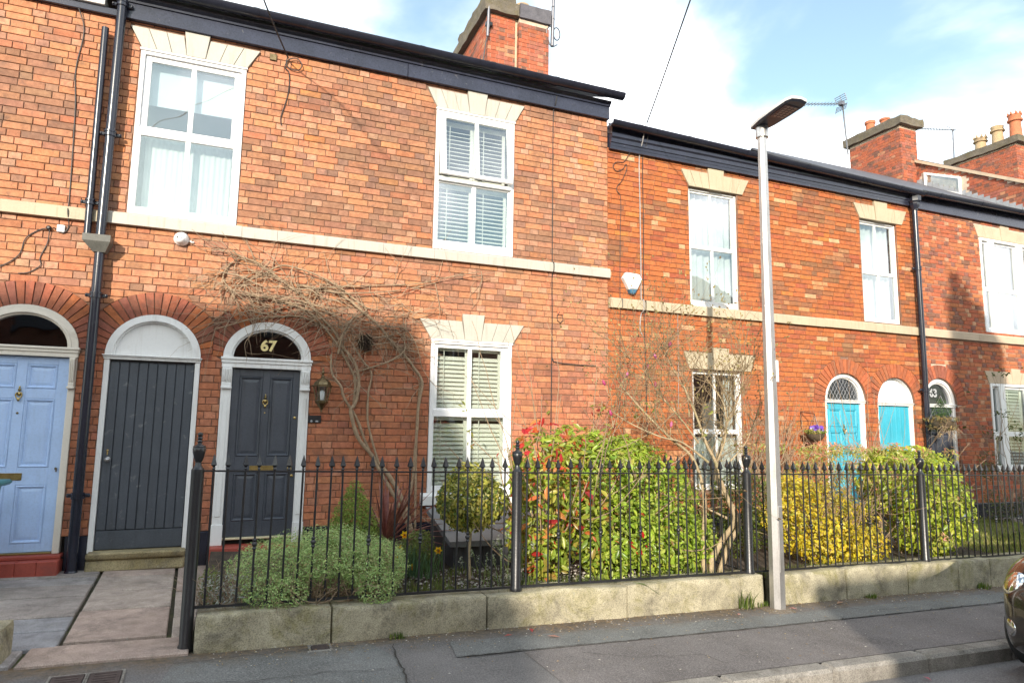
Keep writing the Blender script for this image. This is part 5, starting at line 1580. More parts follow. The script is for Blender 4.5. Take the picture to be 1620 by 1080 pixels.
cable("long dark cable down the wall right of the upper blind window", [(3.80,-.10,6.14),(3.79,-.07,6.02),(3.785,Y,5.9),(3.785,Y,4.8),(3.785,Y,3.84),(3.785,-.066,3.80),(3.785,-.066,3.68),(3.785,Y,3.60),(3.79,Y,3.0),(3.785,Y,2.0),(3.78,Y,1.2)], .007)
cable("short bent cable running right below the string course", [(3.79,Y,2.62),(3.80,Y,2.50),(3.86,Y,2.455),(4.2,Y,2.44),(4.45,Y,2.44)], .007)
t = thing("conduit_box", (3.92,0,3.1), "small pinkish box with a cable loop on the wall under the string course", "box")
m = MB(); m.box(3.87,3.955,-.02,0,3.10,3.18,.004); m.build("box", M['terracotta'], t)
m = MB(); m.tube([(3.90,-.022,3.14),(3.86,-.02,3.08),(3.865,-.02,3.02),(3.91,-.02,2.99),(3.95,-.02,3.03),(3.94,-.02,3.10)], .005, 5); m.build("wire_loop", M['cable_dark'], t)
cable("pale grey cable down the orange wall past the alarm box", [(5.17,-.20,5.93),(5.17,-.10,5.70),(5.175,Y,5.5),(5.18,Y,4.8),(5.185,Y,3.9),(5.185,Y,3.44),(5.19,-.068,3.40),(5.19,-.068,3.26),(5.18,Y,3.2),(5.16,Y,3.0),(5.20,Y,2.9)], .009, 'cable_grey')
cable("dark cable beside the pale one on the orange wall", [(5.25,-.16,5.90),(5.245,-.10,5.70),(5.235,Y,5.5),(5.235,Y,4.5),(5.225,Y,3.44),(5.225,-.068,3.40),(5.225,-.068,3.26),(5.23,Y,3.18),(5.25,Y,2.4),(5.26,Y,1.5)], .007)
cable("loose black cable loop under the eaves of the orange house", [(5.00,-.05,5.56),(4.95,Y,5.45),(4.90,Y,5.40),(4.78,Y,5.38),(4.74,Y,5.30),(4.80,Y,5.25),(4.90,Y,5.30),(4.95,Y,5.38),(4.96,Y,5.30),(4.88,Y,5.12),(4.80,Y,5.02),(4.80,Y,4.95),(4.86,Y,4.84),(4.845,Y,4.2),(4.84,Y,3.44),(4.842,-.068,3.39),(4.842,-.068,3.26),(4.84,Y,3.2),(4.83,Y,2.2),(4.82,Y,1.7)], .005)
cable("thin cable down the wall left of the upper cream lintel window", [(5.80,Y,3.25),(5.80,Y,2.6),(5.79,Y,1.9)], .004, 'cable_grey')
cable("overhead wire dropping to the loop under the left fascia", [(.28,-.06,5.90),(-.10,-1.0,6.15),(-.75,-3.0,6.62),(-1.9,-6.0,7.25),(-3.4,-10.0,8.0)], .009, group="overhead wires", name="overhead_wire")
cable("overhead wire rising from the gutter of the orange house into the sky", [(5.20,-.18,5.97),(4.90,-1.0,6.147),(4.15,-3.0,6.578),(3.04,-6.0,7.224),(1.70,-9.6,8.0)], .009, group="overhead wires", name="overhead_wire")

# aerials and masts
t = thing("aerial_mast", (3.80,2.95,8.2), "tall thin mast strapped to the left corner of the front chimney", "mast", "chimney masts")
m = MB(); m.tube([(3.83,2.93,8.75),(3.86,2.92,10.3)], .026, 10); m.build("mast", M['alu'], t, smooth=50)
m = MB(); m.box(3.80,3.93,2.93,3.02,8.98,9.06,.01); m.tube([(3.86,2.92,8.98),(3.80,2.95,8.6),(3.76,2.98,8.2)], .012, 6); m.build("bracket", M['plastic_dark'], t)
t = thing("aerial_mast", (5.20,3.1,9.0), "pale mast with looped bracket on the right side of the front chimney", "mast", "chimney masts")
m = MB(); m.tube([(5.17,2.98,8.90),(5.20,2.98,10.3)], .035, 10); m.build("mast", M['alu'], t, smooth=50)
m = MB(); m.tube([(5.05,2.95,9.05),(5.02,2.93,9.18),(5.10,2.95,9.28),(5.18,2.98,9.30)], .012, 6); m.tube([(5.05,2.95,9.05),(5.12,2.98,8.92),(5.20,2.98,8.90),(5.28,2.98,8.96)], .012, 6); m.build("bracket", M['alu'], t)
m = MB(); m.tube([(5.26+.07*math.cos(a), 2.97, 9.17+.13*math.sin(a)) for a in np.linspace(0, 12.5, 40)], .010, 5); m.build("cable_coil", M['cable_dark'], t)
for k in (9.45, 9.7, 9.9):
    m = MB(); m.lathe((5.185,2.98,k), [(.036,0),(.036,.02)], 10); m.build("clamp", M['plastic_dark'], t)
def yagi(mast_top, mast_bot, tip, n, el, label, cluster):
    t = thing("tv_aerial", mast_bot, label, "aerial", "television aerials")
    m = MB(); m.tube([mast_bot, mast_top], .022, 8); m.build("mast", M['alu'], t)
    a, b = Vector(mast_top), Vector(tip); d = (b-a)
    m = MB(); m.tube([a-d*.10, b], .014, 6); m.build("boom", M['alu'], t)
    m = MB()
    for i in range(n):
        p = a+d*(.18+.8*i/(n-1)); m.tube([p+Vector((0,el,-el*.15)), p-Vector((0,el,-el*.15))], .007, 5)
    m.build("director_rods", M['alu'], t)
    m = MB()
    if cluster:
        for s in (-1, 1):
            for k in range(4):
                p = a-d*.02*k+Vector((0,0,0)); z = s*(.06+.05*k)
                m.tube([a+Vector((-.03-.02*k,-.17,z)), a+Vector((-.03-.02*k,.17,z))], .009, 5)
            for q in (-.17, 0, .17): m.tube([a+Vector((-.02,q,s*.03)), a+Vector((-.09,q,s*.23))], .008, 5)
        m.box(a.x-.10, a.x+.02, a.y-.06, a.y+.06, a.z-.05, a.z+.06)
    else:
        for k in range(8):
            an = math.pi*2*k/8; m.tube([a, a+Vector((-.05,.30*math.cos(an),.34*math.sin(an)))], .008, 5)
    m.build("reflector", M['alu'], t)
yagi((14.97,4.9,10.60), (15.20,5.0,9.2), (13.85,5.1,10.46), 10, .10, "television aerial with mesh reflector at the left of the red chimney", True)
yagi((20.66,5.7,11.25), (20.62,5.7,10.05), (19.3,5.9,11.12), 11, .14, "television aerial between the two right-hand chimney stacks", False)

# numerals on the fanlights
def text_obj(txt, loc, size, mat, parent, name, ext=.004):
    cu = bpy.data.curves.new(name, 'FONT'); cu.body = txt; cu.size = size; cu.extrude = ext; cu.align_x = 'CENTER'; cu.align_y = 'CENTER'; cu.offset = .006*size/.16
    cu.materials.append(mat)
    tmp = bpy.data.objects.new(name, cu); COL.objects.link(tmp)
    bpy.context.view_layer.update()
    me = bpy.data.meshes.new_from_object(tmp.evaluated_get(bpy.context.evaluated_depsgraph_get()))
    bpy.data.objects.remove(tmp); me.name = name
    if not me.materials: me.materials.append(mat)
    o = bpy.data.objects.new(name, me); COL.objects.link(o); o.parent = parent
    o.location = Vector(loc)-Vector(org(parent)); o.rotation_euler = (math.pi/2, 0, 0)
    return o
text_obj("67", (.258, .014, 2.462), .165, M['gold'], house1, "house_number")
text_obj("63", (11.20, .092, 2.285), .19, M['numwhite'], house3, "house_number", .003)

# ------------------------------------------------------------------ curtains and blinds behind the glass
def curtain(x0, x1, z0, z1, y, amp, waves, mat, label, seed=0, group="curtains"):
    r = random.Random(seed); n = int((x1-x0)/.012); m = MB(); ph = r.uniform(0,6)
    rows = [z0, (z0+z1)/2, z1]
    vs = []
    for z in rows:
        for i in range(n+1):
            x = x0+(x1-x0)*i/n
            vs.append((x, y+amp*math.sin(waves*2*math.pi*(x-x0)/(x1-x0)+ph+.5*math.sin(x*9))+amp*.4*math.sin(x*61+ph), z))
    fs = [(j*(n+1)+i, j*(n+1)+i+1, (j+1)*(n+1)+i+1, (j+1)*(n+1)+i) for j in range(2) for i in range(n)]
    m.add(vs, fs)
    o = m.build("curtain", M[mat], None, loc=((x0+x1)/2, y, z0), smooth=80)
    return tag(o, label, "curtain", group)
curtain(-1.15, -.26, 3.86, 4.74, .17, .006, 16, 'curtain', "white net curtain in the lower half of the top left window", 1)
o = MB().box(-1.16, -.26, .150, .156, 5.12, 5.60).build("roller_blind", M['blindfab'], None, loc=(-.7,.15,5.3)); tag(o, "pale roller blind in the upper half of the top left window", "blind")
curtain(6.06, 6.95, 3.45, 5.20, .20, .025, 7, 'curtain', "white net curtains in the upper window over the cream lintel, left of the lamp post", 2)
curtain(9.57, 10.42, 3.45, 5.16, .20, .025, 7, 'curtain', "white net curtains in the narrow upper window right of the lamp post", 3)
curtain(6.07, 6.98, .80, 1.50, .20, .02, 8, 'curtain', "white half curtain low in the window behind the bare magnolia", 4)
curtain(6.80, 6.97, .80, 2.45, .26, .02, 4, 'curtain', "white curtain drawn aside in the window behind the bare magnolia", 5)
curtain(13.0, 13.64, 3.5, 5.0, .17, .012, 6, 'curtain', "white blind in the middle light of the upper red-house window", 6)
curtain(12.62, 12.72, 3.5, 5.1, .15, .012, 2, 'curtain', "white side curtain in the narrow light of the upper red-house window", 7)

def venetian(panels, label, pitch=.053, y=.135, tilt=.35, dep=.055, mat='slat'):
    x0 = min(p[0] for p in panels); zb = min(p[2] for p in panels)
    t = thing("venetian_blind", (x0, y, zb), label, "blind", "slatted white blinds")
    first = None; base = Vector(org(t))
    for a, b, c, d in panels:
        m = MB(); frame_ring(m, a, b, c, d, .030, .042, .035, .06, y-.014, y+.014, .003); m.build("panel_frame", M[mat], t)
        m = MB(); xm = a+(b-a)*.30; m.box(xm-.004, xm+.004, y-dep*.5-.012, y-dep*.5-.004, c+.03, d-.06); m.build("tilt_rod", M[mat], t)
        k = int((d-c-.11)/pitch)
        me = None
        for i in range(k):
            z = c+.035+(i+.5)*pitch
            if me is None:
                m = MB(); w = b-a-.074; th = .0035
                dy, dz = dep/2*math.cos(tilt), dep/2*math.sin(tilt)
                m.add([(-w/2,-dy,-dz-th),(w/2,-dy,-dz-th),(w/2,dy,dz-th),(-w/2,dy,dz-th),(-w/2,-dy,-dz+th),(w/2,-dy,-dz+th),(w/2,dy,dz+th),(-w/2,dy,dz+th)],
                      [(0,3,2,1),(4,5,6,7),(0,1,5,4),(1,2,6,5),(2,3,7,6),(3,0,4,7)])
                m.v = [(p[0]+(a+b)/2-.006, p[1]+y, p[2]+z) for p in m.v]
                o = m.build("slat", M[mat], t, loc=((a+b)/2-.006, y, z)); me = o.data
            else:
                o = bpy.data.objects.new("slat", me); COL.objects.link(o); o.parent = t
                o.location = Vector(((a+b)/2-.006, y, z))-base
venetian([(2.20,2.672,4.80,5.58),(2.676,3.13,4.80,5.58),(2.17,2.672,3.90,4.72),(2.676,3.16,3.90,4.72)], "white slatted blind behind the tilted-open upper window", .0535, tilt=.5)
venetian([(2.20,2.672,1.80,2.60),(2.676,3.12,1.80,2.60),(2.17,2.672,.85,1.73),(2.676,3.16,.85,1.73)], "white slatted blind behind the ground floor window of 67", .0535, tilt=.80, dep=.062)
venetian([(13.01,13.63,1.62,2.45),(13.01,13.63,.98,1.60)], "white shutter slats in the ground floor window of the red house", .06, tilt=.3)

# ------------------------------------------------------------------ small things on the ground
def cover(x, y, w, d, label, mat='cover', rot=0.0):
    t = thing("cover_plate", (x, y, gz(x)), label, "cover plate", "iron covers in the pavement")
    c, s = math.cos(rot), math.sin(rot)
    m = MB(); m.box(-w/2, w/2, -d/2, d/2, -.004, .0125, .003)
    m.v = [(x+a*c-b*s, y+a*s+b*c, gz(x+a*c)+z) for a, b, z in m.v]; m.build("lid", M[mat], t)
    m = MB()
    for i in range(5):
        m.box(-w*.36, w*.36, -d*.36+i*d*.18-.006, -d*.36+i*d*.18+.006, .0125, .0155)
    m.v = [(x+a*c-b*s, y+a*s+b*c, gz(x+a*c)+z) for a, b, z in m.v]; m.build("tread_bar", M[mat], t)
    m = MB(); frame_ring(m, -w/2-.02, w/2+.02, -d/2-.02, d/2+.02, .016, .016, .016, .016, 0, .01, .002)
    m.v = [(x+a*c-q*s, y+a*s+q*c, gz(x+a*c)+.011-b) for a, b, q in m.v]; m.build("rim", M['kerb'], t)
cover(-.86, -3.13, .17, .24, "dark iron cover in the pavement, left one of the pair", rot=.05)
cover(-.66, -3.12, .17, .24, "dark iron cover in the pavement, right one of the pair", rot=.05)
cover(.63, -2.88, .12, .10, "small rusty stopcock cover close to the stone wall")

# storage chest with a sloping lid
t = thing("storage_chest", (2.65, -1.1, .19), "dark grey timber garden chest with a sloping pale grey lid under the window", "chest")
x0, x1, yf, yb = 2.03, 3.35, -1.5, -.62; zf, zb = .47, .68
def zt(y): return zf+(zb-zf)*(y-yf)/(yb-yf)
m = MB(); m.prism([(yf+.02,.16),(yf+.02,zt(yf)-.03),(yb-.02,zt(yb)-.03),(yb-.02,.16)], 'x', x0+.02, x1-.02); m.build("carcass", M['box_side'], t)
for i in range(13):
    a = x0+i*(x1-x0)/13
    m = MB(); m.box(a+.0015, a+(x1-x0)/13-.0015, yf, yf+.021, .17, zt(yf)-.035, .004); m.build("board", M['box_side'], t)
for i in range(8):
    a = yf+.022+i*(yb-yf-.04)/8; b = a+(yb-yf-.04)/8
    m = MB(); m.prism([(a+.0015,.17),(a+.0015,zt(a)-.035),(b-.0015,zt(b)-.035),(b-.0015,.17)], 'x', x0, x0+.021); m.build("board", M['box_side'], t)
m = MB(); m.prism([(yf-.05,zt(yf-.05)-.03),(yf-.05,zt(yf-.05)+.005),(yb+.02,zt(yb+.02)+.005),(yb+.02,zt(yb+.02)-.03)], 'x', x0-.05, x1+.05)
lid = m.build("lid", M['box_lid'], t)
for a, b in ((x0-.052,x0+.05), (x1-.05,x1+.052)):
    m = MB(); m.prism([(yf-.053,zt(yf-.05)+.0),(yf-.053,zt(yf-.05)+.022),(yb+.02,zt(yb+.02)+.022),(yb+.02,zt(yb+.02)+.0)], 'x', a, b); m.build("lid_batten", M['box_lid'], lid)
m = MB(); m.prism([(yf-.058,zt(yf)-.045),(yf-.058,zt(yf)+.010),(yf+.04,zt(yf+.04)+.026),(yf+.04,zt(yf+.04)-.03)], 'x', x0+.051, x1-.051); m.build("lid_batten", M['box_lid'], lid)

# wheelie bin just inside the left edge
t = thing("wheelie_bin", (-2.12, -.75, .07), "teal lidded wheelie bin poking in at the left edge", "bin")
m = MB(); vs = []
for z, k in ((.10,.82),(.98,1.0)):
    for dx, dy in ((-1,-1),(1,-1),(1,1),(-1,1)): vs.append((-2.21+dx*.235*k, -.75+dy*.27*k, z+.03))
m.add(vs, [(0,3,2,1),(4,5,6,7),(0,1,5,4),(1,2,6,5),(2,3,7,6),(3,0,4,7)]); m.build("body", M['teal_plastic'], t)
m = MB(); m.box(-2.50, -1.895, -1.06, -.46, 1.012, 1.06, .018); m.build("lid", M['teal_plastic'], t, smooth=40)
for s in (-1, 1):
    m = MB(); m.lathe((-2.15+s*.2, -.50, .17), [(.09,-.02),(.10,-.012),(.10,.012),(.09,.02)], 16, axis='x'); m.build("wheel", M['tyre'], t, smooth=40)

# fallen leaves and petals on the pavement
for i, (x, y, c) in enumerate([(2.02,-3.0,(.45,.10,.09)), (2.25,-2.92,(.40,.08,.08)), (2.35,-3.12,(.55,.28,.22)), (4.25,-2.98,(.62,.30,.26)), (4.9,-2.95,(.6,.28,.25)), (5.55,-2.9,(.5,.3,.2)), (4.7,-4.42,(.55,.12,.15))]):
    m = MB(); m.cur = c; z = gz(x)+.011-(.11 if y < -4.3 else 0); L = .035+.01*(i % 3); a = i*1.3
    m.add([(x-L*math.cos(a), y-L*math.sin(a), z), (x+.4*L*math.sin(a), y-.4*L*math.cos(a), z+.008), (x+L*math.cos(a), y+L*math.sin(a), z+.004), (x-.4*L*math.sin(a), y+.4*L*math.cos(a), z+.010)], [(0,1,3),(1,2,3)])
    o = m.build("fallen_leaf", M['petal'], None, loc=(x,y,z))
    tag(o, ("dark red fallen leaf, the left one of a pair below the middle railing post", "dark red fallen leaf, the right one of a pair below the middle railing post", "small pale orange fallen leaf on the asphalt below the red pair",
            "pinkish fallen leaf at the wall foot left of the weed tuft", "pinkish fallen leaf close to the foot of the lamp post", "brownish fallen leaf at the wall foot right of the lamp post", "pink fallen leaf lying in the road below the kerb")[i], "leaf", "fallen leaves")
m = MB(); r = random.Random(4)
for i in range(1300):
    x = r.uniform(-.1, 9); y = -2.78-abs(r.gauss(0,.16)) if r.random() < .75 else r.uniform(-4.1,-2.8)
    s = r.uniform(.004,.013); a = r.uniform(0,6.3); z = gz(x)+.0125
    u = r.random(); m.cur = (.5,.47,.42) if u < .3 else (.30,.20,.10) if u < .8 else (.38,.30,.16)
    m.add([(x-s*math.cos(a), y-s*math.sin(a), z), (x+.5*s*math.sin(a), y-.5*s*math.cos(a), z+.003), (x+s*math.cos(a), y+s*math.sin(a), z+.001), (x-.5*s*math.sin(a), y+.5*s*math.cos(a), z+.004)], [(0,1,2),(0,2,3)])
o = m.build("pavement_litter", M['gravel'], None, kind='stuff'); tag(o, "tiny dry leaf bits and grit scattered along the wall foot", "litter")

# ------------------------------------------------------------------ the car at the right edge (only its nose is in view)
CX, CY, CZ = 5.19, -5.26, gz(5.6)-.11
car = thing("parked_car", (CX+1.8, CY, CZ), "glossy dark brown car nose parked by the kerb at the right edge", "car")
secs = [ # x, half width, sill z, waist z, roof half width, roof z
 (0.00,.42,.30,.50,.36,.56),(0.05,.60,.22,.60,.50,.66),(0.16,.70,.18,.70,.58,.76),(0.34,.775,.16,.80,.62,.85),(0.62,.80,.17,.87,.64,.93),(0.95,.815,.18,.91,.64,.98),
 (1.30,.82,.18,.94,.60,1.22),(1.62,.82,.18,.95,.58,1.44),(2.2,.82,.18,.96,.58,1.49),(2.9,.82,.18,.97,.56,1.46),(3.25,.80,.2,.96,.54,1.36),(3.45,.76,.25,.94,.55,1.02),(3.55,.70,.35,.80,.5,.86)]
m = MB(); vs = []; NP = 14
for x, hw, zs_, zw, rw, zr in secs:
    half = [(hw*.80,zs_),(hw*.96,zs_+.05),(hw,zs_+(zw-zs_)*.45),(hw*.985,zw-.04),(hw*.95,zw),(rw+(.02),zw+(zr-zw)*.8),(rw*.75,zr)]
    ring = [(-a,b) for a,b in half]+[(a,b) for a,b in half[::-1]]
    vs += [(CX+x, CY+a, CZ+b) for a,b in ring]
fs = [tuple(range(NP))[::-1], tuple((len(secs)-1)*NP+i for i in range(NP))]
for s in range(len(secs)-1):
    for i in range(NP): fs.append((s*NP+i, s*NP+(i+1)%NP, (s+1)*NP+(i+1)%NP, (s+1)*NP+i))
m.add(vs, fs); body = m.build("body", M['car_paint'], car, smooth=50)
sd = body.modifiers.new("round", 'SUBSURF'); sd.levels = 2; sd.render_levels = 2
for xw in (.66, 2.95):
    for s in (-1, 1):
        m = MB(); m.lathe((CX+xw, CY+s*.74, CZ+.30), [(.16,-.09),(.27,-.10),(.30,-.07),(.30,.07),(.27,.10),(.16,.09)], 24)
        m.v = [(x, CY+s*.74+(z-(CZ+.30)), CZ+.30+(y-(CY+s*.74))) for x, y, z in m.v]
        w = m.build("wheel", M['tyre'], car, smooth=40)
        m = MB(); m.lathe((CX+xw, CY+s*.745, CZ+.30), [(.05,-.08),(.17,-.085),(.18,-.095),(.18,.095),(.17,.085),(.05,.08)], 16)
        m.v = [(x, CY+s*.745+(z-(CZ+.30)), CZ+.30+(y-(CY+s*.745))) for x, y, z in m.v]
        m.build("rim", M['steel'], w, smooth=40)
for s in (-1, 1):
    m = MB(); m.lathe((0,0,0), [(.095,-.03),(.10,0),(.085,.02),(.04,.032),(.002,.036)], 20)
    rot = Matrix.Rotation(math.radians(-62), 4, 'Y'); rz = Matrix.Rotation(math.radians(-34*s), 4, 'Z')
    m.v = [tuple(Vector((CX+.155, CY+s*.60, CZ+.69))+(rz @ (rot @ Vector(p)))) for p in m.v]
    h = m.build("headlight", M['car_chrome'], car, smooth=50)
    m = MB(); m.lathe((0,0,0), [(.062,-.03),(.066,0),(.056,.012),(.02,.016)], 18)
    rot = Matrix.Rotation(math.radians(-88), 4, 'Y')
    m.v = [tuple(Vector((CX+.075, CY+s*.585, CZ+.40))+(Matrix.Rotation(math.radians(-32*s), 4, 'Z') @ (rot @ Vector(p)))) for p in m.v]
    m.build("fog_light", M['car_chrome'], car, smooth=50)
m = MB(); m.box(CX-.035, CX+.2, CY-.44, CY+.44, CZ+.24, CZ+.36, .03); m.build("grille", M['plastic_dark'], car, smooth=40)
m = MB(); m.prism([(CX+1.0,CZ+1.0),(CX+1.30,CZ+1.24),(CX+1.60,CZ+1.42),(CX+1.58,CZ+1.40),(CX+1.3,CZ+1.2),(CX+1.05,CZ+1.0)], 'y', CY-.5, CY+.5); m.build("windscreen", M['plastic_dark'], car)

# ------------------------------------------------------------------ the houses across the street, behind the camera
def tex_brick():
    m, N, L, B = new_mat("opposite_brick")
    t = N.new("ShaderNodeTexBrick"); t.inputs["Scale"].default_value = 1.0
    t.inputs["Brick Width"].default_value = .235; t.inputs["Row Height"].default_value = .075; t.inputs["Mortar Size"].default_value = .008
    t.inputs["Color1"].default_value = (.36,.12,.07,1); t.inputs["Color2"].default_value = (.27,.10,.065,1); t.inputs["Mortar"].default_value = (.3,.25,.2,1)
    mp = N.new("ShaderNodeMapping"); mp.inputs["Rotation"].default_value = (math.pi/2, 0, 0); L.new(pos(N), mp.inputs[0]); L.new(mp.outputs[0], t.inputs["Vector"])
    L.new(t.outputs[0], B.inputs["Base Color"]); B.inputs["Roughness"].default_value = .9
    return m
OB = tex_brick()
def opposite(x0, x1, yf, yr, yb, ze, zr, label, chim):
    t = thing("brick_house", ((x0+x1)/2, yf, 0), label, "house", "houses across the street")
    m = MB(); m.prism([(yf,-.4),(yf,ze),(yr,zr-.1),(yb,ze),(yb,-.4)], 'x', x0, x1); m.build("wall", OB, t)
    m = MB(); s = (zr-ze)/abs(yr-yf)
    m.prism([(yf+.25,ze-.25*s+.02),(yf+.25,ze-.25*s+.12),(yr,zr+.1),(yb-.25,ze-.25*s+.12),(yb-.25,ze-.25*s+.02),(yr,zr)], 'x', x0-.08, x1+.08); m.build("roof", M['slate'], t)
    x = x0+1.2
    while x < x1-1.2:
        for z in (.9, 3.7):
            m = MB(); frame_ring(m, x-.5, x+.5, z, z+1.6, .06,.06,.06,.06, yf, yf+.05); m.box(x-.03,x+.03,yf+.005,yf+.045,z+.06,z+1.54); w = m.build("window", M['white'], t)
            m = MB(); m.box(x-.44, x+.44, yf+.01, yf+.02, z+.06, z+1.54); m.build("pane", M['plastic_dark'], w)
        x += 2.3
    for cx, w, y0, y1, zc in chim:
        m = MB(); m.box(cx-w/2, cx+w/2, y0, y1, ze, zc); m.build("chimney", OB, t)
        for k in range(2):
            m = MB(); m.lathe((cx, y0+.3+k*.5, zc), [(.14,0),(.12,.4),(.15,.45)], 10); m.build("chimney_pot", M['terracotta'], t)
opposite(-34, -8.15, -14.0, -18.0, -22.0, 6.6, 9.55, "brick house across the street to the left, behind the camera", [(-14, .9, -18.5, -17.4, 10.6)])
opposite(3.15, 20, -14.0, -18.0, -22.0, 6.3, 9.0, "brick house across the street to the right, behind the camera", [(3.40, .50, -16.0, -15.2, 9.75), (4.0, .45, -15.9, -15.3, 9.2)])
opposite(-40, 40, -46.0, -50.5, -55.0, 8.0, 11.0, "long brick terrace added far behind the camera, unseen, to darken window reflections", [])  # unseen block added so the fanlights do not mirror the bright low sky
t = thing("flat_roofed_building", (1.15, -14, 0), "low flat-roofed brick building across the street, behind the camera", "building", "houses across the street")
m = MB(); m.box(-.85, 3.13, -20, -14, -.4, 4.25); m.build("wall", OB, t)
m = MB(); m.box(-.87, 3.14, -20.1, -13.97, 4.25, 4.35, .02); m.build("coping", M['kerb'], t)
m = MB(); m.box(.2, 2.4, -14.03, -13.99, .0, 2.4); m.build("garage_door", M['grey_door'], t)
# ------------------------------------------------------------------ plants
def foliage(name, parent, blobs, n, size, palette, mat='leaf', aspect=.45, seed=0, droop=.25, up=.35, core=.25, lump=.35, zmin=None, six=False, wts=None, cup=.25):
    """thousands of single leaves through the volume of a lumpy crown; blobs = (x,y,z, rx,ry,rz)"""
    g = np.random.default_rng(seed)
    B = np.array(blobs, dtype=float)
    area = (B[:,3]*B[:,4]*B[:,5])**(2/3); pr = area/area.sum()
    k = g.choice(len(B), n, p=pr); b = B[k]
    d = g.normal(size=(n,3)); d /= np.linalg.norm(d, axis=1)[:,None]
    rad = np.where(g.random(n) < core, g.random(n)**.5*.85, g.uniform(.80,1.04,n))
    # uneven outline: push the shell in and out by direction
    q = vnoise(d[:,0]*2.6+k*3.1, d[:,2]*2.6+d[:,1]*2.1, seed)*.6+vnoise(d[:,0]*6+k*1.7, d[:,2]*6+d[:,1]*5, seed+1)*.4
    rad *= 1-lump*.5+lump*q
    P = b[:,:3]+d*rad[:,None]*b[:,3:]
    keep = np.ones(n, bool)
    for j in range(len(B)):        # leaves deep inside another blob are never seen
        e = ((P-B[j,:3])/B[j,3:]); keep &= ~((np.sum(e*e,axis=1) < .45) & (k != j) & (g.random(n) < .8))
    if zmin is not None: keep &= P[:,2] > zmin
    P, d = P[keep], d[keep]; n = len(P)
    nrm = d*.8+g.normal(size=(n,3))*.5+np.array([-.2,-.45,up]); nrm /= np.linalg.norm(nrm,axis=1)[:,None]
    t = g.normal(size=(n,3))+d*.7-np.array([0,0,droop]); t -= nrm*np.sum(t*nrm,axis=1)[:,None]; t /= np.linalg.norm(t,axis=1)[:,None]
    w = np.cross(nrm,t)
    L = size*(.45+1.0*g.random(n)**1.3)[:,None]; W = L*aspect
    pal = np.array(palette, dtype=float); ci = g.choice(len(pal), n, p=wts)
    col = pal[ci]*g.uniform(.75,1.25,(n,1))*g.uniform(.92,1.08,(n,3))
    leaf_mesh(name, parent, P, t, w, nrm, L, W, col, mat, six, cup)

def leaf_mesh(name, parent, P, t, w, nrm, L, W, col, mat, six=False, cup=.25, kind=None):
    n = len(P)
    if six:
        V = np.stack([P-t*L*.5, P-t*L*.1+w*W*.5+nrm*W*cup, P+t*L*.25+w*W*.36+nrm*W*cup*.6, P+t*L*.5-nrm*L*.08, P+t*L*.25-w*W*.36+nrm*W*cup*.6, P-t*L*.1-w*W*.5+nrm*W*cup, P+t*L*.1], axis=1)
        F = [(0,1,6),(1,2,6),(2,3,6),(3,4,6),(4,5,6),(5,0,6)]
    else:
        V = np.stack([P-t*L*.5, P+w*W*.5+nrm*W*cup, P+t*L*.5, P-w*W*.5+nrm*W*cup], axis=1)
        F = [(0,1,2),(0,2,3)]
    nv = V.shape[1]; F = np.array(F)
    faces = (F[None]+(np.arange(n)*nv)[:,None,None]).reshape(-1,3)
    base = org(parent) if parent is not None else np.zeros(3)
    me = bpy.data.meshes.new(name)
    v = (V.reshape(-1,3)-base).astype(np.float32)
    me.vertices.add(len(v)); me.vertices.foreach_set("co", v.ravel())
    me.loops.add(len(faces)*3); me.loops.foreach_set("vertex_index", faces.ravel().astype(np.int32))
    me.polygons.add(len(faces)); me.polygons.foreach_set("loop_start", np.arange(len(faces), dtype=np.int32)*3)
    me.update(calc_edges=True)
    at = me.color_attributes.new("Col", 'FLOAT_COLOR', 'CORNER')
    c4 = np.concatenate([np.clip(col,0,.95), np.ones((n,1))], axis=1).astype(np.float32)
    at.data.foreach_set("color", np.repeat(c4, len(F)*3, axis=0).ravel())
    me.materials.append(M[mat])
    o = bpy.data.objects.new(name, me); COL.objects.link(o)
    if parent is not None: o.parent = parent
    if kind: o["kind"] = kind
    return o

def twigs(name, parent, starts, mat, r=random.Random(1), seg=5, step=.1, rad=.008, wander=.5, pull=(0,0,.2), n=4, shrink=.7, branch=.35, depth=1, tips=None, ymin=None, ymax=None):
    m = MB()
    def grow(p, d, rr, dep):
        pts = [p]; rads = [rr]
        for i in range(seg):
            d = (d+Vector((r.gauss(0,wander),r.gauss(0,wander),r.gauss(0,wander)))*.5+Vector(pull)*.3).normalized()
            p = p+d*step*r.uniform(.7,1.3)
            if ymin is not None: p.y = max(p.y, ymin)
            if ymax is not None: p.y = min(p.y, ymax)
            pts.append(p.copy()); rads.append(rr*(1-(1-.45)*(i+1)/seg))
            if dep > 0 and r.random() < branch:
                nd = (d+Vector((r.gauss(0,.8),r.gauss(0,.8),r.gauss(0,.8)))).normalized()
                grow(p.copy(), nd, rr*shrink*(1-.4*i/seg), dep-1)
        if tips is not None: tips.append((pts[-1].copy(), d.copy()))
        m.tube(pts, rads, n, caps=False)
    for p, d, rr in starts: grow(Vector(p), Vector(d).normalized(), rr*rad, depth)
    return m.build(name, M[mat], parent, smooth=60, recalc=False)

def stem_mesh(name, parent, lines, mat, n=6):
    m = MB()
    for pts, r0, r1 in lines:
        k = len(pts); m.tube(pts, [r0+(r1-r0)*i/(k-1) for i in range(k)], n)
    return m.build(name, M[mat], parent, smooth=60, recalc=False)

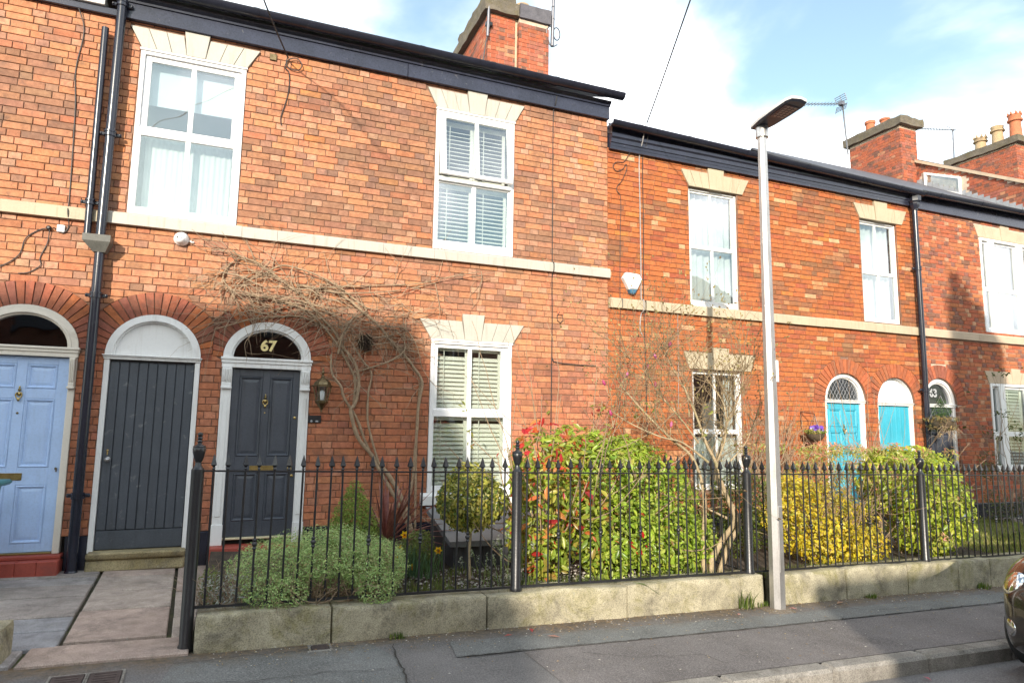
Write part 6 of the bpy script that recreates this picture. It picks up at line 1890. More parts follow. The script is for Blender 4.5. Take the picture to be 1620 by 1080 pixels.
# -- bare climber over the door of 67
vine = thing("climbing_vine", (1.95, -.12, .25), "bare twisted climber on the wall, its stems sweeping up over the charcoal door", "climber")
VS = [
 ([(1.95,.20),(1.95,.33),(1.86,.66),(1.69,.98),(1.55,1.14),(1.43,1.28),(1.28,1.46),(1.19,1.75),(1.23,1.83),(1.28,2.01),(1.26,2.16),(1.21,2.31),(1.11,2.45)], .030,.017),
 ([(1.91,.22),(1.91,.41),(1.75,.74),(1.55,1.09),(1.39,1.36),(1.25,1.68),(1.12,1.90),(1.04,2.04),(.96,2.18),(.94,2.40)], .024,.012),
 ([(1.55,1.14),(1.42,1.47),(1.38,1.68),(1.39,1.98),(1.42,2.20),(1.31,2.35),(1.20,2.49)], .014,.011),
 ([(1.86,.66),(1.95,.88),(1.97,1.40),(1.99,1.85),(2.03,2.12),(1.92,2.30),(1.80,2.45),(1.64,2.59),(1.48,2.77),(1.25,2.95),(1.02,3.12),(.77,3.17),(.52,3.18)], .019,.014),
 ([(1.99,.25),(1.98,.95),(1.99,1.55),(2.0,2.0),(2.01,2.13)], .016,.011),
 ([(1.23,1.83),(1.23,2.12),(1.13,2.34),(1.02,2.52),(.86,2.69),(.68,2.87),(.47,2.96),(.19,3.01),(-.07,3.02)], .017,.010),
 ([(1.11,2.45),(.97,2.66),(.79,2.84),(.60,3.04),(.42,3.17),(.24,3.30),(.07,3.40),(-.10,3.45),(-.18,3.51)], .018,.009),
 ([(1.02,2.41),(1.05,2.63),(1.15,2.83),(1.33,2.95),(1.17,3.09),(.95,3.22),(.73,3.32),(.51,3.37),(.34,3.39),(.18,3.30)], .014,.008),
 ([(1.48,2.77),(1.79,2.76),(1.95,2.57),(2.02,2.31)], .010,.005),
 ([(1.21,2.20),(1.43,2.28),(1.65,2.37),(1.80,2.49),(1.80,2.60)], .012,.009),
 ([(.90,2.70),(.61,2.82),(.34,2.80),(.07,2.75),(-.12,2.68),(-.30,2.61)], .012,.006),
 ([(.96,2.85),(.67,2.98),(.40,2.92),(.20,2.83),(.04,2.85),(-.12,2.77)], .011,.006),
 ([(.77,3.17),(1.17,3.23),(1.54,3.28),(1.93,3.33),(2.37,3.46),(2.75,3.56)], .009,.004),
 ([(1.02,3.12),(1.39,3.17),(1.77,3.24),(2.17,3.37)], .009,.004),
 ([(-.10,3.45),(-.22,3.33),(-.26,3.18),(-.17,3.05),(-.10,2.91),(-.06,2.77)], .009,.005),
 ([(.24,3.30),(.04,3.28),(-.05,3.17),(.02,3.03),(.19,3.01)], .008,.004)]
r = random.Random(31)
starts = []
for si, (pl, r0, r1) in enumerate(VS):
    ph = r.uniform(0,6); P = [Vector((x+r.gauss(0,.006), -.055-.028*math.sin(i*1.1+ph)-(.03 if si < 2 else 0), z)) for i, (x,z) in enumerate(pl)]
    # smooth the traced stem
    out = []
    for i in range(len(P)-1):
        p0, p1, p2, p3 = P[max(i-1,0)], P[i], P[i+1], P[min(i+2,len(P)-1)]
        for k in range(4):
            t = k/4; out.append(.5*((2*p1)+(p2-p0)*t+(2*p0-5*p1+4*p2-p3)*t*t+(3*p1-p0-3*p2+p3)*t*t*t))
    out.append(P[-1]); kk = len(out)
    m = MB(); m.tube(out, [(r0+(r1-r0)*i/(kk-1))*(1+.12*math.sin(i*2.1)) for i in range(kk)], 7); m.build("stem", M['bark'], vine, smooth=60, recalc=False)
    for i, p in enumerate(out):
        if p.z > 2.55 and r.random() < .52:
            for _ in range(1):
                starts.append((p, (out[min(i+1,kk-1)]-out[i-1]).normalized()+Vector((r.gauss(-.1,.5), -.1, r.gauss(0,.5))), r.uniform(.40,.7)))
        elif p.z > 1.9 and r.random() < .25: starts.append((p, Vector((r.uniform(-.7,.7), -.1, r.uniform(-.8,.6))), .5))
# the tangle of long whippy shoots that crosses over the door
for i in range(95):
    x = r.uniform(.0,1.9); z = (2.74 if x < .75 else 2.60)+.45*r.random()+(.12 if x < 1.2 else -.12)*r.random()
    starts.append((Vector((x, r.uniform(-.14,-.04), z)), Vector((r.choice((-1,-1,1)), 0, r.uniform(-.55,.45))), r.uniform(.4,.75)))
for i in range(12):
    x = r.uniform(-.25,.6); starts.append((Vector((x, -.08, 3.15+.35*r.random())), Vector((r.uniform(-1,1), 0, r.uniform(-.7,.9))), .5))
twigs("twig", vine, starts, 'twig', r=r, seg=9, step=.060, rad=.0088, wander=.36, pull=(0,0,-.06), n=4, depth=1, branch=.08, ymin=-.15, ymax=-.018)
# long drooping hairs
starts = [(Vector((r.uniform(.78,1.9), -.10, r.uniform(2.5,2.95))), Vector((r.uniform(-.3,.3),0,-1)), .45) for _ in range(26)]
twigs("twig", vine, starts, 'twig', r=r, seg=6, step=.07, rad=.0065, wander=.25, pull=(0,0,-.3), n=4, depth=0, ymin=-.16, ymax=-.02)
for o in vine.children:
    if o.name.startswith("twig"): o["kind"] = 'stuff'
foliage("bird_nest", vine, [(1.33,-.09,2.56,.09,.07,.10)], 500, .10, [(.05,.035,.025),(.09,.06,.04)], 'leaf_matt', .10, 8, core=.6)

# -- grey-green mound spilling over the wall
t = thing("evergreen_mound", (.7, -2.1, .2), "low grey-green evergreen mound spilling through the railings onto the wall", "shrub")
HB = [(.78,-1.85,.44,.56,.42,.27),(.38,-2.05,.44,.38,.34,.23),(.34,-2.42,.46,.27,.24,.20),(.75,-2.38,.56,.34,.26,.19),(1.08,-2.42,.46,.25,.26,.22),(.26,-2.62,.37,.17,.13,.13),(.42,-2.66,.36,.14,.11,.12),(1.06,-2.66,.36,.16,.12,.14),(.62,-2.60,.55,.2,.14,.12),(.92,-2.62,.53,.18,.14,.13),(1.22,-2.1,.42,.2,.25,.2)]
foliage("foliage", t, HB, 30000, .021, [(.32,.45,.16),(.38,.52,.20),(.25,.37,.12),(.44,.56,.24),(.36,.32,.16)], 'leaf_matt', .42, 2, core=.15, lump=.28, up=.7, droop=-.5)
foliage("foliage_tips", t, [(b[0],b[1]-.01,b[2]+.012,b[3]*1.03,b[4]*1.03,b[5]*1.03) for b in HB], 16000, .018, [(.41,.55,.21),(.47,.61,.26),(.35,.49,.17)], 'leaf_matt', .40, 22, core=.0, lump=.28, up=1.6, droop=-1.2)
r = random.Random(5)
twigs("bare_stem", t, [(Vector((r.uniform(.35,1.0), -2.45+r.uniform(-.12,.1), .24)), Vector((r.uniform(-1,1),-.6,r.uniform(.2,.9))), 1) for _ in range(70)], 'twig', r=r, seg=5, step=.05, rad=.006, wander=.5, depth=1)
# -- silvery lavender beside it
t = thing("lavender", (.06, -2.5, .24), "small silvery lavender at the left end of the wall", "plant", None)
foliage("foliage", t, [(.05,-2.48,.37,.16,.14,.14),(-.10,-2.45,.36,.10,.12,.14),(.14,-2.52,.33,.12,.1,.1)], 900, .034, [(.33,.36,.31),(.26,.29,.21),(.42,.43,.40)], 'leaf_matt', .28, 3, core=.4, up=1.0, droop=-.9, lump=.6)
foliage("lower_leaves", t, [(-.12,-2.3,.36,.09,.15,.16)], 420, .035, [(.20,.25,.07),(.15,.19,.05)], 'leaf_matt', .3, 4, core=.4, up=1.0, droop=-.9)
r = random.Random(8)
twigs("bare_stem", t, [(Vector((r.uniform(-.14,.2), -2.5+r.uniform(-.1,.1), .24)), Vector((r.gauss(0,.4),r.gauss(0,.3),1)), 1) for _ in range(40)], 'twig', r=r, seg=5, step=.045, rad=.004, wander=.35, depth=1)
t = thing("silver_plant", (2.25, -2.28, .2), "silvery upright sprigs in front of the grey chest", "plant")
r = random.Random(9); tips = []
twigs("stem", t, [(Vector((2.05+.06*i+r.uniform(-.02,.02), -2.3+r.uniform(-.05,.05), .2)), Vector((r.gauss(0,.12),0,1)), 1) for i in range(8)], 'stem_green', r=r, seg=5, step=.058, rad=.004, wander=.15, depth=1, tips=tips)
foliage("foliage", t, [(p.x,p.y,p.z-.03,.022,.022,.055) for p, d in tips]+[(2.3,-2.3,.28,.14,.08,.07)], 900, .024, [(.40,.42,.36),(.31,.34,.25),(.22,.27,.13)], 'leaf_matt', .3, 10, core=.5)

# -- small conifer cone and a box ball
t = thing("dwarf_conifer", (1.08, -1.3, .24), "small green cone-shaped conifer right of the charcoal door", "conifer")
foliage("foliage", t, [(1.08,-1.3,.24+.10*i,.31*(1-(i/8.2)**1.7)+.02,.31*(1-(i/8.2)**1.7)+.02,.12) for i in range(8)], 20000, .026, [(.20,.28,.055),(.26,.34,.065),(.15,.21,.045)], 'leaf_matt', .40, 12, core=.35, up=.8, droop=-.8, lump=.2)
t = thing("box_ball", (1.66, -1.55, .22), "small clipped green bush left of the grey chest", "shrub")
foliage("foliage", t, [(1.66,-1.55,.42,.17,.17,.19)], 2600, .026, [(.16,.21,.045),(.22,.27,.06),(.12,.17,.04)], 'leaf', .5, 13, core=.15)

# -- purple cordyline: every blade its own part
t = thing("cordyline", (1.42, -1.2, .24), "spiky dark red cordyline between the conifer and the grey chest", "plant")
r = random.Random(14)
M['cordy'] = plain("dark_red_blade", (0.22,0.075,0.06), .45, .25, 14, 60, .1)
M['cordy2'] = plain("dusky_red_blade", (0.25,0.105,0.075), .5, .25, 14, 60, .1)
for i in range(84):
    az = r.uniform(0, 2*math.pi); el = r.uniform(-.15, 1.45) if i > 8 else r.uniform(1.0,1.5)
    L = r.uniform(.52,.80); d = Vector((math.cos(az)*math.cos(el), math.sin(az)*math.cos(el)*.8, math.sin(el)))
    if i % 3 == 0: d = (d+Vector((.55,-.1,.12))).normalized()
    side = d.cross(Vector((0,0,1)))
    side = side.normalized() if side.length > .05 else Vector((1,0,0))
    p0 = Vector((1.42,-1.2,.43)); nb = 7; vs = []
    for k in range(nb):
        u = k/(nb-1); p = p0+d*L*u+Vector((0,0,-.16*u*u*math.cos(el)))
        w = .0155*math.sin(math.pi*min(1,.12+u*.88))+.0015
        vs += [tuple(p-side*w+Vector((0,0,.004))), tuple(p), tuple(p+side*w+Vector((0,0,.004)))]
    m = MB(); m.add(vs, [q for k in range(nb-1) for q in ((3*k,3*k+1,3*k+4,3*k+3),(3*k+1,3*k+2,3*k+5,3*k+4))])
    m.build("blade", M['cordy' if r.random() < .6 else 'cordy2'], t, smooth=60, recalc=False)
m = MB(); m.lathe((1.42,-1.2,.22), [(.05,0),(.045,.12),(.03,.2)], 10); m.build("stump", M['bark'], t, smooth=60)

# -- daffodils
def daffodil(x, y, z, yaw, label):
    g = .25; t = thing("daffodil", (x, y, g), label, "daffodil", "yellow daffodils")
    m = MB(); m.tube([(x+.02,y+.02,g),(x+.01,y+.01,(z+g)/2),(x,y,z-.01),(x+.012*math.cos(yaw),y+.012*math.sin(yaw),z)], .0045, 6); m.build("stem", M['stem_green'], t)
    f = Vector((math.cos(yaw),math.sin(yaw),-.1)).normalized(); s = f.cross(Vector((0,0,1))).normalized(); u = s.cross(f); c = Vector((x,y,z))
    for k in range(6):
        a = k*math.pi/3; e = s*math.cos(a)+u*math.sin(a); w = e.cross(f)
        m = MB(); m.cur = (.80,.55,.02)
        m.add([tuple(c+e*.006), tuple(c+e*.022+w*.013+f*.004), tuple(c+e*.042), tuple(c+e*.022-w*.013+f*.004)], [(0,1,2),(0,2,3)]); m.build("petal", M['petal'], t, recalc=False)
    m = MB(); m.cur = (.80,.30,.01); n = 10
    vs = [tuple(c+(s*math.cos(2*math.pi*k/n)+u*math.sin(2*math.pi*k/n))*rr+f*h) for rr, h in ((.008,.0),(.011,.016),(.017,.028)) for k in range(n)]
    m.add(vs, [(j*n+k,j*n+(k+1)%n,(j+1)*n+(k+1)%n,(j+1)*n+k) for j in range(2) for k in range(n)]); m.build("trumpet", M['petal'], t, recalc=False)
for (x,y,z,a,lb) in ((1.48,-1.75,.60,-1.9,"topmost daffodil, close beside the red cordyline"),(1.42,-1.80,.485,-1.4,"daffodil left of the others above the mound"),(1.39,-1.82,.40,-2.2,"low daffodil half hidden by the grey-green mound"),(1.54,-1.78,.315,-1.6,"lowest daffodil in front of the small clipped bush"),(1.80,-1.76,.445,-1.7,"daffodil standing alone against the grey chest")):
    daffodil(x,y,z,a,lb)
def blades(name, parent, spots, n, h, col, seed, w=.006, spread=.05, mat='leaf', kind=None, lean=.35):
    g = np.random.default_rng(seed); S = np.array(spots)
    k = g.integers(0, len(S), n); P0 = S[k].astype(float); P0[:,:2] += g.normal(size=(n,2))*spread
    az = g.uniform(0, 2*np.pi, n); ln = np.abs(g.normal(size=n))*lean; H = h*g.uniform(.45,1.15,n)
    tip = P0+np.stack([np.cos(az)*ln*H, np.sin(az)*ln*H, H], 1)
    mid = P0*.5+tip*.5-np.stack([np.cos(az)*ln*H*.18, np.sin(az)*ln*H*.18, -.06*H], 1)
    sd = np.stack([-np.sin(az), np.cos(az), np.zeros(n)], 1)*w/2
    V = np.stack([P0-sd, P0+sd, mid+sd*.9, mid-sd*.9, tip], 1)
    F = np.array([(0,1,2),(0,2,3),(3,2,4)])
    faces = (F[None]+(np.arange(n)*5)[:,None,None]).reshape(-1,3)
    pal = np.array(col); c = pal[g.integers(0,len(pal),n)]*g.uniform(.75,1.25,(n,1))
    base = org(parent) if parent is not None else np.zeros(3)
    me = bpy.data.meshes.new(name); me.from_pydata((V.reshape(-1,3)-base).tolist(), [], faces.tolist())
    at = me.color_attributes.new("Col", 'FLOAT_COLOR', 'CORNER')
    at.data.foreach_set("color", np.repeat(np.concatenate([c,np.ones((n,1))],1).astype(np.float32), 9, axis=0).ravel())
    me.materials.append(M[mat]); o = bpy.data.objects.new(name, me); COL.objects.link(o)
    if parent is not None: o.parent = parent
    if kind: o["kind"] = kind
    return o
o = blades("daffodil_leaves", None, [(1.5,-1.78,.24),(1.42,-1.8,.24),(1.56,-1.75,.24),(1.78,-1.72,.24),(1.65,-1.9,.24)], 170, .27, [(.10,.19,.10),(.13,.23,.11),(.09,.16,.06)], 15, .011, .05, kind='stuff')
tag(o, "blue-green strap leaves growing round the daffodils", "leaves")
o = blades("bed_grass", None, [(x, -2.45+.12*math.sin(x*5), bz(x,-2.45)) for x in np.arange(1.3,4.6,.11)]+[(x, -2.0+.3*math.sin(x*7), bz(x,-2.0)) for x in np.arange(1.2,3,.12)]+[(x,-2.5,bz(x,-2.5)) for x in np.arange(4.8,7,.12)], 2300, .10, [(.10,.17,.03),(.16,.22,.05),(.20,.22,.07)], 16, .006, .06, kind='stuff')
tag(o, "thin grass and weeds along the garden bed behind the railing", "grass")
m = MB(); r = random.Random(17)
for i in range(1500):
    x = r.uniform(1.2,4.4); y = r.uniform(-2.5,-1.4); s = r.uniform(.008,.02); z = bz(x,y)+.004
    u = r.random(); m.cur = (.34,.31,.29) if u < .5 else (.22,.20,.19) if u < .8 else (.48,.45,.42)
    a = r.uniform(0,3); c_, s_ = math.cos(a)*s, math.sin(a)*s
    m.add([(x-c_,y-s_,z),(x+s_*.7,y-c_*.7,z),(x+c_,y+s_,z),(x-s_*.7,y+c_*.7,z),(x+s*.1,y,z+s*.8)], [(0,1,4),(1,2,4),(2,3,4),(3,0,4)])
o = m.build("gravel", M['gravel'], None, kind='stuff', recalc=False); tag(o, "grey gravel around the topiary stem", "gravel")

# -- variegated lollipop
t = thing("topiary_ball", (2.03, -2.0, .23), "yellow-variegated topiary ball on a slim bare stem", "topiary")
foliage("crown", t, [(2.02,-2.0,.93,.305,.30,.285),(2.02,-2.0,1.06,.20,.2,.19),(1.90,-2.05,.90,.2,.2,.2),(2.16,-2.05,.92,.19,.2,.2)], 7500, .042, [(.52,.47,.09),(.40,.40,.07),(.16,.21,.035),(.11,.15,.03),(.62,.58,.20)], 'leaf', .46, 18, core=.15, lump=.30, six=True, wts=[.26,.22,.22,.17,.13])
m = MB(); m.tube([(2.035,-2.0,.22),(2.025,-1.995,.45),(2.035,-2.0,.60),(2.02,-2.0,.85)], [.016,.014,.013,.012], 8); m.build("stem", M['magbark'], t, smooth=60)

# -- photinia with red shoots
t = thing("photinia", (2.95, -1.9, .2), "leafy shrub with scattered red young leaves right of the chest", "shrub")
PH = [(2.75,-1.95,.75,.34,.34,.45),(3.05,-1.85,.95,.38,.36,.42),(2.76,-1.9,1.22,.28,.28,.34),(3.08,-1.9,1.32,.24,.26,.28),(2.72,-2.15,.45,.25,.25,.25),(3.15,-2.2,.7,.25,.25,.35)]
GREEN = [(.29,.38,.05),(.38,.45,.06),(.21,.30,.045),(.46,.47,.08)]
foliage("foliage", t, PH, 3600, .084, GREEN+[(.42,.32,.07)], 'leaf_gloss', .40, 19, core=.2, lump=.75, six=True, wts=[.28,.28,.16,.18,.10], droop=.1)
foliage("red_leaves", t, PH+[(2.82,-1.9,1.52,.26,.15,.16),(2.62,-2.1,.8,.18,.25,.5),(2.80,-2.22,1.0,.34,.22,.55),(2.80,-2.0,1.45,.32,.2,.22)], 420, .105, [(.62,.05,.035),(.66,.17,.045),(.55,.05,.06),(.70,.28,.08)], 'leaf_gloss', .36, 20, core=.0, lump=.5, six=True)
r = random.Random(21); tips = []
twigs("branch", t, [(Vector((2.88+r.uniform(-.14,.14), -1.9+r.uniform(-.1,.1), .2)), Vector((r.gauss(0,.28),r.gauss(0,.2),1)), 1) for _ in range(16)], 'bark', r=r, seg=8, step=.17, rad=.011, wander=.25, pull=(0,0,.4), depth=1, branch=.3, n=5, tips=tips)
top = [p for p, d in tips if p.z > 1.2][:26]
foliage("shoot_leaves", t, [(p.x,p.y,min(p.z,1.78),.06,.06,.09) for p in top], 150, .068, [(.30,.30,.07),(.42,.20,.06),(.25,.28,.05),(.45,.06,.05)], 'leaf_gloss', .34, 22, core=.6, six=True, wts=[.4,.22,.26,.12])

# -- big glossy green shrub
t = thing("choisya", (3.9, -1.8, .2), "large bright green evergreen shrub in the middle of the railing", "shrub")
CH = [(3.45,-1.9,1.10,.36,.36,.42),(3.85,-1.75,1.05,.45,.42,.42),(4.15,-1.9,.85,.40,.38,.40),(3.60,-2.1,.60,.42,.36,.38),(4.05,-2.15,.50,.45,.34,.34),(4.40,-2.1,.45,.25,.28,.30),(3.33,-1.95,1.35,.20,.2,.22),(3.75,-1.9,1.32,.28,.25,.2),(3.35,-2.2,.4,.25,.25,.25)]
foliage("foliage", t, CH, 9500, .070, [(.28,.40,.045),(.36,.48,.055),(.44,.55,.07),(.20,.30,.04),(.53,.60,.13),(.34,.20,.07)], 'leaf_gloss', .40, 23, core=.14, lump=.55, six=True, wts=[.26,.26,.2,.14,.12,.02], droop=-.1, up=.5)
foliage("leaf_rosettes", t, [(b[0],b[1],b[2],b[3]*1.05,b[4]*1.05,b[5]*1.05) for b in CH], 3000, .062, [(.44,.56,.08),(.52,.62,.11),(.37,.49,.065)], 'leaf_gloss', .42, 24, core=.0, lump=.40, six=True, up=1.1, droop=-.8)
r = random.Random(25)
twigs("branch", t, [(Vector((3.8+r.uniform(-.25,.25), -1.85+r.uniform(-.1,.1), .2)), Vector((r.gauss(0,.5),r.gauss(0,.4),1)), 1) for _ in range(20)], 'bark', r=r, seg=6, step=.16, rad=.012, wander=.3, pull=(0,0,.2), depth=1, n=5)
foliage("red_leaves", t, [(3.55,-2.45,.62,.12,.05,.2),(3.3,-2.4,.5,.1,.05,.1)], 12, .075, [(.55,.09,.03),(.55,.03,.03)], 'leaf_gloss', .36, 26, six=True, core=0)

# -- magnolia: bare pale limbs with opening buds
mag = thing("magnolia_tree", (4.44, -2.35, .17), "bare magnolia tree with pale limbs and a few pink buds", "tree")
MG = [
 ([(4.65,.10),(4.65,.20),(4.68,.29),(4.82,.47),(4.87,.67),(4.79,.87),(4.70,1.07),(4.64,1.26),(4.52,1.46),(4.41,1.73),(4.25,2.05)], .052,.010),
 ([(4.59,.10),(4.58,.42),(4.61,.81),(4.57,1.07),(4.44,1.33),(4.16,1.53),(3.86,1.78),(3.60,2.03)], .038,.008),
 ([(4.81,.10),(4.94,.40),(5.08,.59),(5.00,.79),(4.92,1.00),(4.89,1.23),(4.98,1.46),(5.08,1.74),(5.10,2.02)], .038,.008),
 ([(4.87,.67),(4.71,.74),(4.55,.81)], .022,.009), ([(5.08,.59),(5.17,.76),(5.26,.82),(5.33,.84)], .017,.006),
 ([(4.70,1.07),(4.76,1.26),(4.81,1.53),(4.78,1.87),(4.71,2.14)], .022,.007),
 ([(4.64,1.26),(4.32,1.46),(4.01,1.52),(3.71,1.65),(3.45,1.77)], .020,.006),
 ([(4.52,1.46),(4.29,1.72),(4.09,1.98),(3.94,2.18),(3.71,2.30)], .016,.005),
 ([(4.41,1.73),(4.37,1.99),(4.18,2.32),(4.06,2.48)], .012,.005),
 ([(4.81,1.53),(4.99,1.81),(5.05,2.15),(5.01,2.36)], .013,.005),
 ([(4.89,1.23),(5.15,1.47),(5.29,1.74)], .013,.005)]
r = random.Random(41); starts = []
for si, (pl, r0, r1) in enumerate(MG):
    P = [Vector((x*.958, -2.35+(.10*math.sin(i*.9+si*1.7) if i > 1 and si > 2 else .03*si if si < 3 else 0)+ (.12*(si % 3-1) if i > 3 else 0), 1.6+(z-1.6)*.958)) for i, (x,z) in enumerate(pl)]
    out = []
    for i in range(len(P)-1):
        p0, p1, p2, p3 = P[max(i-1,0)], P[i], P[i+1], P[min(i+2,len(P)-1)]
        for k in range(4):
            t_ = k/4; out.append(.5*((2*p1)+(p2-p0)*t_+(2*p0-5*p1+4*p2-p3)*t_*t_+(3*p1-p0-3*p2+p3)*t_**3))
    out.append(P[-1]); kk = len(out)
    m = MB(); m.tube(out, [(.85 if si < 3 else .68)*(r0+(r1-r0)*(i/(kk-1))**.7)*(1+.06*math.sin(i*1.7)) for i in range(kk)], 9); m.build("trunk" if si in (0,1,2) else "limb", M['magbark'], mag, smooth=60, recalc=False)
    for i, p in enumerate(out):
        if p.z > 1.15 and i > 2:
            d = (out[min(i+1,kk-1)]-out[i-1]).normalized()
            for _ in range(2 if p.z > 1.5 else 1):
                if r.random() < .85: starts.append((p, d*.5+Vector((r.gauss(0,.6),r.gauss(0,.5),.55)), r.uniform(.5,.9)))
        elif p.z > .5 and r.random() < .16: starts.append((p, Vector((r.gauss(0,.7),-.2+r.gauss(0,.4),.4)), .6))
tips = []
twigs("twig", mag, starts, 'magtwig', r=r, seg=6, step=.075, rad=.0056, wander=.36, pull=(-.05,0,.18), n=4, depth=2, branch=.24, shrink=.75, tips=tips)
P = np.array([tuple(p) for p, d in tips]); D = np.array([tuple(d) for p, d in tips]); g = np.random.default_rng(42)
def buds(name, P, D, L, W, cols, mat, seed):
    g = np.random.default_rng(seed); n = len(P)
    nr = g.normal(size=(n,3)); nr -= D*np.sum(nr*D,axis=1)[:,None]; nr /= np.linalg.norm(nr,axis=1)[:,None]; w = np.cross(D,nr)
    c = np.array(cols)[g.integers(0,len(cols),n)]*g.uniform(.8,1.2,(n,1))
    A = lambda a, b: leaf_mesh(name, mag, P+D*L*.5, D, a, b, np.full((n,1),L)*g.uniform(.7,1.2,(n,1)), np.full((n,1),W), c, mat, True, .5)
    A(w, nr); A(-w, -nr)
    for o in mag.children:
        if o.name.startswith("leaf_buds"): o["kind"] = 'stuff'
buds("leaf_buds", P, D, .030, .013, [(.36,.29,.13),(.42,.36,.16),(.30,.22,.12)], 'leaf_matt', 1)
sel = g.random(len(P)) < .5
buds("leaf_buds", P[sel]+g.normal(size=(sel.sum(),3))*.02, D[sel], .024, .010, [(.45,.40,.18),(.38,.25,.14)], 'leaf_matt', 2)
for i, (x, z) in enumerate([(3.62,2.10),(3.93,2.20),(4.10,2.42),(3.97,2.30),(3.44,2.02),(3.42,1.72),(4.12,1.62),(4.05,2.02),(5.0,1.9)]):
    x = x*.97; p = Vector((x, -2.3+.1*math.sin(i*2), z)); d = Vector((r.gauss(0,.35),0,1)).normalized()
    m = MB(); m.tube([p-d*.12+Vector((r.gauss(0,.02),0,0)), p], .0035, 5); m.build("bud_stalk", M['magbark'], mag)
    m = MB(); m.lathe((0,0,0), [(.003,-.004),(.011,.006),(.016,.022),(.014,.040),(.006,.056),(.001,.062)], 8)
    q = d.to_track_quat('Z','Y'); m.v = [tuple(p+q @ Vector(v)) for v in m.v]
    m.build("flower_bud", plain("magenta_bud_%d" % i, (.36,.04,.13) if i % 3 else (.45,.12,.24), .6, .2, 30, 60, 0), mag, smooth=60)

# -- second garden
t = thing("dark_hedge", (5.55, -1.5, .15), "dark green hedge behind the railing between the magnolia and the lamp post", "hedge")
foliage("foliage", t, [(5.3,-1.6,.55,.42,.3,.45),(5.75,-1.5,.6,.40,.3,.45),(5.5,-1.6,.85,.4,.28,.28)], 4200, .045, [(.14,.19,.035),(.19,.24,.045),(.10,.14,.03)], 'leaf', .45, 50, core=.2, lump=.4)
t = thing("golden_shrub", (6.35, -2.05, .13), "bright yellow shrub behind the railing right of the lamp post", "shrub")
YB = [(5.85,-2.05,.62,.36,.34,.42),(6.3,-2.0,.62,.42,.36,.42),(6.7,-2.0,.48,.34,.32,.34),(6.1,-2.3,.42,.40,.26,.28),(6.55,-2.3,.33,.36,.24,.22),(6.0,-1.9,.92,.25,.25,.2)]
foliage("foliage", t, YB, 7500, .050, [(.66,.52,.035),(.74,.60,.05),(.52,.44,.035),(.34,.35,.04),(.78,.68,.13)], 'leaf', .50, 51, core=.22, lump=.5, six=True, wts=[.3,.25,.2,.12,.13])
r = random.Random(52)
twigs("branch", t, [(Vector((6.3+r.uniform(-.4,.4), -2.1+r.uniform(-.15,.1), .13)), Vector((r.gauss(0,.5),r.gauss(0,.3),1)), 1) for _ in range(30)], 'bark', r=r, seg=6, step=.12, rad=.007, wander=.35, depth=1, n=4)
def pieris(x, y, z0, z1, w, label, seed):
    t = thing("pieris", (x, y, z0), label, "shrub", None); r = random.Random(seed); tips = []
    twigs("branch", t, [(Vector((x+r.uniform(-w*.5,w*.5), y+r.uniform(-.15,.15), z0)), Vector((r.gauss(0,.3),r.gauss(0,.2),1)), 1) for _ in range(12)], 'bark', r=r, seg=5, step=(z1-z0)/6, rad=.009, wander=.22, depth=1, n=4, tips=tips)
    bl = [(p.x, p.y, min(p.z, z1-.05), .09,.09,.07) for p, d in tips]
    foliage("foliage", t, bl+[(x,y,(z0+z1)/2+.2,w*.6,.22,(z1-z0)*.3)], 1900, .060, [(.36,.40,.08),(.28,.33,.06),(.46,.46,.13),(.55,.46,.15)], 'leaf_gloss', .26, seed, core=.3, droop=.9, lump=.4)
    foliage("pink_tips", t, [(b[0],b[1],b[2]+.05,.08,.08,.05) for b in bl], 620, .048, [(.68,.34,.22),(.72,.44,.27),(.64,.27,.18)], 'leaf_gloss', .25, seed+1, core=.3, droop=.7)
    for o in t.children:
        if o.name.startswith(("pink_tips","foliage")): o["kind"] = 'stuff'
pieris(6.85, -1.5, .15, 1.43, .95, "pink-tipped evergreen under the violet hanging basket", 53)
pieris(7.62, -1.75, .15, 1.40, .50, "pink-tipped evergreen at the left shoulder of the laurel", 56)
t = thing("laurel_shrub", (7.9, -1.85, .1), "rounded yellow-green laurel in front of the turquoise passage door", "shrub")
LB = [(7.75,-1.85,.95,.50,.40,.46),(8.25,-1.85,.85,.46,.42,.46),(8.45,-1.9,.6,.38,.38,.40),(7.9,-2.1,.5,.5,.3,.42),(8.2,-1.8,1.18,.35,.3,.25),(7.55,-1.9,1.15,.32,.3,.25)]
foliage("foliage", t, LB, 8500, .068, [(.42,.50,.05),(.52,.59,.065),(.33,.42,.045),(.62,.63,.11),(.23,.31,.04)], 'leaf_gloss', .50, 57, core=.15, lump=.45, six=True, wts=[.28,.27,.2,.13,.12], up=.5)
r = random.Random(58)
twigs("branch", t, [(Vector((7.95+r.uniform(-.3,.3), -1.9+r.uniform(-.15,.1), .1)), Vector((r.gauss(0,.5),r.gauss(0,.3),1)), 1) for _ in range(18)], 'bark', r=r, seg=6, step=.14, rad=.012, wander=.3, depth=1, n=5)
t = thing("wall_shrub", (7.7, -.12, .15), "leafless twiggy shrub trained on the orange wall left of the turquoise door", "shrub")
r = random.Random(60)
twigs("twig", t, [(Vector((7.6+r.uniform(-.5,.5), -.1, r.uniform(.3,1.2))), Vector((r.gauss(0,.6),0,1)), 1) for _ in range(46)], 'twig', r=r, seg=7, step=.11, rad=.006, wander=.4, pull=(0,0,.2), depth=1, branch=.3, n=4, ymin=-.2, ymax=-.03)
t = thing("climbing_rose", (9.0, -.35, .2), "thin bare climbing stems crossing the turquoise panelled door", "climber")
r = random.Random(61); tips = []
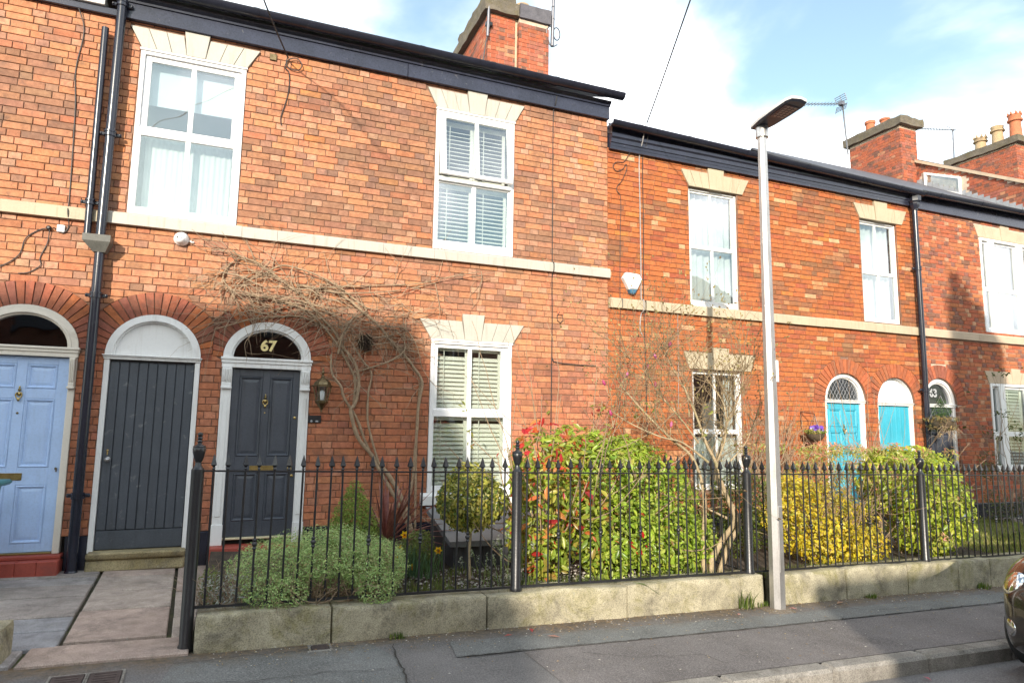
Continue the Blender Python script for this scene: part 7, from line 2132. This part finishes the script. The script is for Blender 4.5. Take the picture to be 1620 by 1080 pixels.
twigs("stem", t, [(Vector((9.02+.04*i, -.32, .3)), Vector((-.05*i,0,1)), 1) for i in range(3)], 'twig', r=r, seg=13, step=.125, rad=.007, wander=.16, pull=(0,0,.3), depth=1, branch=.25, n=4, ymin=-.4, ymax=-.2, tips=tips)
t = thing("wall_shrub", (6.0, -.12, .15), "sparse reddish twigs on the wall right of the magnolia window", "shrub")
twigs("twig", t, [(Vector((7.1+r.uniform(-.35,.3), -.1, r.uniform(.3,1.0))), Vector((r.gauss(0,.5),0,1)), 1) for _ in range(30)], 'bark', r=r, seg=7, step=.12, rad=.005, wander=.4, pull=(0,0,.2), depth=1, branch=.25, n=4, ymin=-.2, ymax=-.03)

def basket(x, y, z, rr, label, kind, seed):
    t = thing("hanging_basket", (x, y, z), label, "hanging basket"); r = random.Random(seed)
    m = MB(); m.lathe((x,y,z-rr*.85), [(rr*.3,0),(rr*.7,rr*.2),(rr*.95,rr*.6),(rr,rr*.85),(rr*.9,rr*.85)], 16); m.build("bowl", plain("coir_liner_%d" % seed, (.09,.065,.04), .95, .3, 20, 80, .5), t, smooth=50)
    top = Vector((x,y,z+rr*2.1))
    for k in range(3):
        a = k*2.09+.4; m = MB(); m.tube([(x+rr*math.cos(a), y+rr*math.sin(a), z), top], .0035, 4); m.build("chain", M['steel'], t)
    m = MB(); m.tube([top, top+Vector((0,0,.03)), (x,-.005,top.z+.06)], .007, 6); m.tube([(x,-.01,top.z+.06),(x,-.01,top.z-.2)], .007, 6); m.build("bracket", M['iron'], t)
    if kind == 'violet':
        foliage("foliage", t, [(x,y,z+.03,rr*1.15,rr*1.1,rr*.4)], 330, .045, [(.22,.28,.05),(.34,.34,.08),(.45,.42,.12)], 'leaf', .45, seed, six=True, core=.3)
        foliage("flowers", t, [(x,y-.02,z+.08,rr*.75,rr*.8,rr*.35)], 150, .045, [(.20,.08,.50),(.28,.14,.60),(.12,.05,.32),(.5,.4,.7)], 'petal', .8, seed+1, six=True, core=.1)
    else:
        foliage("foliage", t, [(x,y,z+.02,rr*1.35,rr*1.2,rr*.35),(x,y,z-.10,rr*1.2,rr*1.1,rr*.4)], 900, .045, [(.20,.14,.06),(.30,.22,.09),(.16,.15,.05),(.12,.09,.05)], 'leaf_matt', .4, seed, core=.3, lump=.7)
        foliage("fern", t, [(x,y,z+.16,rr*.75,rr*.7,rr*.55),(x,y,z+.30,rr*.35,rr*.35,rr*.4)], 700, .045, [(.05,.11,.03),(.08,.15,.04)], 'leaf', .22, seed+1, core=.3)
        twigs("trailing_stem", t, [(Vector((x+r.uniform(-rr,rr), y-rr*.6, z-.08)), Vector((r.gauss(0,.5),-.2,-.6)), 1) for _ in range(16)], 'twig', r=r, seg=5, step=.05, rad=.004, wander=.5, pull=(0,0,-.5), depth=1, n=4)
basket(8.06, -.28, 1.56, .13, "small hanging basket of violet flowers left of the turquoise door", 'violet', 70)
basket(10.80, -.32, 1.80, .20, "brown straggly hanging basket with a fern beside the navy door", 'brown', 72)

# -- far garden: lawn and window climber
g = np.random.default_rng(80)
sp = [(x, y, bz(x,y)) for x, y in zip(g.uniform(8.8,12.2,900), g.uniform(-2.5,-.1,900))]
o = blades("lawn", None, sp, 9000, .075, [(.26,.27,.07),(.20,.25,.06),(.34,.30,.12),(.16,.21,.05)], 81, .010, .05, mat='leaf_matt', kind='stuff'); tag(o, "rough yellowing lawn behind the right-hand railing", "lawn")
t = thing("window_climber", (12.5, -.3, .2), "thin climber with sparse leaves at the left of the red-house window", "climber"); r = random.Random(82); tips = []
twigs("stem", t, [(Vector((12.3+.08*i, -.3, .2)), Vector((.05*(i-2),0,1)), 1) for i in range(5)], 'twig', r=r, seg=10, step=.14, rad=.008, wander=.22, pull=(0.05,0,.2), depth=1, branch=.3, n=4, ymin=-.5, ymax=-.12, tips=tips)
foliage("foliage", t, [(p.x,p.y,p.z,.09,.09,.09) for p, d in tips], 260, .05, [(.06,.09,.02),(.10,.14,.03)], 'leaf', .5, 83, six=True, core=.5)
t = thing("border_shrub", (11.9, -.3, .2), "dim green bush below the red brick wall between door and window", "shrub")
foliage("foliage", t, [(11.95,-.35,.45,.18,.2,.25),(12.0,-.25,1.05,.28,.12,.28)], 420, .05, [(.10,.13,.03),(.15,.17,.05)], 'leaf', .4, 84, core=.5)
t = thing("border_shrub", (12.9, -.6, .1), "low dark plants under the red-house window", "shrub")
foliage("foliage", t, [(12.5,-.5,.35,.3,.2,.25),(13.2,-.5,.35,.35,.2,.3),(12.0,-.4,.25,.3,.15,.12)], 1300, .05, [(.05,.08,.02),(.10,.12,.04),(.14,.10,.06)], 'leaf', .4, 85, core=.4)
# -- weeds at the wall foot
def weed(x, label, n, h, seed):
    t = thing("weed_tuft", (x, -2.79, gz(x)), label, "weed", None)
    blades("blades", t, [(x,-2.80,gz(x)),(x+.04,-2.81,gz(x)),(x-.04,-2.79,gz(x))], n, h, [(.12,.19,.03),(.20,.24,.06),(.10,.16,.03)], seed, .009, .022)
for i, (x, h, lb) in enumerate(((1.20,.05,"small green weed at the wall foot below the mound"),(4.50,.17,"tall grassy weed by the wall notch left of the lamp post"),(4.70,.06,"tiny weed at the wall end beside the lamp post"),(6.10,.05,"small weed at the wall foot under the yellow shrub"),(7.80,.07,"green weed at the wall foot near the car"))):
    weed(x, lb, 46, h, 90+i)
m = MB(); m.cur = (.20,.26,.10)
p = Vector((3.42,-2.765,.25)); m.add([(3.30,-2.72,.262),(3.38,-2.79,.255),(3.56,-2.79,.14),(3.50,-2.775,.175),(3.42,-2.80,.23)], [(0,1,4),(1,2,3),(1,3,4)])
o = m.build("large_leaf", M['leaf'], None, loc=tuple(p), recalc=False); tag(o, "single long green leaf hanging over the stone wall", "leaf")
